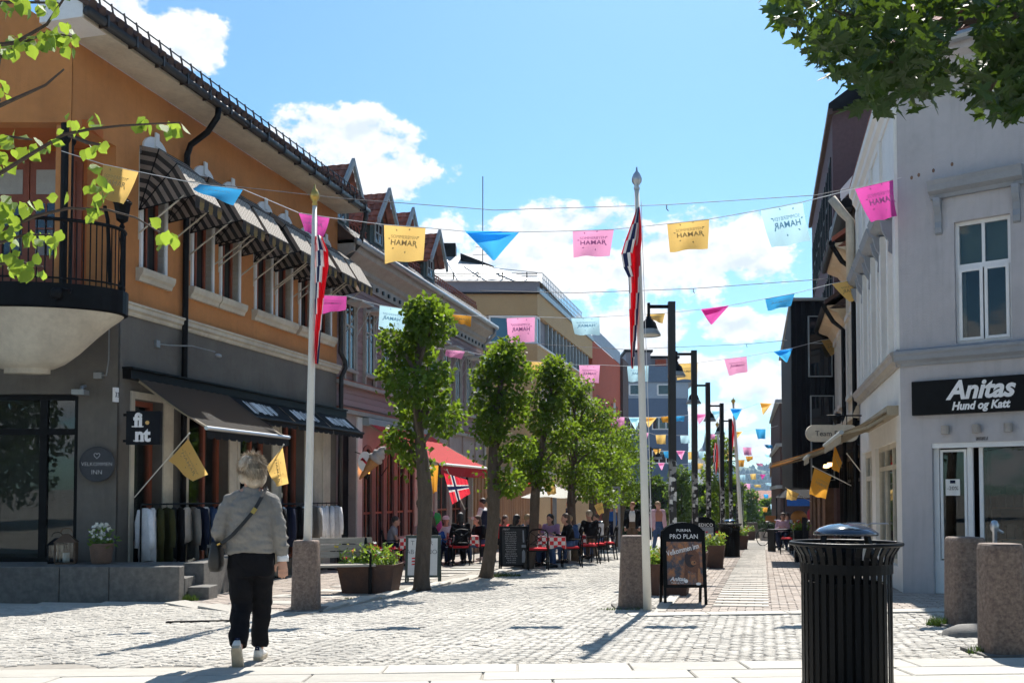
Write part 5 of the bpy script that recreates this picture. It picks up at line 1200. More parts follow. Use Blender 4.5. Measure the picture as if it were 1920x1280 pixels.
clm = [(1490,-10,60),(1560,30,75),(1540,80,50),(1600,110,65),(1640,60,85),(1660,150,60),(1700,90,80),(1720,20,80),(1740,130,55),(1610,-20,90),(1800,-30,60),(1770,-20,50),(1860,150,75),(1850,190,35),(1900,110,85),(1880,40,55),(1920,180,55),(1830,120,28),(1960,60,110),(1930,-30,90),(1470,15,30),(1690,180,38),(1625,185,35),(1850,60,35)]
r = random.Random(77); big = MB(); cand = []
for cx, cy, rad in clm:
    n = int(rad*rad*.0135)
    for _ in range(n):
        a = r.uniform(0, 6.28); k = math.sqrt(r.random()); Y = r.uniform(6.6, 9.2); p = at(cx+rad*k*math.cos(a), cy+rad*k*math.sin(a)*.85, Y)
        if 1772 < cx+rad*k*math.cos(a) < 1842 and 15 < cy+rad*k*math.sin(a)*.85 < 118 and r.random() < .96: continue
        cand.append((p, r.uniform(.11, .19)))
cand.sort(key=lambda t: t[0].y)
for i, (p, L_) in enumerate(cand):
    rot = (R(r.uniform(-55, 75)+180), R(r.uniform(-45, 45)), r.uniform(0, 6.28))
    if i < 300: inst('leaf', r.choice(mm), mp, ivm @ p, rot, (L_,)*3)
    else:
        m4 = Matrix.Translation(p) @ Euler(rot).to_matrix().to_4x4(); q = r.choice(mq); big.add([m4 @ (Vector(v)*L_) for v in q.v], q.f)
tag(big.build('crown', 'leaf_maple', mp, world=True), kind='stuff')
for pth in ([(2100,-160,7.2),(1900,30,7.6),(1800,40,7.9),(1700,60,8.1),(1560,20,8.3)], [(2100,-160,7.2),(1950,60,7.5),(1880,120,7.8),(1850,180,8)], [(1800,40,7.9),(1740,90,8),(1640,130,8.2)], [(2100,-160,7.2),(1800,-90,8),(1600,-40,8.4)]):
    b = MB(); P = [at(x, y, Y) for x, y, Y in pth]; b.tube(P, [.05-.04*k/len(P) for k in range(len(P))], 6); b.build('limb', 'twig', mp, world=True)
b = MB(); b.tube([(6.2,7,5.6), at(2100, -160, 7.2)], [.1, .05], 7); b.build('limb', 'bark', mp, world=True)

# ================================================================== street furniture
def bollard(px, yb, yt, wt, wb, label, tall=.85):
    g = gr(px, yb); g.y += .12; Y = g.y; w0, w1 = wb/F*Y/2, wt/F*Y/2; h = (yb-yt)/F*Y
    t = thing('granite_bollard', label, 'bollard', (g.x, Y, gz(g.x, Y)), 0, 'granite bollards at the street mouth')
    b = MB(); n = 20; secs = []
    for f in (0, .25, .5, .75, .955, .985, 1.0):
        w = w0+(w1-w0)*f; k = 1 if f < .96 else (.96 if f < .99 else .9); secs.append([(math.copysign(abs(math.cos(a))**.55, math.cos(a))*w*k, math.copysign(abs(math.sin(a))**.55, math.sin(a))*w*k, -.1+f*(h+.1)) for a in [2*math.pi*(i+.5)/n for i in range(n)]])
    b.loft(secs); b.build('shaft', 'granite', t)
    s = MB(); s.box(-w0-.06, w0+.06, -w0-.05, w0+.1, -.05, .022); s.build('foot_plate', 'granite_grey', t); return g, h
g1, _ = bollard(570, 1145, 1015, 47, 53, 'granite bollard at the foot of the left flagpole')
g2, _ = bollard(1190, 1140, 1006, 44, 57, 'granite bollard at the foot of the right flagpole')
bollard(1822, 1176, 1010, 62, 66, 'granite bollard further from the camera near shop door'); bollard(1893, 1230, 1024, 70, 72, 'granite bollard at the right edge of the picture')
q = gr(1835, 1190); b = MB(); b.lathe([(.34,0),(.32,.05),(.2,.1),(0,.12)], 18, (0,0,-.01), sx=1, sy=.6); tag(b.build('stone_dome', 'granite_grey', loc=(q.x, q.y, q.z), smooth=True), 'low rounded stone lying between the two right bollards', 'stone')
b = MB(); b.lathe([(0,0),(.03,0),(.025,.75),(.045,.78),(.05,.83),(.03,.88),(0,.89)], 10); q = at(1865, 1000, 11.2); b.tube([(0,0,.8),(.09,-.02,.74)], .018, 6); tag(b.build('steel_post', 'aluminium', loc=(q.x, 11.2, gz(q.x, 11.2)+.16), smooth=True), 'short polished steel post behind the right bollards', 'post')
# flagpoles
def nor_flag(b, s):      # material index from position on the flag, u along, v up (22:16)
    return s
def flagpole(base, top, r0, r1, label, knob='gold', grp='white flagpoles in the street'):
    base, top = Vector(base), Vector(top); t = thing('flagpole', label, 'flagpole', base, 0, grp); d = top-base
    b = MB(); b.tube([d*f for f in (0, .3, .7, 1)], [r0, r0*.9, (r0+r1)/2, r1], 12); b.build('pole', 'pole_white', t, smooth=True)
    b = MB(); b.lathe([(r1*1.1,0),(r1*1.3,.02),(r1*.9,.05),(r1*2.0,.10),(r1*2.1,.14),(r1*1.4,.2),(r1*.5,.23),(r1*.3,.28),(0,.29)], 12, tuple(d)); b.build('finial', knob, t, smooth=True)
    b = MB(); b.tube([d*.97+Vector((r1*1.5,-r1*1.2,0)), d*.5+Vector((r0*1.2,-r0,0)), d*.15+Vector((r0*1.25,-r0,0))], .004, 4); b.build('halyard', 'string_white', t); return t
P1t, P2t = at(590, 386, 12.4), at(1194, 356, 11.75)
pb1 = at(574, 1020, 12.4); pb1.z = gz(pb1.x, 12.4); pb2 = at(1214, 1130, 11.75); pb2.z = gz(pb2.x, 11.75)
flagpole(pb1, P1t, .052, .03, 'white flagpole on the left with gilded ball'); flagpole(pb2, P2t, .052, .03, 'white flagpole on the right with grey ball and hanging flag', 'aluminium')
def banner(name, rows, label, Y, seed=1, cat='flag'):   # a hanging Norwegian flag, gathered in vertical folds: rows of (y pixel, x0, x1)
    b = MB(); n = 14; r = random.Random(seed); V = []
    for j, (y, x0, x1) in enumerate(rows):
        for i in range(n+1):
            f = i/n; p = at(x0+(x1-x0)*f, y, Y); p.y += .05*math.sin(f*9+j*.5)+.02*math.sin(f*17+j); V.append(p)
    fs = []; ms = []
    for j in range(len(rows)-1):
        for i in range(n):
            fs.append((j*(n+1)+i, j*(n+1)+i+1, (j+1)*(n+1)+i+1, (j+1)*(n+1)+i)); k = (i*.9+j*1.35+2) % 14; ms.append(0 if k < 5 else 1 if k < 6.8 else 2 if k < 9.6 else 1 if k < 11.2 else 0)
    b.v = [tuple(v) for v in V]; b.f = fs; b.m = ms; o = b.build(name, ['nor_red', 'nor_white', 'nor_blue'], smooth=True)
    md = o.modifiers.new('thick', 'SOLIDIFY'); md.thickness = .004; tag(o, label, cat, 'hanging red white and blue flags')
def rows(yy, cx, w): return [(y, c-a/2, c+a/2) for y, c, a in zip(yy, cx, w)]
ys_ = [390, 420, 450, 475, 500, 520, 550, 580, 610, 640, 670, 690]
banner('hanging_flag', rows(ys_, [1197, 1193, 1188, 1183, 1185, 1189, 1189, 1188, 1188, 1187, 1186, 1186], [6, 18, 30, 34, 30, 20, 18, 16, 14, 12, 8, 3]), 'red white and blue flag drooping down the right flagpole', 11.68, 2)
banner('hanging_flag', rows([442, 470, 500, 530, 560, 590, 620, 650, 682], [597, 602, 603, 601, 599, 598, 596, 595, 594], [12, 28, 28, 22, 18, 15, 14, 10, 4]), 'red white and blue flag drooping down the left flagpole', 12.35, 3)
for px, yt, Y, lab in ((1375, 757, 44, 'far white flagpole with hanging flag, right one'), (1345, 800, 52, 'far white flagpole with hanging flag, left one'), (1152, 755, 55, 'slim flagpole in front of the red wing')):
    a = at(px, yt, Y); c = Vector((a.x+.35 if px > 1200 else a.x, Y, gz(a.x, Y))); flagpole(c, a, .1, .05, lab)
    banner('hanging_flag', rows([yt+30+i*12 for i in range(6)], [px-3]*6, [3, 7, 8, 7, 6, 2]), 'drooping flag on the '+lab.split(',')[0].replace('far white flagpole with hanging flag', 'far flagpole')+(', right one' if px == 1375 else ', left one' if px == 1345 else ''), Y-.1, 5)
# lamp posts
def lamp_post(px, yt, Y, label, flip=1):
    a = at(px, yt, Y); z0 = gz(a.x, Y); H = a.z-z0; t = thing('lamp_post', label, 'street lamp', (a.x, Y, z0), 0, 'black street lamps on the right side')
    b = MB(); b.box(-.065, .065, -.065, .065, -.1, H); b.build('post', 'post_stickers', t)
    b = MB(); b.box(-.09, .09, -.09, .09, -.1, .5); b.build('base', 'black_metal', t, bevel=.01)
    b = MB(); b.box(-.46*flip, -.055*flip, -.025, .025, H-.12, H-.06); b.box(-.46*flip, -.41*flip, -.03, .03, H-.30, H-.02); b.build('arm', 'black_metal', t)
    b = MB(); b.lathe([(0,0),(.05,0),(.055,-.05),(.13,-.12),(.175,-.25),(.18,-.26)], 18, (-.435*flip,0,H-.28)); b.build('shade', 'black_metal', t, smooth=True)
    b = MB(); b.lathe([(.175,-.25),(.225,-.34),(.23,-.37),(.215,-.36)], 18, (-.435*flip,0,H-.28)); b.build('reflector', 'grey_board', t, smooth=True)
    b = MB(); b.lathe([(.21,-.355),(0,-.34)], 14, (-.435*flip,0,H-.28)); b.build('diffuser', 'canvas_white', t)
for i, (px, yt, Y) in enumerate(((1259, 566, 18.2), (1301, 657, 23.7), (1327, 717, 29.3), (1353, 756, 34.8), (1369, 785, 40.3))):
    lamp_post(px, yt, Y, ['nearest', 'second nearest', 'third', 'fourth', 'fifth'][i]+' black lamp post of the row on the right')
lamp_post(1219, 838, 52, 'small black lamp post left of the street by the hedge', -1); lamp_post(1382, 862, 60, 'faraway black lamp post beside the far flagpole', 1)
# big litter bin
def bin_(c, s, label, grp='black slatted litter bins', n=34):
    t = thing('litter_bin', label, 'litter bin', c, 0, grp)
    prof = [(.275,0),(.275,.30),(.275,.72),(.277,.80),(.292,.87),(.325,.925),(.335,.94)]
    prof = [(r_*s, z*s) for r_, z in prof]
    m_ = MB(); w = .032*s; th = .006*s
    vs = [[(r_, -w/2, z), (r_, w/2, z), (r_-th, w/2, z), (r_-th, -w/2, z)] for r_, z in prof]; m_.loft(vs); me = m_.mesh('slat', 'black_gloss')
    for i in range(n): inst('slat', me, t, (0,0,0), (0,0,2*math.pi*i/n))
    for z0, z1, r_ in ((.76, .82, .283), (.0, .05, .28)):
        b = MB(); b.lathe([(r_*s,z0*s),(r_*s,z1*s),((r_-.012)*s,z1*s),((r_-.012)*s,z0*s),(r_*s,z0*s)], 40); b.build('band', 'black_gloss', t, smooth=False)
    b = MB(); ring = [(.337*s*math.cos(2*math.pi*i/40), .337*s*math.sin(2*math.pi*i/40), .943*s) for i in range(41)]; b.tube(ring, .013*s, 8); b.build('rim', 'black_gloss', t, smooth=True)
    b = MB(); b.lathe([(.235*s,.02*s),(.235*s,.7*s),(.225*s,.7*s),(.225*s,.02*s)], 28); b.build('liner', 'black_metal', t)
    b = MB(); b.lathe([(.195*s,.995*s),(.2*s,1.0*s),(.2*s,1.012*s),(.16*s,1.04*s),(.1*s,1.062*s),(.04*s,1.072*s),(0,1.074*s)], 32); b.build('lid', 'blue_gloss', t, smooth=True)
    for i in range(4): a = i*math.pi/2+.5; q = MB(); q.bar((.18*s*math.cos(a),.18*s*math.sin(a),1.0*s), (.21*s*math.cos(a),.21*s*math.sin(a),.90*s), .03*s, .01*s); q.bar((.21*s*math.cos(a),.21*s*math.sin(a),.90*s), (.265*s*math.cos(a),.265*s*math.sin(a),.80*s), .03*s, .01*s); q.build('lid_bracket', 'black_gloss', t)
    return t
cx = (1584-960)/F*6.15; bn = bin_((cx, 6.15, gz(cx, 6.15)), 1.0, 'large black slatted litter bin in the right foreground')
for px, yb, lab in ((1369, 1043, 'far black litter bin right of the flower planters'), (1127, 1030, 'far black litter bin among the lime trunks')):
    g = gr(px, yb); dup(bn, (g.x, g.y, g.z), .3, lab)
# planters and flowers
def flowers(parent, x0, x1, y0, y1, z, n, h, seed, pet=('petal_yellow', 'petal_white', 'petal_red')):
    r = random.Random(seed); b = MB(); ps = [MB() for _ in pet]
    for _ in range(n):
        p = Vector((r.uniform(x0, x1), r.uniform(y0, y1), z)); d = Vector((r.gauss(0, .35), r.gauss(0, .35), 1)).normalized(); hh = h*r.uniform(.4, 1.1)
        for k in range(7): leaf_kite(b, p+d*hh*r.random(), (rvec(r)+Vector((0,0,.3))).normalized(), rvec(r), r.uniform(.06, .12), .04)
        if r.random() < .4:
            q = p+d*hh; m_ = r.choice(ps)
            for k in range(5): leaf_kite(m_, q, (rvec(r)+Vector((0,0,.4))).normalized(), rvec(r), .045, .035)
    tag(b.build('foliage', 'leaf_plant', parent), kind='stuff')
    for q, mm_ in zip(ps, pet):
        if q.f: tag(q.build('blossom', mm_, parent), kind='stuff')
def planter(name, c, wx, wy, h, rz, label, seed, grp='rust-brown tapered flower planters', fh=.3):
    t = thing(name, label, 'planter', c, rz, grp); k = .82
    b = MB(); tp = [(-wx/2,-wy/2),(wx/2,-wy/2),(wx/2,wy/2),(-wx/2,wy/2)]; secs = [[(x*k, y*k, -.03) for x, y in tp], [(x, y, h) for x, y in tp], [(x*.93, y*.93, h) for x, y in tp], [(x*.92, y*.92, h-.06) for x, y in tp]]; b.loft(secs); b.build('tub', 'corten', t)
    b = MB(); b.box(-wx*.45, wx*.45, -wy*.45, wy*.45, h-.08, h-.05); b.build('soil', 'soil', t); flowers(t, -wx*.42, wx*.42, -wy*.42, wy*.42, h-.05, int(70*wx*wy/.5)+20, fh, seed)
g = gr(690, 1112); planter('flower_planter', (g.x, g.y+.3, gz(g.x, g.y+.3)), .95, .6, .46, SA-math.pi/2+.1, 'wide rust-brown planter with wild flowers behind the bench', 1, fh=.36)
RSA = SA-math.pi/2
for i, (px, yb, wx, wy, h) in enumerate(((1272, 1117, .74, .62, .46), (1316, 1080, .6, .6, .46), (1350, 1066, .6, .6, .52), (1398, 1030, .6, .6, .5), (1414, 1012, .55, .6, .45))):
    g = gr(px, yb); planter('flower_planter', (g.x-.12, g.y+.35, gz(g.x, g.y+.35)), wx, wy, h, RSA, ['rust-brown planter half hidden behind the advertising board', 'second rust-brown planter from the advertising board', 'third rust-brown planter, taller, before the far bin', 'rust-brown planter just beyond the far litter bin', 'farthest rust-brown planter of the right row'][i], 10+i)
# bench
g = gr(655, 1112); bt = thing('bench', 'wooden slat bench with black arms beside the left flagpole', 'bench', (g.x-.15, g.y-.02, g.z), RSA+.55)
for i in range(4): b = MB(); b.box(-.55, .55, -.22+i*.115, -.115+i*.115, .43, .465); b.build('seat_slat', 'timber_grey', bt, bevel=.004)
for i in range(3): b = MB(); b.box(-.55, .55, .25+i*.02, .275+i*.02, .55+i*.11, .645+i*.11); b.build('back_slat', 'timber_grey', bt, bevel=.004)
for x in (-.45, .45):
    b = MB(); b.tube([(x,-.2,0),(x,-.2,.42)], .03, 6); b.tube([(x,.2,0),(x,.22,.45),(x,.31,.86)], .028, 6); b.bar((x,-.2,.41), (x,.24,.41), .05, .03); b.build('leg', 'black_metal', bt)
    b = MB(); b.tube([(x,-.22,.43),(x,-.24,.64),(x,-.05,.66),(x,.28,.64)], .018, 6); b.build('armrest', 'black_metal', bt)
# ================================================================== bunting, flags and signs
TXT = {}
def flag_print(ink):
    if ink in TXT: return TXT[ink]
    a = text_mesh('SOMMERBYEN', .118, ink, xs=.86, extrude=0); c = text_mesh('HAMAR', .19, ink, xs=.95, offset=.004, extrude=0, spacing=1.05)
    b = bmesh.new(); 
    for v in a.vertices: v.co.y += .10
    for v in c.vertices: v.co.y -= .05
    b.from_mesh(a); b.from_mesh(c)
    for k in range(7):
        t = R(k*360/7+20); x, y = .36*math.cos(t), .02+.30*math.sin(t); vs = [b.verts.new((x+.035*math.cos(t+w)*s_, y+.035*math.sin(t+w)*s_, 0)) for w, s_ in ((0, 1), (1.2, .7), (2.6, 1), (4, .4))]; b.faces.new(vs)
    m_ = bpy.data.meshes.new('print'); b.to_mesh(m_); b.free(); m_.materials.append(M[ink]); TXT[ink] = m_; return m_
INK = {'flag_yellow': 'ink_yellow', 'flag_orange': 'ink_yellow', 'flag_pink': 'ink_pink', 'flag_magenta': 'ink_pink', 'flag_sky': 'ink_blue', 'flag_blue': 'ink_blue'}
def cloth_quad(name, q, Y, m, parent=None, world=True, amp=.03, seed=0, prt=True, mirror=False, n=8):
    r = random.Random(seed); ph = r.uniform(0, 6); amp *= r.uniform(.7, 1.8); Ys = Y if isinstance(Y, (list, tuple)) else [Y]*4
    c = [at(px, py, yy) for (px, py), yy in zip(q, Ys)] if len(q) == 4 else None
    b = MB()
    if len(q) == 4:
        f = lambda u, v: c[0].lerp(c[1], u).lerp(c[3].lerp(c[2], u), v)
        b.grid(lambda u, v: f(u, v)+Vector((0, amp*v*math.sin(u*7+ph+v*2)-amp*1.5*v*v, .012*math.sin(u*9+ph)*v)), n, n)
    else:
        p = [at(x, y, Y) for x, y in q]; mid = (p[0]+p[1])/2
        b.grid(lambda u, v: p[0].lerp(p[1], u).lerp(p[2]+(Vector((u-.5, 0, 0))*.03), v)+Vector((0, amp*2*math.sin(u*5+ph)*v*(1-v), 0)), n, n)
        e = p[0].lerp(p[2], .42); d = p[1].lerp(p[2], .25); b.add([p[0]+Vector((0,-.03,0)), p[1]+Vector((0,-.03,0)), e.lerp(d, .6)+Vector((0,-.05,-.0)), e+Vector((0,-.03,0))], [(0,1,2,3)])
    o = b.build(name, m, parent, smooth=True, world=parent is not None)
    if prt and len(q) == 4:
        x = (c[1]-c[0]); y = (c[0]-c[3]); L_ = x.length; H_ = min(y.length, (c[1]-c[2]).length)
        ce = f(.5, .46)+Vector((0, -amp*2.4-.004, 0)); mt = basis(ce, x if not mirror else x, y); s_ = L_*1.0
        po = bpy.data.objects.new('print', flag_print(INK[m])); COL.objects.link(po); po.parent = o; tag(po, kind='stuff')
        mt = mt @ Matrix.Diagonal((-s_*.98 if mirror else s_*.98, min(1.2, H_/L_*1.15)*s_, 1, 1))
        if parent is not None: mt = MATW[parent.name].inverted() @ mt
        po.matrix_basis = mt
    return o
def bunting(label, YL, YR, ends, flags, grp='strings of coloured flags across the street', r_=.006, mirror=False, prt=True):
    (xl, yl), (xr, yr) = ends; Yf = lambda x: YL+(YR-YL)*(x-xl)/(xr-xl)
    base = at((xl+xr)/2, 900, (YL+YR)/2); t = thing('bunting', label, 'bunting', (base.x, base.y, 0), 0, grp)
    pts = [(xl, yl)]
    for q, m in flags: pts += [q[0], q[1]]
    pts.append((xr, yr)); P = [at(x, y, Yf(x)) for x, y in pts]
    b = MB(); b.tube(P, r_, 5); b.build('string', 'string_white', t, world=True)
    for i, (q, m) in enumerate(flags):
        cloth_quad('flag', q, [Yf(q[0][0]), Yf(q[1][0]), Yf(q[1][0])-.04, Yf(q[0][0])-.04] if len(q) == 4 else Yf(q[0][0]), m, t, seed=i+int(YL*7), prt=prt, mirror=mirror or m == S_, amp=.02+.0008*YL)
Y_, O_, P_, G_, S_, B_ = 'flag_yellow', 'flag_orange', 'flag_pink', 'flag_magenta', 'flag_sky', 'flag_blue'
bunting('nearest string of flags, from the balcony column to the white corner shop', 14.3, 13.7, ((115, 283), (1690, 333)),
        [([(193,308),(260,322),(235,385),(188,372)], Y_), ([(374,345),(456,355),(439,387),(364,357)], B_), ([(560,399),(618,408),(608,447),(573,437)], G_), ([(720,421),(798,427),(794,490),(722,495)], Y_), ([(872,434),(974,435),(926,488)], B_),
         ([(1074,433),(1151,430),(1143,482),(1075,483)], P_), ([(1251,420),(1330,411),(1326,469),(1254,474)], Y_), ([(1426,394),(1505,379),(1516,453),(1444,468)], S_), ([(1603,354),(1675,337),(1677,408),(1631,420)], G_)])
bunting('second string of flags, crossing in front of the nearest lamp post', 20, 19.6, ((575, 545), (1622, 518)),
        [([(598,553),(650,555),(649,582),(604,588)], G_), ([(712,572),(764,580),(757,622),(710,618)], S_), ([(835,588),(884,592),(883,614),(858,606)], O_), ([(950,596),(1003,594),(1002,642),(953,643)], P_), ([(1071,596),(1124,594),(1124,629),(1077,628)], S_),
         ([(1212,589),(1247,587),(1242,608),(1215,600)], Y_), ([(1314,580),(1367,573),(1334,608)], G_), ([(1435,560),(1490,550),(1482,574),(1438,583)], B_), ([(1560,532),(1614,521),(1614,560),(1588,568)], Y_)], mirror=True)
bunting('third string of flags, below the yellow block roofline', 27, 26, ((640, 625), (1580, 630)),
        [([(835,655),(872,658),(866,674),(836,668)], P_), ([(905,665),(940,669),(936,697),(906,694)], S_), ([(995,677),(1035,680),(1034,702),(998,700)], Y_), ([(1086,684),(1125,684),(1122,718),(1087,717)], P_), ([(1176,686),(1216,685),(1214,716),(1177,716)], S_),
         ([(1268,682),(1308,680),(1307,711),(1269,712)], Y_), ([(1358,673),(1400,668),(1401,697),(1366,704)], P_), ([(1450,659),(1487,652),(1475,679)], B_), ([(1540,638),(1572,633),(1572,662),(1555,667)], Y_)], mirror=True)
def gen(label, Y, ends, row, w, seed):
    r = random.Random(seed); fl = []
    for x, y, m in row:
        k = r.random(); h = w*r.uniform(.75, 1); s_ = r.uniform(-.08, .08)*w
        if k < .25: q = [(x-w/2, y), (x+w/2, y+s_), (x+r.uniform(-.3, .2)*w, y+h)]
        else: q = [(x-w/2, y), (x+w/2, y+s_), (x+w*r.uniform(.3, .5), y+h*(1 if k < .75 else .55)), (x-w*r.uniform(.3, .5), y+h*(1 if k < .8 else .5))]
        fl.append((q, m))
    bunting(label, Y, Y, ends, fl, prt=Y < 40, r_=.008, mirror=True)
gen('fourth string of flags, level with the blue apartment windows', 37, ((1080, 770), (1500, 750)), [(1110,777,Y_),(1160,781,P_),(1190,783,S_),(1220,782,Y_),(1250,781,O_),(1273,780,B_),(1315,776,P_),(1345,770,S_),(1380,766,B_),(1436,755,Y_),(1482,755,P_)], 22, 1)
gen('fifth string of flags, just above the distant bunting', 48, ((1180, 812), (1498, 795)), [(1207,812,P_),(1239,815,Y_),(1285,816,S_),(1332,813,P_),(1383,809,Y_),(1426,804,B_),(1473,796,P_)], 19, 2)
gen('sixth string of flags, by the pale distant tower', 57, ((1190, 842), (1496, 825)), [(1232,842,Y_),(1252,846,B_),(1276,845,P_),(1298,847,Y_),(1318,845,S_),(1360,843,Y_),(1401,838,P_),(1441,833,B_),(1481,825,O_)], 16, 3)
gen('seventh string of flags, in front of the wooded hill', 66, ((1290, 858), (1490, 848)), [(1330,858,P_),(1368,857,Y_),(1405,855,O_),(1441,852,S_),(1476,848,G_)], 14, 4)
gen('eighth string of flags, low over the lakeside roofs', 80, ((1370, 908), (1480, 903)), [(1400,906,P_),(1420,908,Y_),(1441,905,S_),(1458,904,G_),(1468,905,P_)], 13, 5)
gen('ninth string of flags, over the street end trees', 92, ((1380, 930), (1470, 926)), [(1398,930,P_),(1418,928,O_),(1436,926,B_),(1453,921,G_)], 9, 6)
gen('string of flags between the pale tower and the hill', 61, ((1200, 868), (1490, 858)), [(1240,868,P_),(1262,870,S_),(1312,868,Y_),(1352,866,B_),(1390,862,O_),(1424,868,P_),(1462,866,S_)], 13, 8)
gen('string of flags above the far terrace', 70, ((1380, 890), (1490, 884)), [(1392,890,S_),(1412,888,Y_),(1430,889,G_),(1450,887,B_),(1466,889,O_)], 11, 9)
gen('lowest far string of flags above the street end', 75, ((1370, 952), (1480, 948)), [(1385,955,P_),(1396,952,Y_),(1405,955,S_),(1420,952,P_),(1434,950,O_),(1450,945,S_),(1470,952,Y_)], 11, 7)
for lab, Y, pts in (('thin steel wire stretched above the nearest flags', 15.2, ((335, 338), (640, 372), (928, 394), (1250, 384), (1530, 366), (1600, 352))), ('thin steel wire stretched above the second flags', 21.5, ((900, 545), (1080, 549), (1300, 541), (1560, 522))), ('thin steel wire stretched above the third flags', 28.5, ((930, 640), (1170, 655), (1400, 645), (1560, 630)))):
    b = MB(); P = [at(x, y, Y) for x, y in pts]; b.tube(P, .006 if Y < 18 else .008, 4); k = len(P)//2; b.tube([P[k], P[k]+Vector((0,0,-.07)), P[k]+Vector((.03,0,-.1))], .008, 4); o = b.build('suspension_wire', 'wire'); tag(o, lab, 'wire', 'wires across the street')
# flags on short sticks
def stick_flag(label, p0, p1, q, Y0, Y1, m=Y_, name='stick_flag', prt=True):
    a, c = at(*p0, Y0), at(*p1, Y1); t = thing(name, label, 'flag', a, 0, 'small flags on sticks'); b = MB(); b.tube([a, c], .009, 6); b.ell(c, (.016,.016,.016), 6, 5); b.build('stick', 'pole_white', t, world=True)
    if m != 'nor': cloth_quad('cloth', q, Y1, m, t, prt=prt, amp=.03, seed=int(p0[0]))
    else:
        cc = [at(x, y, Y1) for x, y in q]; b = MB(); us = [0, 3, 6, 7, 9, 10, 13, 16, 19, 22]; vs = [0, 3, 6, 7, 9, 10, 13, 16]; f = lambda u, v: cc[0].lerp(cc[1], u).lerp(cc[3].lerp(cc[2], u), v)
        for i in range(len(us)-1):
            for j in range(len(vs)-1):
                x, y = (us[i]+us[i+1])/2, (vs[j]+vs[j+1])/2; mi = 2 if 7 < x < 9 or 7 < y < 9 else 1 if 6 < x < 10 or 6 < y < 10 else 0
                w = lambda u, v: f(u/22, v/16)+Vector((0, .03*math.sin(u*.5+v*.2), 0)); b.quad(w(us[i], vs[j]), w(us[i+1], vs[j]), w(us[i+1], vs[j+1]), w(us[i], vs[j+1]), mi)
        b.build('cloth', ['nor_red', 'nor_white', 'nor_blue'], t, world=True)
stick_flag('yellow stick flag below the square shop sign', (252, 932), (355, 812), [(353,822),(390,889),(362,903),(317,862)], 15.75, 15.3)
stick_flag('yellow stick flag right of the woman\'s head', (470, 922), (532, 833), [(530,838),(541,906),(520,912),(500,875)], 17.6, 17.1)
stick_flag('large ochre stick flag by the tan awning on the right', (1596, 910), (1524, 874), [(1527,877),(1559,893),(1546,935),(1516,927)], 19.2, 18.6, O_)
stick_flag('orange stick flag under the grey shop awning', (1614, 884), (1588, 850), [(1565,833),(1579,868),(1571,885),(1558,880)], 17.6, 17.2, O_)
stick_flag('small yellow stick flag in front of the market stall', (1521, 940), (1473, 914), [(1476,916),(1498,925),(1492,938),(1474,936)], 27, 26.5)
stick_flag('yellow stick flag over the white parasol', (1000, 917), (1038, 899), [(1018,909),(1040,900),(1043,925),(1028,928)], 25.4, 25, Y_)
stick_flag('small yellow flag fixed to a lime trunk', (1122, 972), (1128, 939), [(1114,947),(1129,941),(1132,960),(1122,966)], 28.6, 28.4, Y_)
stick_flag('red flag with blue cross hanging under the red awning', (872, 955), (838, 880), [(832,886),(876,899),(882,925),(848,945)], 21.9, 21.6, 'nor')
stick_flag('small red and blue flag on the timber pavilion', (963, 917), (985, 890), [(984,890),(997,892),(994,910),(978,903)], 30, 29.8, 'nor')
stick_flag('yellow pennant under the eave of the timber pavilion', (915, 905), (945, 885), [(918,893),(945,890),(936,910),(922,906)], 33, 33, Y_)
stick_flag('dark drooping flag by the red awning post', (805, 915), (812, 868), [(806,872),(822,872),(820,920),(812,925)], 20.9, 20.9, O_, prt=False)
# square shop sign
sg = thing('shop_sign', 'square black hanging sign with white lettering fint', 'sign', (-5.95, 15.2, 1.9)); b = MB(); x0, x1 = at(236, 800, 15.2).x, at(300, 800, 15.2).x; z0, z1 = at(260, 833, 15.2).z, at(260, 770, 15.2).z; b.box(x0, x1, 15.2, 15.32, z0, z1); b.build('panel', 'black_board', sg, world=True, bevel=.008)
b = MB(); b.box(x0-.06, x0-.0, 15.24, 15.28, z0+.04, z0+.08); b.box(x0-.06, x0, 15.24, 15.28, z1-.08, z1-.04); b.build('bracket', 'black_metal', sg, world=True)
iv = MATW[sg.name].inverted(); xm = (x0+x1)/2; zm = (z0+z1)/2
text('lettering', 'fi', .3, 'print_white', iv @ basis((xm-.075,15.195,zm+.11), (1,0,0), (0,0,1)), sg, offset=.013, xs=.95); text('lettering', 'nt', .3, 'print_white', iv @ basis((xm-.005,15.195,zm-.12), (1,0,0), (0,0,1)), sg, offset=.013, xs=.95)
b = MB(); b.lathe([(0,0),(.032,0),(.032,.006),(0,.006)], 16); b.v = [(x+xm+.07, 15.198-z, y+zm+.08) for x, y, z in b.v]; b.build('dot', 'print_gold', sg, world=True, fixn=True)
for x, z, w in ((xm-.125, zm+.01, .1), (xm-.035, zm+.01, .09), (xm-.1, zm-.215, .09), (xm-.02, zm-.215, .09)): b = MB(); b.box(x-w/2, x+w/2, 15.192, 15.198, z, z+.016); b.build('serif', 'print_white', sg, world=True)
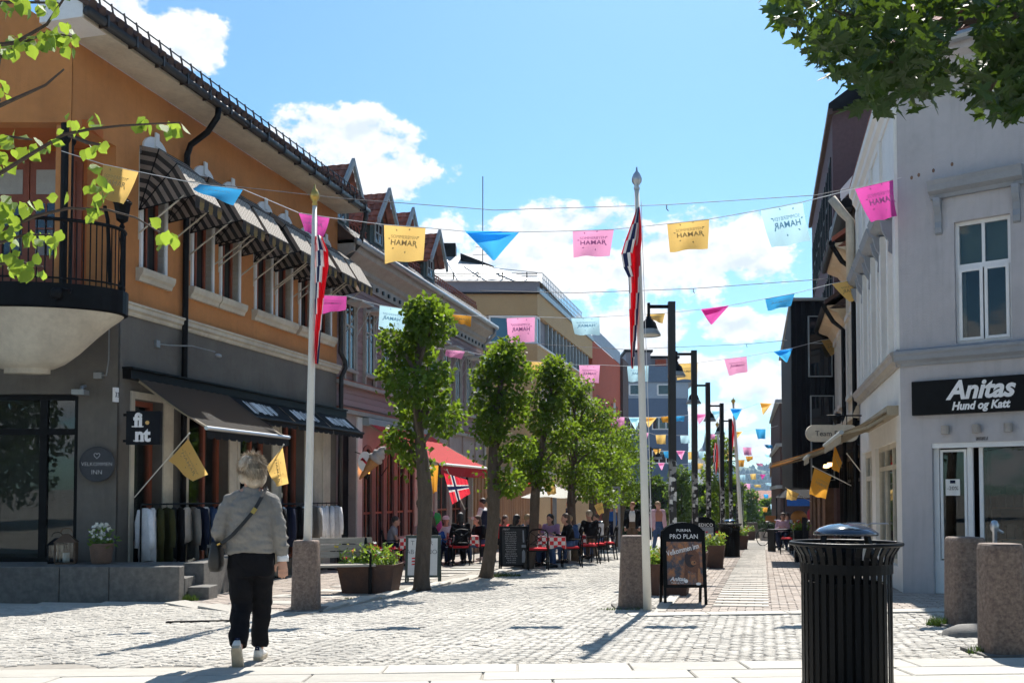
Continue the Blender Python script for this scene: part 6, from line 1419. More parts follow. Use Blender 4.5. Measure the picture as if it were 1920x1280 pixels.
# round slate board
c = at(183, 870, 15.44); sg = thing('welcome_board', 'round slate board with chalk words VELKOMMEN INN and a heart', 'sign', c); b = MB(); b.lathe([(0,0),(.285,0),(.285,.03),(.27,.035),(.265,.025),(0,.025)], 36); b.v = [(x, -z, y) for x, y, z in b.v]; b.build('disc', 'slateboard', sg, fixn=True)
text('lettering', 'VELKOMMEN', .085, 'chalk' if 'chalk' in M else mat('chalk', (.5, .5, .5), .9, .3, 20).name, basis((0,-.03,.0), (1,0,0), (0,0,1)), sg, offset=-.001); text('lettering', 'INN', .1, 'chalk', basis((0,-.03,-.13), (1,0,0), (0,0,1)), sg, offset=-.001)
b = MB(); hp = [(.05*16*math.sin(t)**3/16, .05*(13*math.cos(t)-5*math.cos(2*t)-2*math.cos(3*t)-math.cos(4*t))/16) for t in [i*2*math.pi/16 for i in range(17)]]; b.tube([(x, -.031, z+.14) for x, z in hp], .004, 4); b.build('heart', 'chalk', sg)
# long black shop sign on the right
sg = thing('shop_sign', 'long black sign with white lettering Anitas Hund og Katt', 'sign', (5.64, 13.9, 2.26), FCa); z = -2.26; b = MB(); b.box(.18, 1.98, -.09, -.0, 2.26+z, 2.745+z); b.build('panel', 'black_gloss', sg, bevel=.006)
text('lettering', 'Anitas', .36, 'print_white', basis((1.08,-.093,2.575+z), (1,0,0), (0,0,1)), sg, shear=.28, offset=.012, xs=.92); text('lettering', 'Hund og Katt', .155, 'print_white', basis((1.08,-.093,2.36+z), (1,0,0), (0,0,1)), sg, shear=.25, offset=.006, xs=.85)
# oval hanging sign
c = at(1560, 812, 19.3); sg = thing('hanging_sign', 'cream oval hanging sign with dark lettering Team Fris', 'sign', c); b = MB(); hp = [(-.36+.17*math.cos(R(a)), .17*math.sin(R(a))) for a in range(90, 271, 15)]+[(.36+.17*math.cos(R(a)), .17*math.sin(R(a))) for a in range(-90, 91, 15)]
b.prism(hp, lambda x, z, t: (x, t, z), -.03, .03); b.build('panel', 'cream_paint', sg, fixn=True); text('lettering', 'Team Fris', .15, 'print_dark', basis((-.05,-.035,-.01), (1,0,0), (0,0,1)), sg); b = MB(); b.tube([(-.1,0,.36),(.9,.05,.36)], .015, 5); b.tube([(-.05,0,.36),(-.05,0,.16)], .01, 4); b.tube([(.3,0,.36),(.3,0,.16)], .01, 4); b.build('bracket', 'black_metal', sg)
b = MB(); b.lathe([(0,.1),(.08,.08),(.11,-.02),(.06,-.12),(0,-.13)], 10); c = at(1570, 783, 19.5); tag(b.build('spot_lamp', 'black_metal', loc=c, smooth=True), 'black spot lamp above the cream oval sign', 'lamp')
# ice cream sign
c = at(700, 865, 23.6); sg = thing('ice_cream_sign', 'giant ice cream cone sign on the pink cafe wall', 'sign', c, 0); rot = Matrix.Rotation(R(38), 4, 'Y')
b = MB(); b.lathe([(0,-.55),(.02,-.55),(.15,.0),(.16,.02),(0,.02)], 14); xf(b, rot); b.build('cone', 'wafer', sg)
b = MB(); b.lathe([(.14,.02),(.19,.06),(.19,.12),(.14,.16),(.17,.2),(.16,.26),(.1,.3),(.11,.34),(.08,.4),(.02,.46),(0,.47)], 14); xf(b, rot); b.build('ice_cream', 'ice_cream', sg, smooth=True)
b = MB(); b.lathe([(0,0),(.2,0),(.2,.03),(0,.03)], 20); b.v = [(x*.85-.2, -z-.02, y*1.25+.0) for x, y, z in b.v]; b.build('oval_plate', 'print_white', sg, fixn=True); b = MB(); b.bar((-.27,-.06,.08), (-.13,-.06,-.08), .02, .05); b.bar((-.3,-.06,.05), (-.2,-.06,.03), .02, .04); b.build('red_stroke', 'print_red', sg); b = MB(); b.tube([(-.05,0,.1),(-.5,.3,.25)], .012, 5); b.tube([(.2,0,-.35),(.35,.1,-.1)], .012, 5); b.build('bracket', 'black_metal', sg)
# sandwich boards
def aframe(name, label, px, yb, w, h, mats, hdr=0, leg=.18, rz=0, dY=.0, spread=.34):
    g = gr(px, yb); t = thing(name, label, 'sign board', (g.x, g.y+spread*.5, g.z), rz, 'sandwich boards on the pavement')
    for sgn in (-1, 1):
        m4 = Matrix.Translation((0, sgn*spread/2, 0)) @ Matrix.Rotation(R(-sgn*-math.degrees(math.atan(spread/2/h))*1.0), 4, 'X') if False else None
        f = lambda x, z, o=0: (x, sgn*(spread/2*(1-z/h)+.012+o), z)
        b = MB()
        for x in (-w/2, w/2-.035): b.hexa([f(x,-.02),f(x+.035,-.02),f(x+.035,-.02,.03),f(x,-.02,.03)], [f(x,h*.9),f(x+.035,h*.9),f(x+.035,h*.9,.03),f(x,h*.9,.03)])
        b.build('leg', mats[0], t, fixn=True)
        hp = [(-w/2, leg), (w/2, leg), (w/2, h-hdr)]+([(w/2*math.cos(R(a))*1.0, h-hdr+hdr*math.sin(R(a))**.8) for a in range(10, 180, 10)] if hdr else [(w/2, h), (-w/2, h)])+[(-w/2, h-hdr)]
        b = MB(); n = len(hp); vs = [f(x, z, .0) for x, z in hp]+[f(x, z, .035) for x, z in hp]; b.add(vs, [tuple(range(n)), tuple(range(2*n-1, n-1, -1))]+[(i, (i+1) % n, n+(i+1) % n, n+i) for i in range(n)]); po = b.build('panel', mats[0], t, fixn=True)
        b = MB(); b.add([f(-w/2+.05, leg+.04, .04), f(w/2-.05, leg+.04, .04), f(w/2-.05, h-hdr-.05, .04), f(-w/2+.05, h-hdr-.05, .04)], [(0,1,2,3)]); b.build('poster', mats[1], po)
        if sgn < 0: front = po
    sl = math.atan(spread/2/h); M0 = lambda x, z, o=.045: basis((x, -(spread/2*(1-z/h)+.012+o), z), (1,0,0), (0,math.sin(sl),math.cos(sl)))
    return t, front, M0
t, fp, M0 = aframe('advertising_board', 'arched black advertising board with dog poster beside the right flagpole', 1285, 1133, .56, 1.06, ('black_gloss', 'poster_autumn'), .2, .22)
text('lettering', 'PURINA', .05, 'print_white', M0(0, .955), fp, spacing=1.1); text('lettering', 'PRO PLAN', .085, 'print_white', M0(0, .875), fp, xs=.95); text('lettering', 'Velkommen inn', .098, 'print_white', M0(-.02, .705) @ Matrix.Rotation(R(14), 4, 'Z'), fp, shear=.1, xs=.7, offset=.001)
text('lettering', 'Anitas', .075, 'print_white', M0(-.1, .33), fp, shear=.3, offset=.002); text('lettering', 'Hund og Katt', .03, 'print_white', M0(-.1, .285), fp)
def blob(mn, pts, o): 
    b = MB(); m_ = M0(0, 0, o); sl_ = [(m_ @ Vector((x, z*1.0, 0))) for x, z in pts]; b.add(sl_, [tuple(range(len(pts)))]); b.build('dog_print', mn, fp)
cir = lambda cx, cy, rx, ry, n=18: [(cx+rx*math.cos(2*math.pi*i/n), cy+ry*math.sin(2*math.pi*i/n)) for i in range(n)]
blob('dog_brown', [(-.02,.3),(.0,.52),(.0,.64),(.06,.7),(.14,.71),(.19,.66),(.2,.5),(.2,.3),(.15,.28),(.14,.42),(.09,.42),(.04,.45),(.03,.3)], .0465); blob('dog_dark', cir(.08, .57, .075, .085), .048); blob('dog_brown', cir(.13, .58, .06, .06), .0495); blob('dog_tan', cir(.115, .545, .035, .03), .051); blob('dog_dark', cir(.125, .55, .012, .01), .0525); blob('dog_dark', cir(.03, .6, .03, .07), .0497)
blob('dog_tan', [(.16,.28),(.2,.28),(.2,.46),(.17,.48)], .05); blob('print_white', cir(.17, .275, .035, .018), .051); blob('print_white', cir(.01, .31, .025, .025), .051)
t, fp, M0 = aframe('white_board_stand', 'white poster stand with hand-written words behind the first lime trunk', 792, 1092, .64, .86, ('dark_green', 'paper'), 0, .1)
for z, s_, tx, mm_ in ((.72, .12, 'T        R', 'print_dark'), (.56, .12, 'AB       NO', 'print_dark')): text('lettering', tx, s_, mm_, M0(-.02, z), fp, offset=-.002)
b = MB(); m_ = M0(0, 0, .047)
for z in (.44, .385, .33): b.add([m_ @ Vector((x, zz, 0)) for x, zz in ((-.2, z), (-.1, z+.01), (-.1, z+.035), (-.2, z+.025))], [(0,1,2,3)])
for z in (.24,): b.add([m_ @ Vector((x, zz, 0)) for x, zz in ((-.14, z), (-.06, z), (-.06, z+.02), (-.14, z+.02))], [(0,1,2,3)])
b.build('red_strokes', 'print_red', fp)
t, fp, M0 = aframe('chalkboard', 'black chalkboard menu stand beside the cafe tables', 963, 1066, .66, .98, ('black_metal', 'chalkboard'), 0, .06, .12)
r = random.Random(6)
text('lettering', '\n'.join(''.join(r.choice('aeinorstlm ') for _ in range(16)) for _ in range(15)), .05, 'chalk', M0(-.08, .5), fp, extrude=0, xs=.75)
b = MB(); m_ = M0(0, 0, .047); b.add([m_ @ Vector((x, z, 0)) for x, z in ((.17,.15),(.26,.15),(.25,.4),(.22,.45),(.21,.45),(.18,.4))], [tuple(range(6))]); b.add([m_ @ Vector((x, z, 0)) for x, z in ((.17,.5),(.27,.5),(.27,.56),(.17,.56))], [(0,1,2,3)]); b.add([m_ @ Vector((x, z, 0)) for x, z in ((.2,.62),(.24,.62),(.23,.9),(.2,.9))], [(0,1,2,3)]); b.build('chalk_drawing', 'trim_grey', fp)
text('lettering', 'MENY', .06, 'chalk', M0(-.18, .91), fp, extrude=0)
t, fp, M0 = aframe('advertising_board', 'arched dark board lettered MEDICO behind the nearest planters', 1320, 1050, .64, 1.15, ('black_gloss', 'trim_grey'), .22, .3)
text('lettering', 'MEDICO', .12, 'print_white', M0(.02, .93), fp, spacing=1.1, offset=.002)
g = gr(1350, 1040); b = MB(); b.box(-.06, .06, -.2, .2, .12, .75); o = b.build('pink_board', 'paper_pink', loc=(g.x-.35, g.y+.1, g.z), rz=.2); tag(o, 'narrow pink poster board leaning left of the far bin', 'board')
g = gr(1150, 1010); b = MB(); b.box(-.3, .3, -.03, .03, .05, .95); tag(b.build('poster_board', 'pale_blue_render', loc=g, rz=.15), 'pale blue poster board by the person in blue', 'board')
# garments and racks
def rack(label, s0, s1, out, zr, cols, seed):
    a, c = FL.w(s0, -out, 0), FL.w(s1, -out, 0); t = thing('clothes_rack', label, 'clothes rack', (a.x, a.y, gz(a.x, a.y)), 0, 'clothes racks outside the shop'); b = MB(); za, zc = gz(a.x, a.y), gz(c.x, c.y)
    b.tube([(a.x,a.y,zr),(c.x,c.y,zr)], .016, 6); b.build('rail', 'black_metal', t, world=True)
    for p, z in ((a, za), (c, zc)):
        b = MB(); b.tube([(p.x,p.y,z),(p.x,p.y,zr)], .016, 6); d = Vector((SR.x, SR.y, 0))*.25; b.tube([Vector((p.x,p.y,z+.03))-d, Vector((p.x,p.y,z+.03))+d], .016, 6); b.build('stand', 'black_metal', t, world=True)
    r = random.Random(seed); n = len(cols)
    for i, (mn, ln, lab) in enumerate(cols):
        p = a.lerp(c, (i+.6)/(n+.3)); b = MB(); w0 = .21; secs = []
        for k, (f, w, dd) in enumerate(((0, .05, .02), (.015, .13, .025), (.055, .205, .03), (.25, .195, .045), (.6, .2, .055), (1, .215+.03*r.random(), .06))):
            secs.append([(math.cos(q)*w*(1+.06*math.sin(5*q+k+i)), math.sin(q)*dd*(1+.6*math.sin(4*q+i*2+k*.35)), -.06-f*ln+(.035*math.sin(q*3+i) if f == 1 else 0)) for q in [2*math.pi*j/14 for j in range(14)]])
        b.loft(secs)
        for sx in (-1, 1): b.tube([(sx*.17,0,-.10),(sx*.22,.01,-.3),(sx*.235,.0,-.55),(sx*.235,.01,-.1-min(.62, ln*.85))], [.05, .06, .055, .05], 7)
        g_ = thing('garment', lab, 'garment', (p.x, p.y, zr), R(122)+r.uniform(-.5, .4), 'clothes hanging on the racks outside the shop'); b.build('cloth', mn, g_, smooth=True)
        h = MB(); h.tube([(0,0,.02),(.015,0,.01),(.0,0,-.03),(0,0,-.06)], .005, 4); h.tube([(-.17,0,-.11),(0,0,-.05),(.17,0,-.11)], .007, 4); h.build('hanger', 'black_metal', g_)
CC = {'cloth_white': 'white', 'cloth_beige': 'beige', 'cloth_olive': 'olive', 'cloth_black': 'black', 'cloth_navy': 'navy', 'cloth_denim': 'denim blue', 'cloth_grey': 'grey'}
def cols(seq, where):
    out = []; cnt = {}
    for m_, l in seq:
        k = CC[m_]; cnt[k] = cnt.get(k, 0)+1; o = ['first', 'second', 'third', 'fourth', 'fifth', 'sixth', 'seventh', 'eighth'][cnt[k]-1]
        out.append((m_, l, f'{o} {k} garment from the left on the {where} clothes rack'))
    return out
rack('black clothes rack by the shop corner, left of the woman', .12, 2.9, .38, .97, cols([('cloth_white', .85), ('cloth_white', .9), ('cloth_olive', .95), ('cloth_olive', .9), ('cloth_black', .85), ('cloth_black', .9), ('cloth_beige', .6), ('cloth_grey', .9), ('cloth_navy', .75), ('cloth_white', .75), ('cloth_denim', .9), ('cloth_black', .7), ('cloth_beige', .85), ('cloth_black', .8)], 'left'), 1)
rack('black clothes rack with white clothes behind the left flagpole', 4.3, 7.3, .5, .93, cols([('cloth_black', .8), ('cloth_white', .9), ('cloth_navy', .8), ('cloth_black', .8), ('cloth_black', .9), ('cloth_white', .85), ('cloth_grey', .8), ('cloth_grey', .85), ('cloth_white', .9), ('cloth_white', .95), ('cloth_white', .9), ('cloth_white', .95), ('cloth_white', .9)], 'right'), 2)
# pot and lantern on the terrace
c = at(190, 1040, 15.1); t = thing('flower_pot', 'brown pot with white flowers by the grey wall', 'flower pot', (c.x, 15.1, .05)); b = MB(); b.lathe([(0,0),(.13,0),(.15,.03),(.18,.3),(.19,.32),(.17,.32),(.16,.28),(0,.28)], 18); b.build('pot', 'terracotta', t, smooth=True); flowers(t, -.17, .17, -.15, .15, .26, 26, .26, 77, ('petal_white', 'petal_white', 'petal_white')); b = MB(); r = random.Random(1)
for _ in range(60): leaf_kite(b, Vector((r.gauss(0, .05), r.gauss(0, .05), .58+r.gauss(0, .02))), rvec(r), rvec(r), .06, .05)
b.build('blossom', 'petal_white', t)
for px, Y, s_, lab in ((124, 15.05, 1.0, 'brown candle lantern standing on the terrace'), (107, 15.2, .85, 'smaller dark candle lantern beside the brown lantern')):
    c = at(px, 1040, Y); t = thing('candle_lantern', lab, 'lantern', (c.x, Y, .05), .3, 'candle lanterns on the terrace'); w = .14*s_; h = .34*s_; b = MB(); b.box(-w, w, -w, w, 0, .03)
    for sx in (-1, 1):
        for sy in (-1, 1): b.box(sx*w-.014, sx*w+.014, sy*w-.014, sy*w+.014, .03, h)
    b.hexa([(-w-.03,-w-.03,h),(w+.03,-w-.03,h),(w+.03,w+.03,h),(-w-.03,w+.03,h)], [(-.03,-.03,h+.13*s_),(.03,-.03,h+.13*s_),(.03,.03,h+.13*s_),(-.03,.03,h+.13*s_)]); b.tube([(.08*math.cos(R(a)),0,h+.15*s_+.07*math.sin(R(a))) for a in range(0, 181, 20)], .007, 5); b.build('frame', 'cloth_brown' if s_ == 1 else 'black_metal', t)
    b = MB(); b.lathe([(0,.03),(.05,.03),(.05,.17),(0,.17)], 12); b.build('candle', 'canvas_white', t); b = MB(); b.box(-w+.01, w-.01, -w+.003, -w+.006, .03, h); b.build('pane', 'glass_clear', t)
# balloons
c = at(812, 985, 24.5)
for i, (px, py, m_, lab) in enumerate(((809, 968, 'balloon_pink', 'upper pink balloon of the bunch'), (820, 985, 'balloon_pink', 'lower pink balloon of the bunch'), (818, 971, 'balloon_green', 'upper green balloon of the bunch'), (806, 988, 'balloon_green', 'lower green balloon of the bunch'))):
    p = at(px, py, 24.5+.12*(i % 2)); t = thing('balloon', lab, 'balloon', p, 0, 'bunch of balloons by the cafe'); b = MB(); b.lathe([(.012,-.19),(.02,-.17),(.015,-.165),(.07,-.12),(.125,-.03),(.13,.04),(.1,.11),(.05,.145),(0,.15)], 14); b.build('skin', m_, t, smooth=True); b = MB(); b.tube([(0,0,-.18),(.03,0,-.45),(.0,.0,-.7)], .003, 4); b.build('string', 'string_white', t)
# ================================================================== people
V = Vector
def limb(b, pts, rad, n=9):
    b.tube(pts, rad, n)
    for p, r_ in zip(pts, rad): b.ell(p, (r_*.99,)*3, n, 6)
STAND = dict(pel=(0,0,.94), wst=(0,-.005,1.07), chs=(0,0,1.27), nck=(0,-.005,1.43), hd=(0,.02,1.575), sl=(-.175,0,1.385), sr=(.175,0,1.385), el=(-.225,-.03,1.11), er=(.225,-.03,1.11), wl=(-.235,.05,.86), wr=(.235,.05,.86),
             hl=(-.09,0,.9), hr=(.09,0,.9), kl=(-.1,.03,.49), kr=(.1,.03,.49), al=(-.1,-.03,.085), ar=(.1,-.03,.085), fl=(0,1,0), fr=(0,1,0))
SIT = dict(pel=(0,0,.52), wst=(0,-.01,.64), chs=(0,.03,.84), nck=(0,.06,1.0), hd=(0,.11,1.14), sl=(-.175,.04,.96), sr=(.175,.04,.96), el=(-.23,.12,.70), er=(.23,.12,.70), wl=(-.12,.36,.77), wr=(.12,.36,.77),
           hl=(-.09,.03,.5), hr=(.09,.03,.5), kl=(-.12,.44,.5), kr=(.12,.44,.5), al=(-.12,.40,.085), ar=(.12,.42,.085), fl=(0,1,0), fr=(0,1,0))
def spine(J, grow=0., z1=None):
    P = [V(J['pel'])-V((0,0,.08)), V(J['pel']), V(J['wst']), V(J['chs']), V(J['chs']).lerp(V(J['nck']), .6), V(J['nck'])-V((0,0,.02))]
    Rx = [.15, .165, .145, .17, .15, .06]; Ry = [.11, .115, .1, .115, .09, .055]
    return [[p+V((math.cos(a)*(x+grow), math.sin(a)*(y+grow), 0)) for a in [2*math.pi*i/14 for i in range(14)]] for p, x, y in zip(P, Rx, Ry)]
def hand(b, w, d, side, s=1., curl=.5, n=6):
    d = V(d).normalized(); up = V((0,1,0)) if abs(d.z) > .7 else V((0,0,1)); a = d.cross(up).normalized(); nrm = a.cross(d).normalized(); w = V(w)
    b.tube([w, w+d*.03*s, w+d*.08*s], [.022*s, .034*s, .036*s], 8, sq=.55)
    for k, L_ in enumerate((.062, .072, .068, .052)):
        o = w+d*.075*s+a*(k-1.5)*.0205*s; p1 = o+d*L_*.5*s; p2 = p1+(d*(1-curl)+nrm*curl).normalized()*L_*.5*s; limb(b, [o, p1, p2], [.0088*s, .0082*s, .007*s], n)
    o = w+d*.03*s+a*side*.03*s; limb(b, [o, o+(d*.6+a*side*.8).normalized()*.035*s, o+(d*.9+a*side*.4+nrm*.3).normalized()*.068*s], [.0125*s, .011*s, .009*s], n)
def head(b, c, yaw=0., s=1.):
    Rz = Matrix.Rotation(yaw, 3, 'Z'); c = V(c); q = lambda x, y, z: c+Rz @ V((x*s, y*s, z*s))
    b.ell(c+Rz @ V((0,-.005*s,.025*s)), (.076*s,.094*s,.095*s), 14, 10, rot=Rz); b.ell(q(0,.03,-.05), (.056*s,.06*s,.068*s), 12, 8, rot=Rz)
    b.ell(q(0,.097,-.02), (.014*s,.02*s,.024*s), 8, 6, rot=Rz); b.ell(q(0,.085,-.066), (.024*s,.012*s,.01*s), 8, 5, rot=Rz); b.ell(q(0,.072,-.1), (.02*s,.018*s,.018*s), 8, 5, rot=Rz)
    for x in (-1, 1): b.ell(q(x*.078,-.01,-.01), (.012*s,.024*s,.034*s), 8, 6, rot=Rz)
def person(label, loc, rz, pose, top, trs, hair=('hair_brown', 'short'), over=None, vox=.018, shoes='leather', skin='skin', yaw=0., sleeves=True, skirt=False, cap=None, scale=1., group=None):
    J = dict(STAND if pose == 'stand' else SIT); J.update(over or {}); t = thing('person', label, 'person', loc, rz, group); t.scale = (scale,)*3
    b = MB(); b.loft(spine(J)); limb(b, [V(J['nck'])-V((0,0,.05)), V(J['hd'])-V((0,.02,.06))], [.055, .05]); head(b, J['hd'], yaw)
    for sd, x in (('l', -1), ('r', 1)):
        limb(b, [V(J['nck'])+V((x*.05,0,-.05)), V(J['s'+sd]), V(J['s'+sd]).lerp(V(J['e'+sd]), .5), V(J['e'+sd]), V(J['e'+sd]).lerp(V(J['w'+sd]), .4), V(J['w'+sd])], [.05, .052, .045, .037, .036, .024])
        hand(b, J['w'+sd], V(J['w'+sd])-V(J['e'+sd]), -x, 1.05)
        limb(b, [V(J['h'+sd]), V(J['h'+sd]).lerp(V(J['k'+sd]), .5), V(J['k'+sd]), V(J['k'+sd]).lerp(V(J['a'+sd]), .35), V(J['a'+sd])], [.085, .075, .052, .05, .034]); f = V(J['f'+sd]); limb(b, [V(J['a'+sd])-V((0,0,.03)), V(J['a'+sd])+f*.13-V((0,0,.055))], [.035, .026])
    body = mobj('body', remesh(b, vox, skin), t)
    c = MB(); c.loft(spine(J, .018)); 
    for sd, x in (('l', -1), ('r', 1)):
        e = V(J['e'+sd]); w = V(J['w'+sd]); s_ = V(J['s'+sd]); pts = [V(J['nck'])+V((x*.05,0,-.06)), s_, s_.lerp(e, .5)]; rd = [.055, .07, .062]
        if sleeves: pts += [e, e.lerp(w, .5), e.lerp(w, .92)]; rd += [.054, .048, .042]
        limb(c, pts, rd)
    mobj('top', remesh(c, vox, top), t)
    c = MB(); sp_ = spine(J, .02)[:3]; c.loft(sp_)
    for sd in 'lr':
        h, k, a = V(J['h'+sd]), V(J['k'+sd]), V(J['a'+sd]); pts = [h, h.lerp(k, .5), k]; rd = [.105, .095, .075]
        if not skirt: pts += [k.lerp(a, .5), k.lerp(a, .88)]; rd += [.066, .058]
        limb(c, pts, rd)
    mobj('trousers' if not skirt else 'skirt', remesh(c, vox, trs), t)
    for sd in 'lr':
        c = MB(); a = V(J['a'+sd]); f = V(J['f'+sd]); c.tube([a-f*.07-V((0,0,.045)), a+f*.0-V((0,0,.03)), a+f*.1-V((0,0,.05)), a+f*.19-V((0,0,.06))], [.034, .044, .04, .022], 10); c.ell(a-f*.05-V((0,0,.045)), (.038,.04,.035)); c.build('shoe', shoes, t, smooth=True)
    hc = V(J['hd']); Rz = Matrix.Rotation(yaw, 3, 'Z')
    if hair:
        c = MB(); c.ell(hc+Rz @ V((0,-.022,.045)), (.088,.1,.095), 14, 10, rot=Rz)
        if hair[1] != 'short': c.ell(hc+Rz @ V((0,-.04,-.02)), (.088,.075,.11), 12, 8, rot=Rz)
        if hair[1] == 'long': limb(c, [hc+Rz @ V((0,-.07,0)), hc+Rz @ V((0,-.10,-.18)), hc+Rz @ V((.02,-.11,-.33))], [.07, .055, .025])
        if hair[1] == 'bun': c.ell(hc+Rz @ V((0,-.12,.04)), (.045,.045,.045))
        for v in c.v: pass
        mobj('hair', remesh(c, .014, hair[0], 2), t)
    if cap:
        c = MB(); c.lathe([(.096,.03),(.098,.06),(.085,.11),(.05,.135),(0,.142)], 16, tuple(hc)); c.add([hc+Rz @ V((-.07,.08,.045)), hc+Rz @ V((.07,.08,.045)), hc+Rz @ V((.05,.17,.03)), hc+Rz @ V((-.05,.17,.03))], [(0,1,2,3)]); c.build('cap', cap, t, smooth=True)
    c = MB()
    for x in (-.03, .03): c.ell(hc+Rz @ V((x,.083,.005)), (.012,.008,.007), 6, 5)
    c.build('eyes', 'hair_black', t); return t
# --- woman walking away in the foreground
wl = gr(468, 1243); YW = wl.y
wm = thing('person', 'woman in grey jacket and black trousers walking away with shoulder bag', 'person', (wl.x, wl.y, wl.z), R(6))
HD = V((-.005, .03, 1.535)); yaw = R(28)
b = MB(); 
for sec in ((.82, .14, .1), (.92, .16, .11), (1.05, .14, .1), (1.22, .165, .11), (1.33, .15, .09), (1.4, .06, .055)): pass
b.loft([[V((math.cos(a)*x, math.sin(a)*y+yy, z)) for a in [2*math.pi*i/16 for i in range(16)]] for z, x, y, yy in ((.80,.14,.10,0),(.9,.165,.115,0),(1.05,.14,.1,.0),(1.22,.165,.11,.01),(1.32,.15,.09,.01),(1.395,.055,.05,.01))])
limb(b, [V((0,.01,1.36)), HD-V((0,.02,.06))], [.055, .052], 12); head(b, HD, yaw, 1.02)
SLl, ELl, WLl = V((-.165,.0,1.30)), V((-.25,-.04,1.06)), V((-.215,.16,.93)); SRr, ERr, WRr = V((.165,.0,1.295)), V((.228,-.045,1.06)), V((.255,.0,.83))
for s_, e, w, sd in ((SLl, ELl, WLl, 1), (SRr, ERr, WRr, -1)):
    limb(b, [V((s_.x*.3,.01,1.36)), s_, s_.lerp(e, .5), e, e.lerp(w, .4), w], [.05, .052, .044, .037, .036, .025], 12)
hand(b, WRr, V((.0,.06,-1)), -1, 1.08, .35, 8); hand(b, WLl, V((.3,1,-.1)), 1, 1.05, .5, 8)
LEG = [(V((-.08,0,.84)), V((-.07,-.0,.46)), V((-.05,-.24,.155))), (V((.08,.0,.84)), V((.07,.14,.465)), V((.045,.20,.085)))]
for h, k, a in LEG: limb(b, [h, h.lerp(k, .5), k, k.lerp(a, .35), a], [.085, .074, .052, .05, .033], 12)
limb(b, [LEG[0][2], LEG[0][2]+V((0,.06,-.1))], [.033, .028]); limb(b, [LEG[1][2]-V((0,0,.03)), LEG[1][2]+V((0,.13,-.055))], [.035, .026])
mobj('body', remesh(b, .0065, 'skin', 2), wm)
b = MB(); b.loft([[V((math.cos(a)*x*(1+.018*math.sin(a*7+z*9)), math.sin(a)*y*(1+.02*math.sin(a*5+z*14))+yy, z+.006*math.sin(a*3))) for a in [2*math.pi*i/30 for i in range(30)]] for z, x, y, yy in ((.885,.188,.138,0),(.90,.197,.147,0),(.93,.192,.143,0),(1.0,.19,.142,-.006),(1.08,.188,.138,-.008),(1.18,.186,.132,-.006),(1.26,.182,.122,0),(1.315,.155,.105,.004),(1.36,.108,.082,.008),(1.395,.074,.066,.01),(1.415,.066,.06,.012))])
for s_, e, w, x in ((SLl, ELl, WLl, -1), (SRr, ERr, WRr, 1)):
    m1 = s_.lerp(e, .5); m2 = e.lerp(w, .5); limb(b, [V((x*.09,.0,1.345)), s_, s_.lerp(e, .25), m1, s_.lerp(e, .8), e, e.lerp(w, .25), m2, e.lerp(w, .8)], [.05, .066, .068, .064, .062, .06, .058, .053, .048], 14)
    for k in range(5): p = e.lerp(w, .1+.14*k) if k % 2 else e.lerp(s_, .1+.1*k); b.ell(p+V((x*.01,.0,0)), (.061,.062,.018), 12, 6)
def crease(me, amp, sx, sz, keep=None):
    me.update(); NC = [(v.co.copy(), v.normal.copy()) for v in me.vertices]; out = []
    for c_, n_ in NC:
        d_ = amp*(mnoise.noise(V((c_.x*sx, c_.y*sx, c_.z*sz)))+.5*mnoise.noise(V((c_.x*sx*2.3+5, c_.y*sx*2.3, c_.z*sz*2+c_.x*12)))); out += list(c_+n_*d_)
    me.vertices.foreach_set('co', out); me.update(); return me
jk = mobj('jacket', crease(remesh(b, .008, 'cloth_grey', 2), .011, 7, 17), wm)
c = MB(); c.tube([WRr.lerp(ERr, .2), WRr+V((0,0,.015)), WRr-V((0,0,.015))], [.044, .046, .048], 14); c.build('cuff', 'cloth_white', jk, smooth=True)
b = MB(); b.loft([[V((math.cos(a)*x, math.sin(a)*y, z)) for a in [2*math.pi*i/24 for i in range(24)]] for z, x, y in ((.925,.165,.125),(.88,.18,.135),(.8,.188,.14),(.7,.18,.13))])
for i, (h, k, a) in enumerate(LEG):
    hem = k.lerp(a, .93); x = h.x; pts = [V((h.x*1.05,0,.78)), h.lerp(k, .35), h.lerp(k, .7), k, k.lerp(a, .4), hem]; rd = [.108, .104, .093, .084, .076, .066]; b.tube(pts, rd, 16); 
    for p, r_ in zip(pts[:-1], rd): b.ell(p, (r_,)*3, 14, 8)
tr_ = mobj('trousers', crease(remesh(b, .009, 'cloth_black', 3), .014, 8, 10), wm)
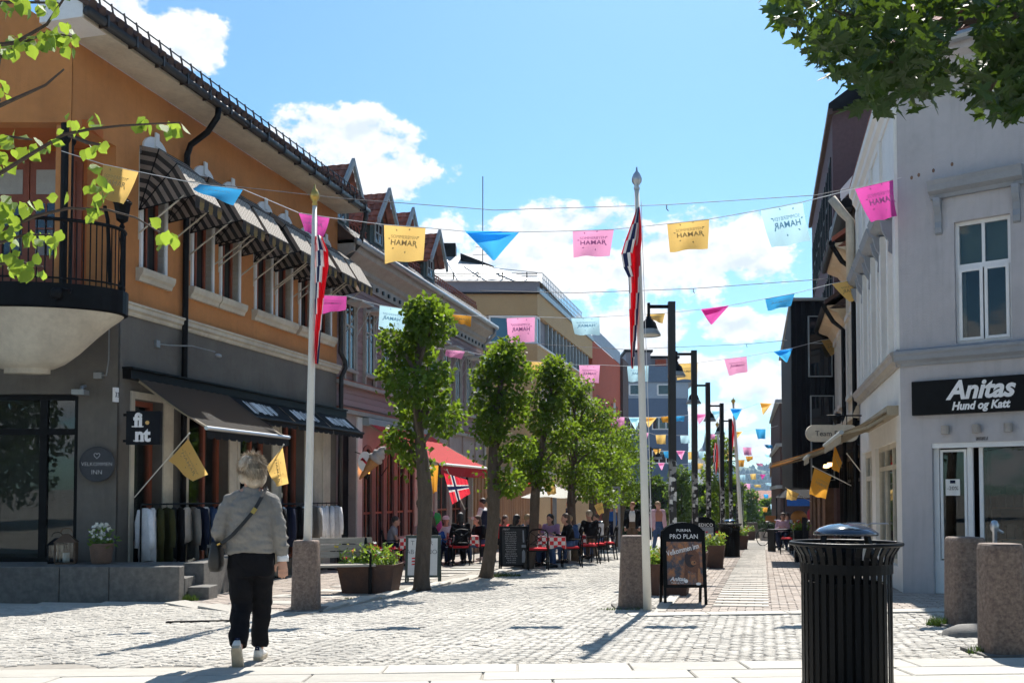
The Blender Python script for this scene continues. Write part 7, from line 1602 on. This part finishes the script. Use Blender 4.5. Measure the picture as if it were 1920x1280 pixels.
# shoes: left heel lifted with sole showing, right flat
def sneaker(a, f, up, nm):
    f = V(f).normalized(); up = V(up).normalized(); sd = f.cross(up).normalized(); q = lambda x, y, z: a+f*x+sd*y+up*z
    b = MB(); prof = [(-.085,.026),(-.06,.036),(0,.038),(.06,.041),(.11,.044),(.15,.036),(.175,.016)]
    ring = [(x, w) for x, w in prof]+[(x, -w) for x, w in reversed(prof)]; n = len(ring)
    so = MB(); so.add([q(x, y, -.085) for x, y in ring]+[q(x*1.02, y*1.06, -.055) for x, y in ring], [tuple(range(n)), tuple(range(2*n-1, n-1, -1))]+[(i, (i+1) % n, n+(i+1) % n, n+i) for i in range(n)])
    up_ = MB(); secs = []
    for x, w, h in ((-.088,.02,.02),(-.08,.032,.03),(-.04,.036,.035),(.0,.038,.025),(.05,.041,-.0),(.1,.043,-.022),(.15,.034,-.036),(.175,.014,-.05)): secs.append([q(x, math.cos(t)*w, -.056+max(0, math.sin(t))*(h+.056)) for t in [math.pi*j/9 for j in range(10)]])
    up_.loft(secs); s = up_.build(nm, 'shoe_white', wm, smooth=True, fixn=True); so.build('sole', 'rubber_tan', s, fixn=True)
    tab = MB(); tab.add([q(-.09, -.02, -.0), q(-.09, .02, -.0), q(-.086, .018, .032), q(-.086, -.018, .032)], [(0,1,2,3)]); tab.build('heel_tab', 'cloth_navy', s)
sneaker(LEG[0][2], (0,.55,-.83), (0,.83,.55), 'shoe'); sneaker(LEG[1][2], (.05,1,0), (0,0,1), 'shoe')
# hair: layered bob with loose strands
Rz = Matrix.Rotation(yaw, 3, 'Z'); b = MB(); hq = lambda x, y, z: HD+Rz @ V((x, y, z))
b.ell(hq(0,-.018,.03), (.097,.107,.1), 16, 12, rot=Rz); b.ell(hq(0,-.045,-.03), (.093,.075,.085), 14, 10, rot=Rz); b.ell(hq(-.04,-.03,.05), (.08,.09,.09), 12, 8, rot=Rz); b.ell(hq(.05,-.05,-.05), (.06,.06,.07), 12, 8, rot=Rz); b.ell(hq(.0,-.07,-.085), (.07,.045,.05), 14, 8, rot=Rz); b.ell(hq(.07,-.02,-.06), (.035,.05,.07), 12, 8, rot=Rz); b.ell(hq(-.075,-.02,-.04), (.03,.05,.06), 12, 8, rot=Rz)
hr = mobj('hair', remesh(b, .009, 'hair_grey', 3), wm); r = random.Random(12); sb = MB()
for _ in range(3200):
    th = r.uniform(-2.7, 2.7)-math.pi/2; ph = r.uniform(.12, 2.15); d = V((math.cos(th)*math.sin(ph), math.sin(th)*math.sin(ph), math.cos(ph)))
    if d.y > .55 and d.z < .45: continue
    p = V((d.x*.098, -.018+d.y*.108, .03+d.z*.1)); 
    if d.z < 0: p.y -= .02
    tg = (V((0,0,-1))-d*d.dot(V((0,0,-1)))+rvec(r)*.35).normalized(); e = p+tg*r.uniform(.03, .075)+d*r.uniform(-.006, .006); s2 = tg.cross(d).normalized()*.0022
    sb.add([hq(*(p-s2)), hq(*(p+s2)), hq(*(p.lerp(e, .6)+s2+d*.004)), hq(*e), hq(*(p.lerp(e, .6)-s2+d*.004))], [(0,1,2,3,4)])
tag(sb.build('strands', 'hair_grey', hr), kind='stuff')
b = MB(); b.bar(hq(-.08,.085,.02), hq(-.084,-.01,.022), .004, .012); b.ell(hq(-.045,.098,.012), (.026,.008,.02), 10, 6, rot=Rz); b.ell(hq(.035,.1,.012), (.026,.008,.02), 10, 6, rot=Rz); b.build('sunglasses', 'black_gloss', wm)
# shoulder bag
bg = thing('shoulder_bag', 'black leather shoulder bag hanging at the woman\'s left hip', 'bag', (wl.x, wl.y, wl.z), R(6))
b = MB(); secs = []
for z, w, d in ((.735,.05,.02),(.745,.10,.045),(.79,.125,.055),(.88,.12,.05),(.955,.105,.035),(.975,.095,.02)): secs.append([(-.265+math.copysign(abs(math.cos(a))**.6, math.cos(a))*d-.01*(z-.85), -.02+math.copysign(abs(math.sin(a))**.6, math.sin(a))*w, z) for a in [2*math.pi*i/18 for i in range(18)]])
b.loft(secs); b.build('body', 'leather', bg, smooth=True); b = MB(); b.box(-.325, -.318, -.1, .06, .86, .93); b.build('flap', 'leather', bg)
st = MB(); pth = [(-.25,-.10,.95),(-.2,-.135,.97),(-.12,-.158,1.03),(-.03,-.16,1.13),(.05,-.148,1.23),(.10,-.12,1.33),(.125,-.05,1.405),(.12,.05,1.4),(.05,.14,1.25),(-.1,.165,1.05),(-.22,.1,.95)]
for p, q in zip(pth, pth[1:]): st.bar(p, q, .028, .006, up=(0,-1,.4))
st.build('strap', 'leather', bg); b = MB(); b.bar((-.232,-.112,.955), (-.205,-.132,.968), .032, .012); b.bar((.035,-.156,1.205), (.06,-.152,1.245), .034, .01, up=(0,-1,.4)); b.build('buckle', 'gold', bg)
# --- walkers
def at_ground(px, yb): g = gr(px, yb); return (g.x, g.y, g.z)
g = at_ground(1186, 1037); person('woman in black cardigan and white top walking towards the camera', g, math.pi-.2, 'stand', 'cloth_white', 'cloth_brown', ('hair_red', 'short'), dict(kr=(.1,.1,.49), ar=(.1,.14,.1), el=(-.23,-.02,1.12)), yaw=-.6, scale=.98)
cw = bpy.context.scene.objects[-1] if False else None
jb = MB()
for x in (-1, 1): limb(jb, [V((x*.1,.0,1.40)), V((x*.18,0,1.37)), V((x*.225,-.03,1.11)), V((x*.235,.03,.9))], [.06, .085, .07, .055]); jb.loft([[V((x*.135+math.cos(a)*.085, math.sin(a)*.14-.02, z)) for a in [2*math.pi*i/10 for i in range(10)]] for z in (.82, 1.1, 1.38)])
pw = [o for o in scene.objects if o.get('label', '').startswith('woman in black cardigan')][0]; mobj('cardigan', remesh(jb, .02, 'cloth_black'), pw)
g = at_ground(1234, 1037); person('woman in pink cardigan and rolled jeans striding beside the right flagpole', g, math.pi+.25, 'stand', 'cloth_floral', 'cloth_denim', ('hair_blond', 'short'), dict(kl=(-.1,.12,.5), al=(-.12,.30,.1), kr=(.1,.0,.5), ar=(.1,-.16,.11)), yaw=.5, shoes='rubber_tan', scale=.98)
pw = [o for o in scene.objects if o.get('label', '').startswith('woman in pink cardigan')][0]
jb = MB()
for x in (-1, 1): limb(jb, [V((x*.1,.0,1.40)), V((x*.18,0,1.37)), V((x*.23,-.03,1.11)), V((x*.24,.03,.9))], [.06, .085, .075, .065]); jb.loft([[V((x*.15+math.cos(a)*.075, math.sin(a)*.13-.03, z)) for a in [2*math.pi*i/10 for i in range(10)]] for z in (.78, 1.1, 1.38)])
mobj('cardigan', remesh(jb, .02, 'cloth_pink'), pw)
g = at_ground(905, 1049); person('waiter in dark vest and pale sleeves standing under the red awning', g, R(70), 'stand', 'cloth_white', 'cloth_black', ('hair_black', 'short'), dict(er=(.24,.05,1.13), wr=(.16,.26,1.12), el=(-.24,.05,1.13), wl=(-.16,.26,1.15)), yaw=0, shoes='shoe_white', scale=1.04)
pw = [o for o in scene.objects if o.get('label', '').startswith('waiter')][0]; jb = MB(); jb.loft(spine(STAND, .035)[:5]); mobj('vest', remesh(jb, .02, 'cloth_navy'), pw)
person('man in navy jacket standing behind the fourth lime trunk', (at(1068, 960, 31).x, 31, gz(1.9, 31)), math.pi*.6, 'stand', 'cloth_navy', 'cloth_navy', ('hair_brown', 'short'), scale=1.04)
person('person in blue coat standing by the pale poster board', (at(1144, 960, 37).x, 37, gz(3.8, 37)), .3, 'stand', 'cloth_blue', 'cloth_navy', ('hair_brown', 'short'))
person('person in dark clothes walking between the far lime trunks', (at(1158, 960, 42).x, 42, gz(4.6, 42)), 2.6, 'stand', 'cloth_brown', 'cloth_black', ('hair_brown', 'long'))
# --- cafe furniture
def chair(label, loc, rz, grp='black cafe chairs with red seats'):
    t = thing('cafe_chair', label, 'chair', loc, rz, grp)
    for x in (-.22, .22):
        b = MB(); b.tube([(x,.2,0),(x,.19,.44)], .017, 6); b.build('leg', 'black_metal', t)
        b = MB(); b.tube([(x,-.26,0),(x,-.2,.44),(x*.98,-.24,.70),(x*.9,-.27,.86)], .017, 6); b.build('leg', 'black_metal', t)
        b = MB(); b.tube([(x,.19,.44),(x*1.1,.19,.64),(x*1.12,.02,.67),(x*1.02,-.23,.66)], .015, 6); b.build('armrest', 'black_metal', t)
    b = MB(); b.box(-.23, .23, -.21, .22, .42, .445); b.build('seat_frame', 'black_metal', t)
    b = MB(); b.box(-.21, .21, -.19, .2, .447, .495); b.build('cushion', 'cloth_red', t, bevel=.015)
    b = MB(); b.tube([(-.2,-.27,.84),(-.15,-.28,.90),(0,-.285,.925),(.15,-.28,.90),(.2,-.27,.84)], .02, 6); b.tube([(-.2,-.24,.58),(.2,-.24,.58)], .012, 5); b.build('back_frame', 'black_metal', t)
    b = MB(); b.bar((-.19,-.24,.58), (.19,-.275,.86), .014, .014); b.bar((.19,-.24,.58), (-.19,-.275,.86), .014, .014); b.tube([(.07*math.cos(R(a)),-.262,.72+.07*math.sin(R(a))) for a in range(0, 361, 24)], .008, 5); b.build('cross_back', 'black_metal', t); return t
def table(label, loc, rz=0, w=.72):
    t = thing('cafe_table', label, 'table', loc, rz, 'cafe tables with checked cloths'); b = MB(); b.lathe([(0,0),(.22,0),(.2,.03),(.04,.05),(.035,.70),(.1,.72),(0,.72)], 14); b.build('pedestal', 'aluminium', t); b = MB(); b.box(-w/2, w/2, -w/2, w/2, .72, .74); b.build('tabletop', 'timber_grey', t)
    c = MB(); n = 16; h = w/2+.012
    per = [(-h+2*h*i/n, -h) for i in range(n)]+[(h, -h+2*h*i/n) for i in range(n)]+[(h-2*h*i/n, h) for i in range(n)]+[(-h, h-2*h*i/n) for i in range(n)]; m_ = len(per)
    c.add([(x, y, .746) for x, y in per]+[(x*(1.04+.05*math.sin(i*1.1)), y*(1.04+.05*math.sin(i*1.3)), .746-.26-.03*math.sin(i*.9)) for i, (x, y) in enumerate(per)], [tuple(range(m_))]+[(i, m_+i, m_+(i+1) % m_, (i+1) % m_) for i in range(m_)])
    o = c.build('tablecloth', 'gingham', t); return t
def on_g(x, y): return (x, y, gz(x, y))
ch0 = chair('black chair with red seat, its back to the camera beside the chalkboard', on_g(.58, 21.75), .05)
for x, y, rz, lab in ((1.38, 22.7, 1.6, 'black chair under the long-haired woman in black'), (1.93, 24.2, 1.65, 'black chair with red seat, empty, behind the long-haired woman'), (2.25, 25.4, 1.7, 'black chair with red seat below the man in black'), (2.62, 26.6, 1.65, 'black chair with red seat, rightmost of the cafe row'), (.28, 23.4, -1.6, 'black chair under the man in navy, left of the tables'),
                      (-2.95, 23.9, -1.5, 'black chair under the man in checked shirt'), (-1.35, 24.4, .3, 'black chair under the dark-clothed person near the balloons'), (-.75, 25.6, 2.0, 'black chair with red seat near the waiter')): dup(ch0, on_g(x, y), rz, lab)
table('table with red checked cloth beside the chalkboard', on_g(.86, 22.75), .05); table('table with red checked cloth in front of the bald man', on_g(1.5, 25.1), .1); table('table with red checked cloth between the couple under the awning', on_g(-2.42, 24.0), .1); table('table with red checked cloth beneath the hanging cross flag', on_g(-1.3, 25.3), .2)
for x, y, z, k, lab in ((.8, 22.6, .75, 0, 'white cup on the table beside the chalkboard'), (1.0, 22.8, .75, 1, 'clear glass on the table beside the chalkboard'), (1.45, 25, .75, 0, 'white cup on the bald man\'s table'), (-2.3, 23.9, .75, 0, 'white plate on the couple\'s table')):
    b = MB(); b.lathe([(0,0),(.035,0),(.045,.09),(.04,.09),(.03,.01)] if 'plate' not in lab else [(0,0),(.07,0),(.12,.02),(.07,.012)], 14); tag(b.build('plate' if 'plate' in lab else 'cup', 'glass_clear' if k else 'print_white', loc=(x, y, gz(x, y)+z), smooth=True), lab, 'tableware')
# --- seated guests
person('woman in black with long brown hair seated at the chalkboard table', on_g(1.36, 22.72), 1.75, 'sit', 'cloth_black', 'cloth_denim', ('hair_brown', 'long'), yaw=.25)
person('man in navy jacket seated left of the checked tables', on_g(.3, 23.45), -1.2, 'sit', 'cloth_navy', 'cloth_navy', ('hair_blond', 'short'), yaw=-.2)
person('woman in lilac seated beyond the chalkboard table', on_g(.98, 23.6), 2.6, 'sit', 'cloth_lilac', 'cloth_denim', ('hair_black', 'long'))
person('dark-haired guest seated behind the chalkboard', on_g(.05, 24.4), -.9, 'sit', 'cloth_black', 'cloth_black', ('hair_black', 'long'))
person('blond guest in denim jacket leaning over the table', on_g(1.62, 24.35), .9, 'sit', 'cloth_denim', 'cloth_denim', ('hair_blond', 'short'), dict(chs=(0,.1,.82), nck=(0,.17,.97), hd=(0,.23,1.1), sl=(-.175,.13,.93), sr=(.175,.13,.93)))
person('bald man facing the camera at the checked table', on_g(1.72, 27.0), math.pi-.1, 'sit', 'cloth_white', 'cloth_beige', None, skin='skin_red')
person('broad man in black seated with his back to the camera', on_g(2.15, 26.3), .35, 'sit', 'cloth_black', 'cloth_brown', ('hair_grey', 'short'), scale=1.08)
person('man in checked shirt seated under the red awning', on_g(-3.0, 23.95), -1.4, 'sit', 'cloth_plaid', 'cloth_navy', ('hair_black', 'short'), sleeves=False)
person('woman seated opposite the man in checked shirt', on_g(-1.95, 24.2), 1.6, 'sit', 'cloth_black', 'cloth_black', ('hair_brown', 'long'))
person('man in cap facing the camera behind the balloons', on_g(-1.78, 26.0), math.pi, 'sit', 'cloth_white', 'cloth_navy', ('hair_brown', 'short'), cap='cloth_white')
person('person in black hooded coat seated near the cross flag', on_g(-1.3, 24.55), .25, 'sit', 'cloth_black', 'cloth_black', ('hair_black', 'long'), scale=1.05)
person('guest in dark clothes seated left of the waiter', on_g(-.85, 25.75), 2.2, 'sit', 'cloth_black', 'cloth_denim', ('hair_brown', 'long'))
person('guest in pale top seated at the back of the awning', on_g(-2.35, 25.6), 2.9, 'sit', 'cloth_beige', 'cloth_navy', ('hair_blond', 'long'))
person('guest in red top seated by the timber pavilion', on_g(-.25, 26.9), -2.4, 'sit', 'cloth_red', 'cloth_black', ('hair_brown', 'long'))
person('grey-haired guest seated between the lime trunks', on_g(1.15, 26.7), 2.5, 'sit', 'cloth_plaid', 'cloth_beige', ('hair_grey', 'short'))
person('guest in white shirt seated beyond the man in black', on_g(2.55, 28.2), 2.2, 'sit', 'cloth_white', 'cloth_denim', ('hair_brown', 'short'))
person('woman in floral top seated behind the navy-jacketed man', on_g(.55, 25.6), -2.7, 'sit', 'cloth_floral', 'cloth_denim', ('hair_red', 'long'))
person('child in blue seated beside the balloons', on_g(-1.95, 24.9), -2.6, 'sit', 'cloth_blue', 'cloth_navy', ('hair_blond', 'short'), scale=.85)
# parasol
c = at(1034, 935, 27); t = thing('parasol', 'white square parasol over the far cafe tables', 'parasol', on_g(c.x, 27)); zg = gz(c.x, 27); zr = at(1034, 932, 27).z-zg; zt = at(1034, 902, 27).z-zg
b = MB(); b.tube([(0,0,0),(0,0,zt)], .025, 8); b.build('pole', 'timber_orange', t)
b = MB(); w = .85; n = 6
b.grid(lambda u, v: (w*(2*u-1), w*(2*v-1), zt-(zt-zr)*max(abs(2*u-1), abs(2*v-1))**.9-.02*math.sin(u*12)), 16, 16); b.build('canopy', 'canvas_white', t); b = MB()
for x in (-1, 1):
    for y in (-1, 1): b.tube([(x*w*.98,y*w*.98,zr-.02),(0,0,zt-.06)], .01, 5)
b.build('ribs', 'timber_orange', t); c = at(1090, 915, 34); b = MB(); b.box(-1, 1.3, -.8, .8, 0, .06)
for x in (-.95, 1.25):
    for y in (-.75, .75): b.box(x-.04, x+.04, y-.04, y+.04, -2.2, 0)
tag(b.build('pergola', 'trim_grey', loc=(c.x, 34, c.z)), 'grey metal pergola behind the white parasol', 'pergola')
# market stall, bicycles, pots at the far right
zg = gz(12.7, 42); t = thing('market_stall', 'black canopy stall with blue sign at the street end', 'stall', (12.7, 42, zg), -.1); b = MB(); b.hexa([(-1.0,-1,1.95),(1.1,-1,1.95),(1.1,1,1.95),(-1.0,1,1.95)], [(-.6,-.4,2.35),(.7,-.4,2.35),(.7,.4,2.35),(-.6,.4,2.35)]); b.build('canopy', 'canvas_black', t)
for x in (-.95, 1.05):
    for y in (-.95, .95): b = MB(); b.tube([(x,y,0),(x,y,1.95)], .03, 6); b.build('post', 'black_metal', t)
b = MB(); b.box(-.85, 1.0, -1.05, -1.0, 1.6, 1.9); b.build('sign_board', 'cloth_blue', t); b = MB(); b.box(-.9, 1.0, -.8, -.3, 0, .85); b.build('counter', 'cloth_brown', t); text('lettering', 'Telenor', .2, 'print_white', basis((.1,-1.055,1.74), (1,0,0), (0,0,1)), t) if False else None
b = MB(); b.ell((-.2,-.2,1.1), (.35,.3,.3), 10, 8); b.build('goods', 'canvas_orange', t, smooth=True); b = MB(); b.ell((.5,.1,1.2), (.3,.3,.35), 10, 8); b.build('goods', 'paper_pink', t, smooth=True)
def bike(label, loc, rz, col='black_metal', scale=1):
    t = thing('bicycle', label, 'bicycle', loc, rz, 'parked bicycles'); t.scale = (scale,)*3
    for x in (-.52, .52):
        b = MB(); b.tube([(x+.33*math.cos(R(a)),0,.34+.33*math.sin(R(a))) for a in range(0, 361, 15)], .018, 6, cap=False); w = b.build('wheel', 'black_metal', t)
        b = MB()
        for k in range(10): a = R(36*k); b.bar((x,0,.34), (x+.32*math.cos(a),0,.34+.32*math.sin(a)), .003, .003)
        b.build('spoke', 'aluminium', w)
    b = MB(); P = dict(bb=(-.08,0,.3), st=(-.22,0,.78), hd=(.38,0,.8), rw=(-.52,0,.34), fw=(.52,0,.34))
    for a, c_ in (('bb','st'),('st','hd'),('bb','hd'),('bb','rw'),('st','rw'),('hd','fw')): b.tube([P[a], P[c_]], .018, 6)
    b.build('frame', col, t); b = MB(); b.tube([(.38,0,.8),(.36,0,.98),(.4,-.05,1.0),(.36,-.28,1.0)], .013, 6); b.tube([(.36,0,.98),(.4,.05,1.0),(.36,.28,1.0)], .013, 6); b.build('handlebar', 'aluminium', t)
    b = MB(); b.tube([(-.22,0,.78),(-.24,0,.9)], .013, 6); b.ell((-.26,0,.93), (.13,.06,.035), 10, 6); b.build('saddle', 'leather', t); return t
bike('bicycle parked nearer the street end terrace', on_g(at(1490, 990, 44).x-.3, 40), .2); bike('bicycle parked behind the orange stand', on_g(10.3, 38), .5)
bike('bicycle leaning by the white corner shop behind the big bin', on_g(4.95, 13.4), SA-.1)
for px, Y, lab in ((1433, 47, 'round box shrub in a grey pot, left of the pair'), (1444, 46, 'round box shrub in a grey pot, right of the pair')):
    x = at(px, 990, Y).x; t = thing('box_shrub_pot', lab, 'plant', on_g(x, Y), 0, 'round box shrubs in pots'); b = MB(); b.hexa([(-.17,-.17,0),(.17,-.17,0),(.17,.17,0),(-.17,.17,0)], [(-.22,-.22,.42),(.22,-.22,.42),(.22,.22,.42),(-.22,.22,.42)]); b.build('pot', 'siding_trim', t); b = MB(); r = random.Random(px)
    for _ in range(700): v = rvec(r); leaf_kite(b, V((0,0,.62))+v*.26, (v+rvec(r)).normalized(), rvec(r), .07, .05)
    b.ell((0,0,.62), (.24,.24,.24), 12, 8); b.build('foliage', 'leaf_box', t)
x = at(1446, 985, 50).x; b = MB(); b.hexa([(-.35,-.1,0),(.35,-.1,0),(.35,.1,0),(-.35,.1,0)], [(-.28,0,1.2),(.28,0,1.2),(.28,.03,1.2),(-.28,.03,1.2)]); tag(b.build('orange_stand', 'canvas_orange', loc=on_g(x, 50)), 'orange-brown stand board behind the box shrubs', 'board')
x = at(1410, 985, 52).x; b = MB(); b.hexa([(-.35,-.25,0),(.35,-.25,0),(.35,.25,0),(-.35,.25,0)], [(-.25,-.15,.85),(.25,-.15,.85),(.25,.15,.85),(-.25,.15,.85)]); tag(b.build('stone_plinth', 'granite_grey', loc=on_g(x, 52)), 'pale tapered stone plinth beyond the far planters', 'plinth')
for k, (x, y, lab) in enumerate(((9.3, 33, 'person in pale shirt seated at the far right terrace'), (10.1, 35, 'person in white seated further along the right terrace'))): person(lab, on_g(x, y), math.pi*.9-k, 'sit', 'cloth_white' if k else 'cloth_pink', 'cloth_navy', ('hair_brown', 'short'), vox=.025)
for x, y, rz, lab in ((9.35, 32.9, math.pi*.9, 'dark chair on the right terrace, nearer one'), (10.15, 34.9, math.pi*.9-1, 'dark chair on the right terrace, farther one'), (8.4, 29, 2.2, 'dark chair below the ochre awning')): dup(ch0, on_g(x, y), rz, lab)
b = MB(); b.box(-.5, .5, -.25, .25, .68, .72); b.box(-.45, -.4, -.2, .2, 0, .68); b.box(.4, .45, -.2, .2, 0, .68); tag(b.build('terrace_table', 'black_metal', loc=on_g(8.9, 31.6), rz=.3), 'black table on the right terrace under the awning', 'table')
g = on_g(7.2, 24); planter('terrace_planter', g, 1.0, .35, .8, SA, 'black terrace planter with pink flowers behind the big bin', 99, 'terrace planters', .25)
for o in [o for o in scene.objects if o.parent and o.parent.name.startswith('terrace_planter') and o.name.startswith('tub')]: o.data.materials[0] = M['black_board']
b = MB(); b.box(-.3, .3, -.02, .02, .05, 1.05); b.box(-.34, -.3, -.04, .04, 0, 1.1); b.box(.3, .34, -.04, .04, 0, 1.1); tag(b.build('screen', 'black_board', loc=on_g(6.75, 22.2), rz=SA), 'black wind screen panel at the terrace edge', 'screen')
HAZE = .0002
# ================================================================== trees across the square behind the camera (seen in the shop glass)
for k, (x, y, h, w) in enumerate(((-14, -10, 9, 5.5), (-7.5, -13, 10, 6), (-1, -15, 9.5, 6), (6, -13, 10, 6), (12.5, -10, 9, 5.5), (17, -3, 9, 5), (-18, -2, 9, 5))):
    r = random.Random(300+k); t = thing('park_tree', ['leftmost', 'second', 'third', 'fourth', 'fifth', 'rightmost near', 'leftmost near'][k]+' broad park tree standing behind the viewer', 'tree', (x, y, gz(x, y)), 0, 'park trees behind the viewer')
    b = MB(); b.tube([(0,0,0),(0,.1,h*.4),(0,0,h*.8)], [.3, .24, .06], 8); b.build('trunk', 'bark', t)
    b = MB()
    for i in range(26):
        a = i*2.4; f = (i+.5)/26; rr_ = w*.5*math.sin(math.pi*(.12+.8*f))**.6*r.uniform(.4, 1); crown_leaves(b, r, Vector((math.cos(a)*rr_, math.sin(a)*rr_, 1.6+(h-1.6)*f)), w*.22, 300, .22)
    b.build('crown', 'leaf_maple', t)
bpy.data.scenes.remove(WORK)
# ================================================================== air: thin even haze that turns the far hill blue
hz = MB(); hz.box(-1950, 2550, -90, 2150, -92, 78); ho = hz.build('haze', []); tag(ho, kind='stuff')
hm = bpy.data.materials.new('haze_air'); hm.use_nodes = True; N = hm.node_tree.nodes; N.remove(N['Principled BSDF'])
pv = N.new('ShaderNodeVolumePrincipled'); pv.inputs['Color'].default_value = (.5, .72, 1, 1); pv.inputs['Density'].default_value = HAZE; pv.inputs['Anisotropy'].default_value = .2
hm.node_tree.links.new(pv.outputs[0], N['Material Output'].inputs['Volume']); ho.data.materials.append(hm)
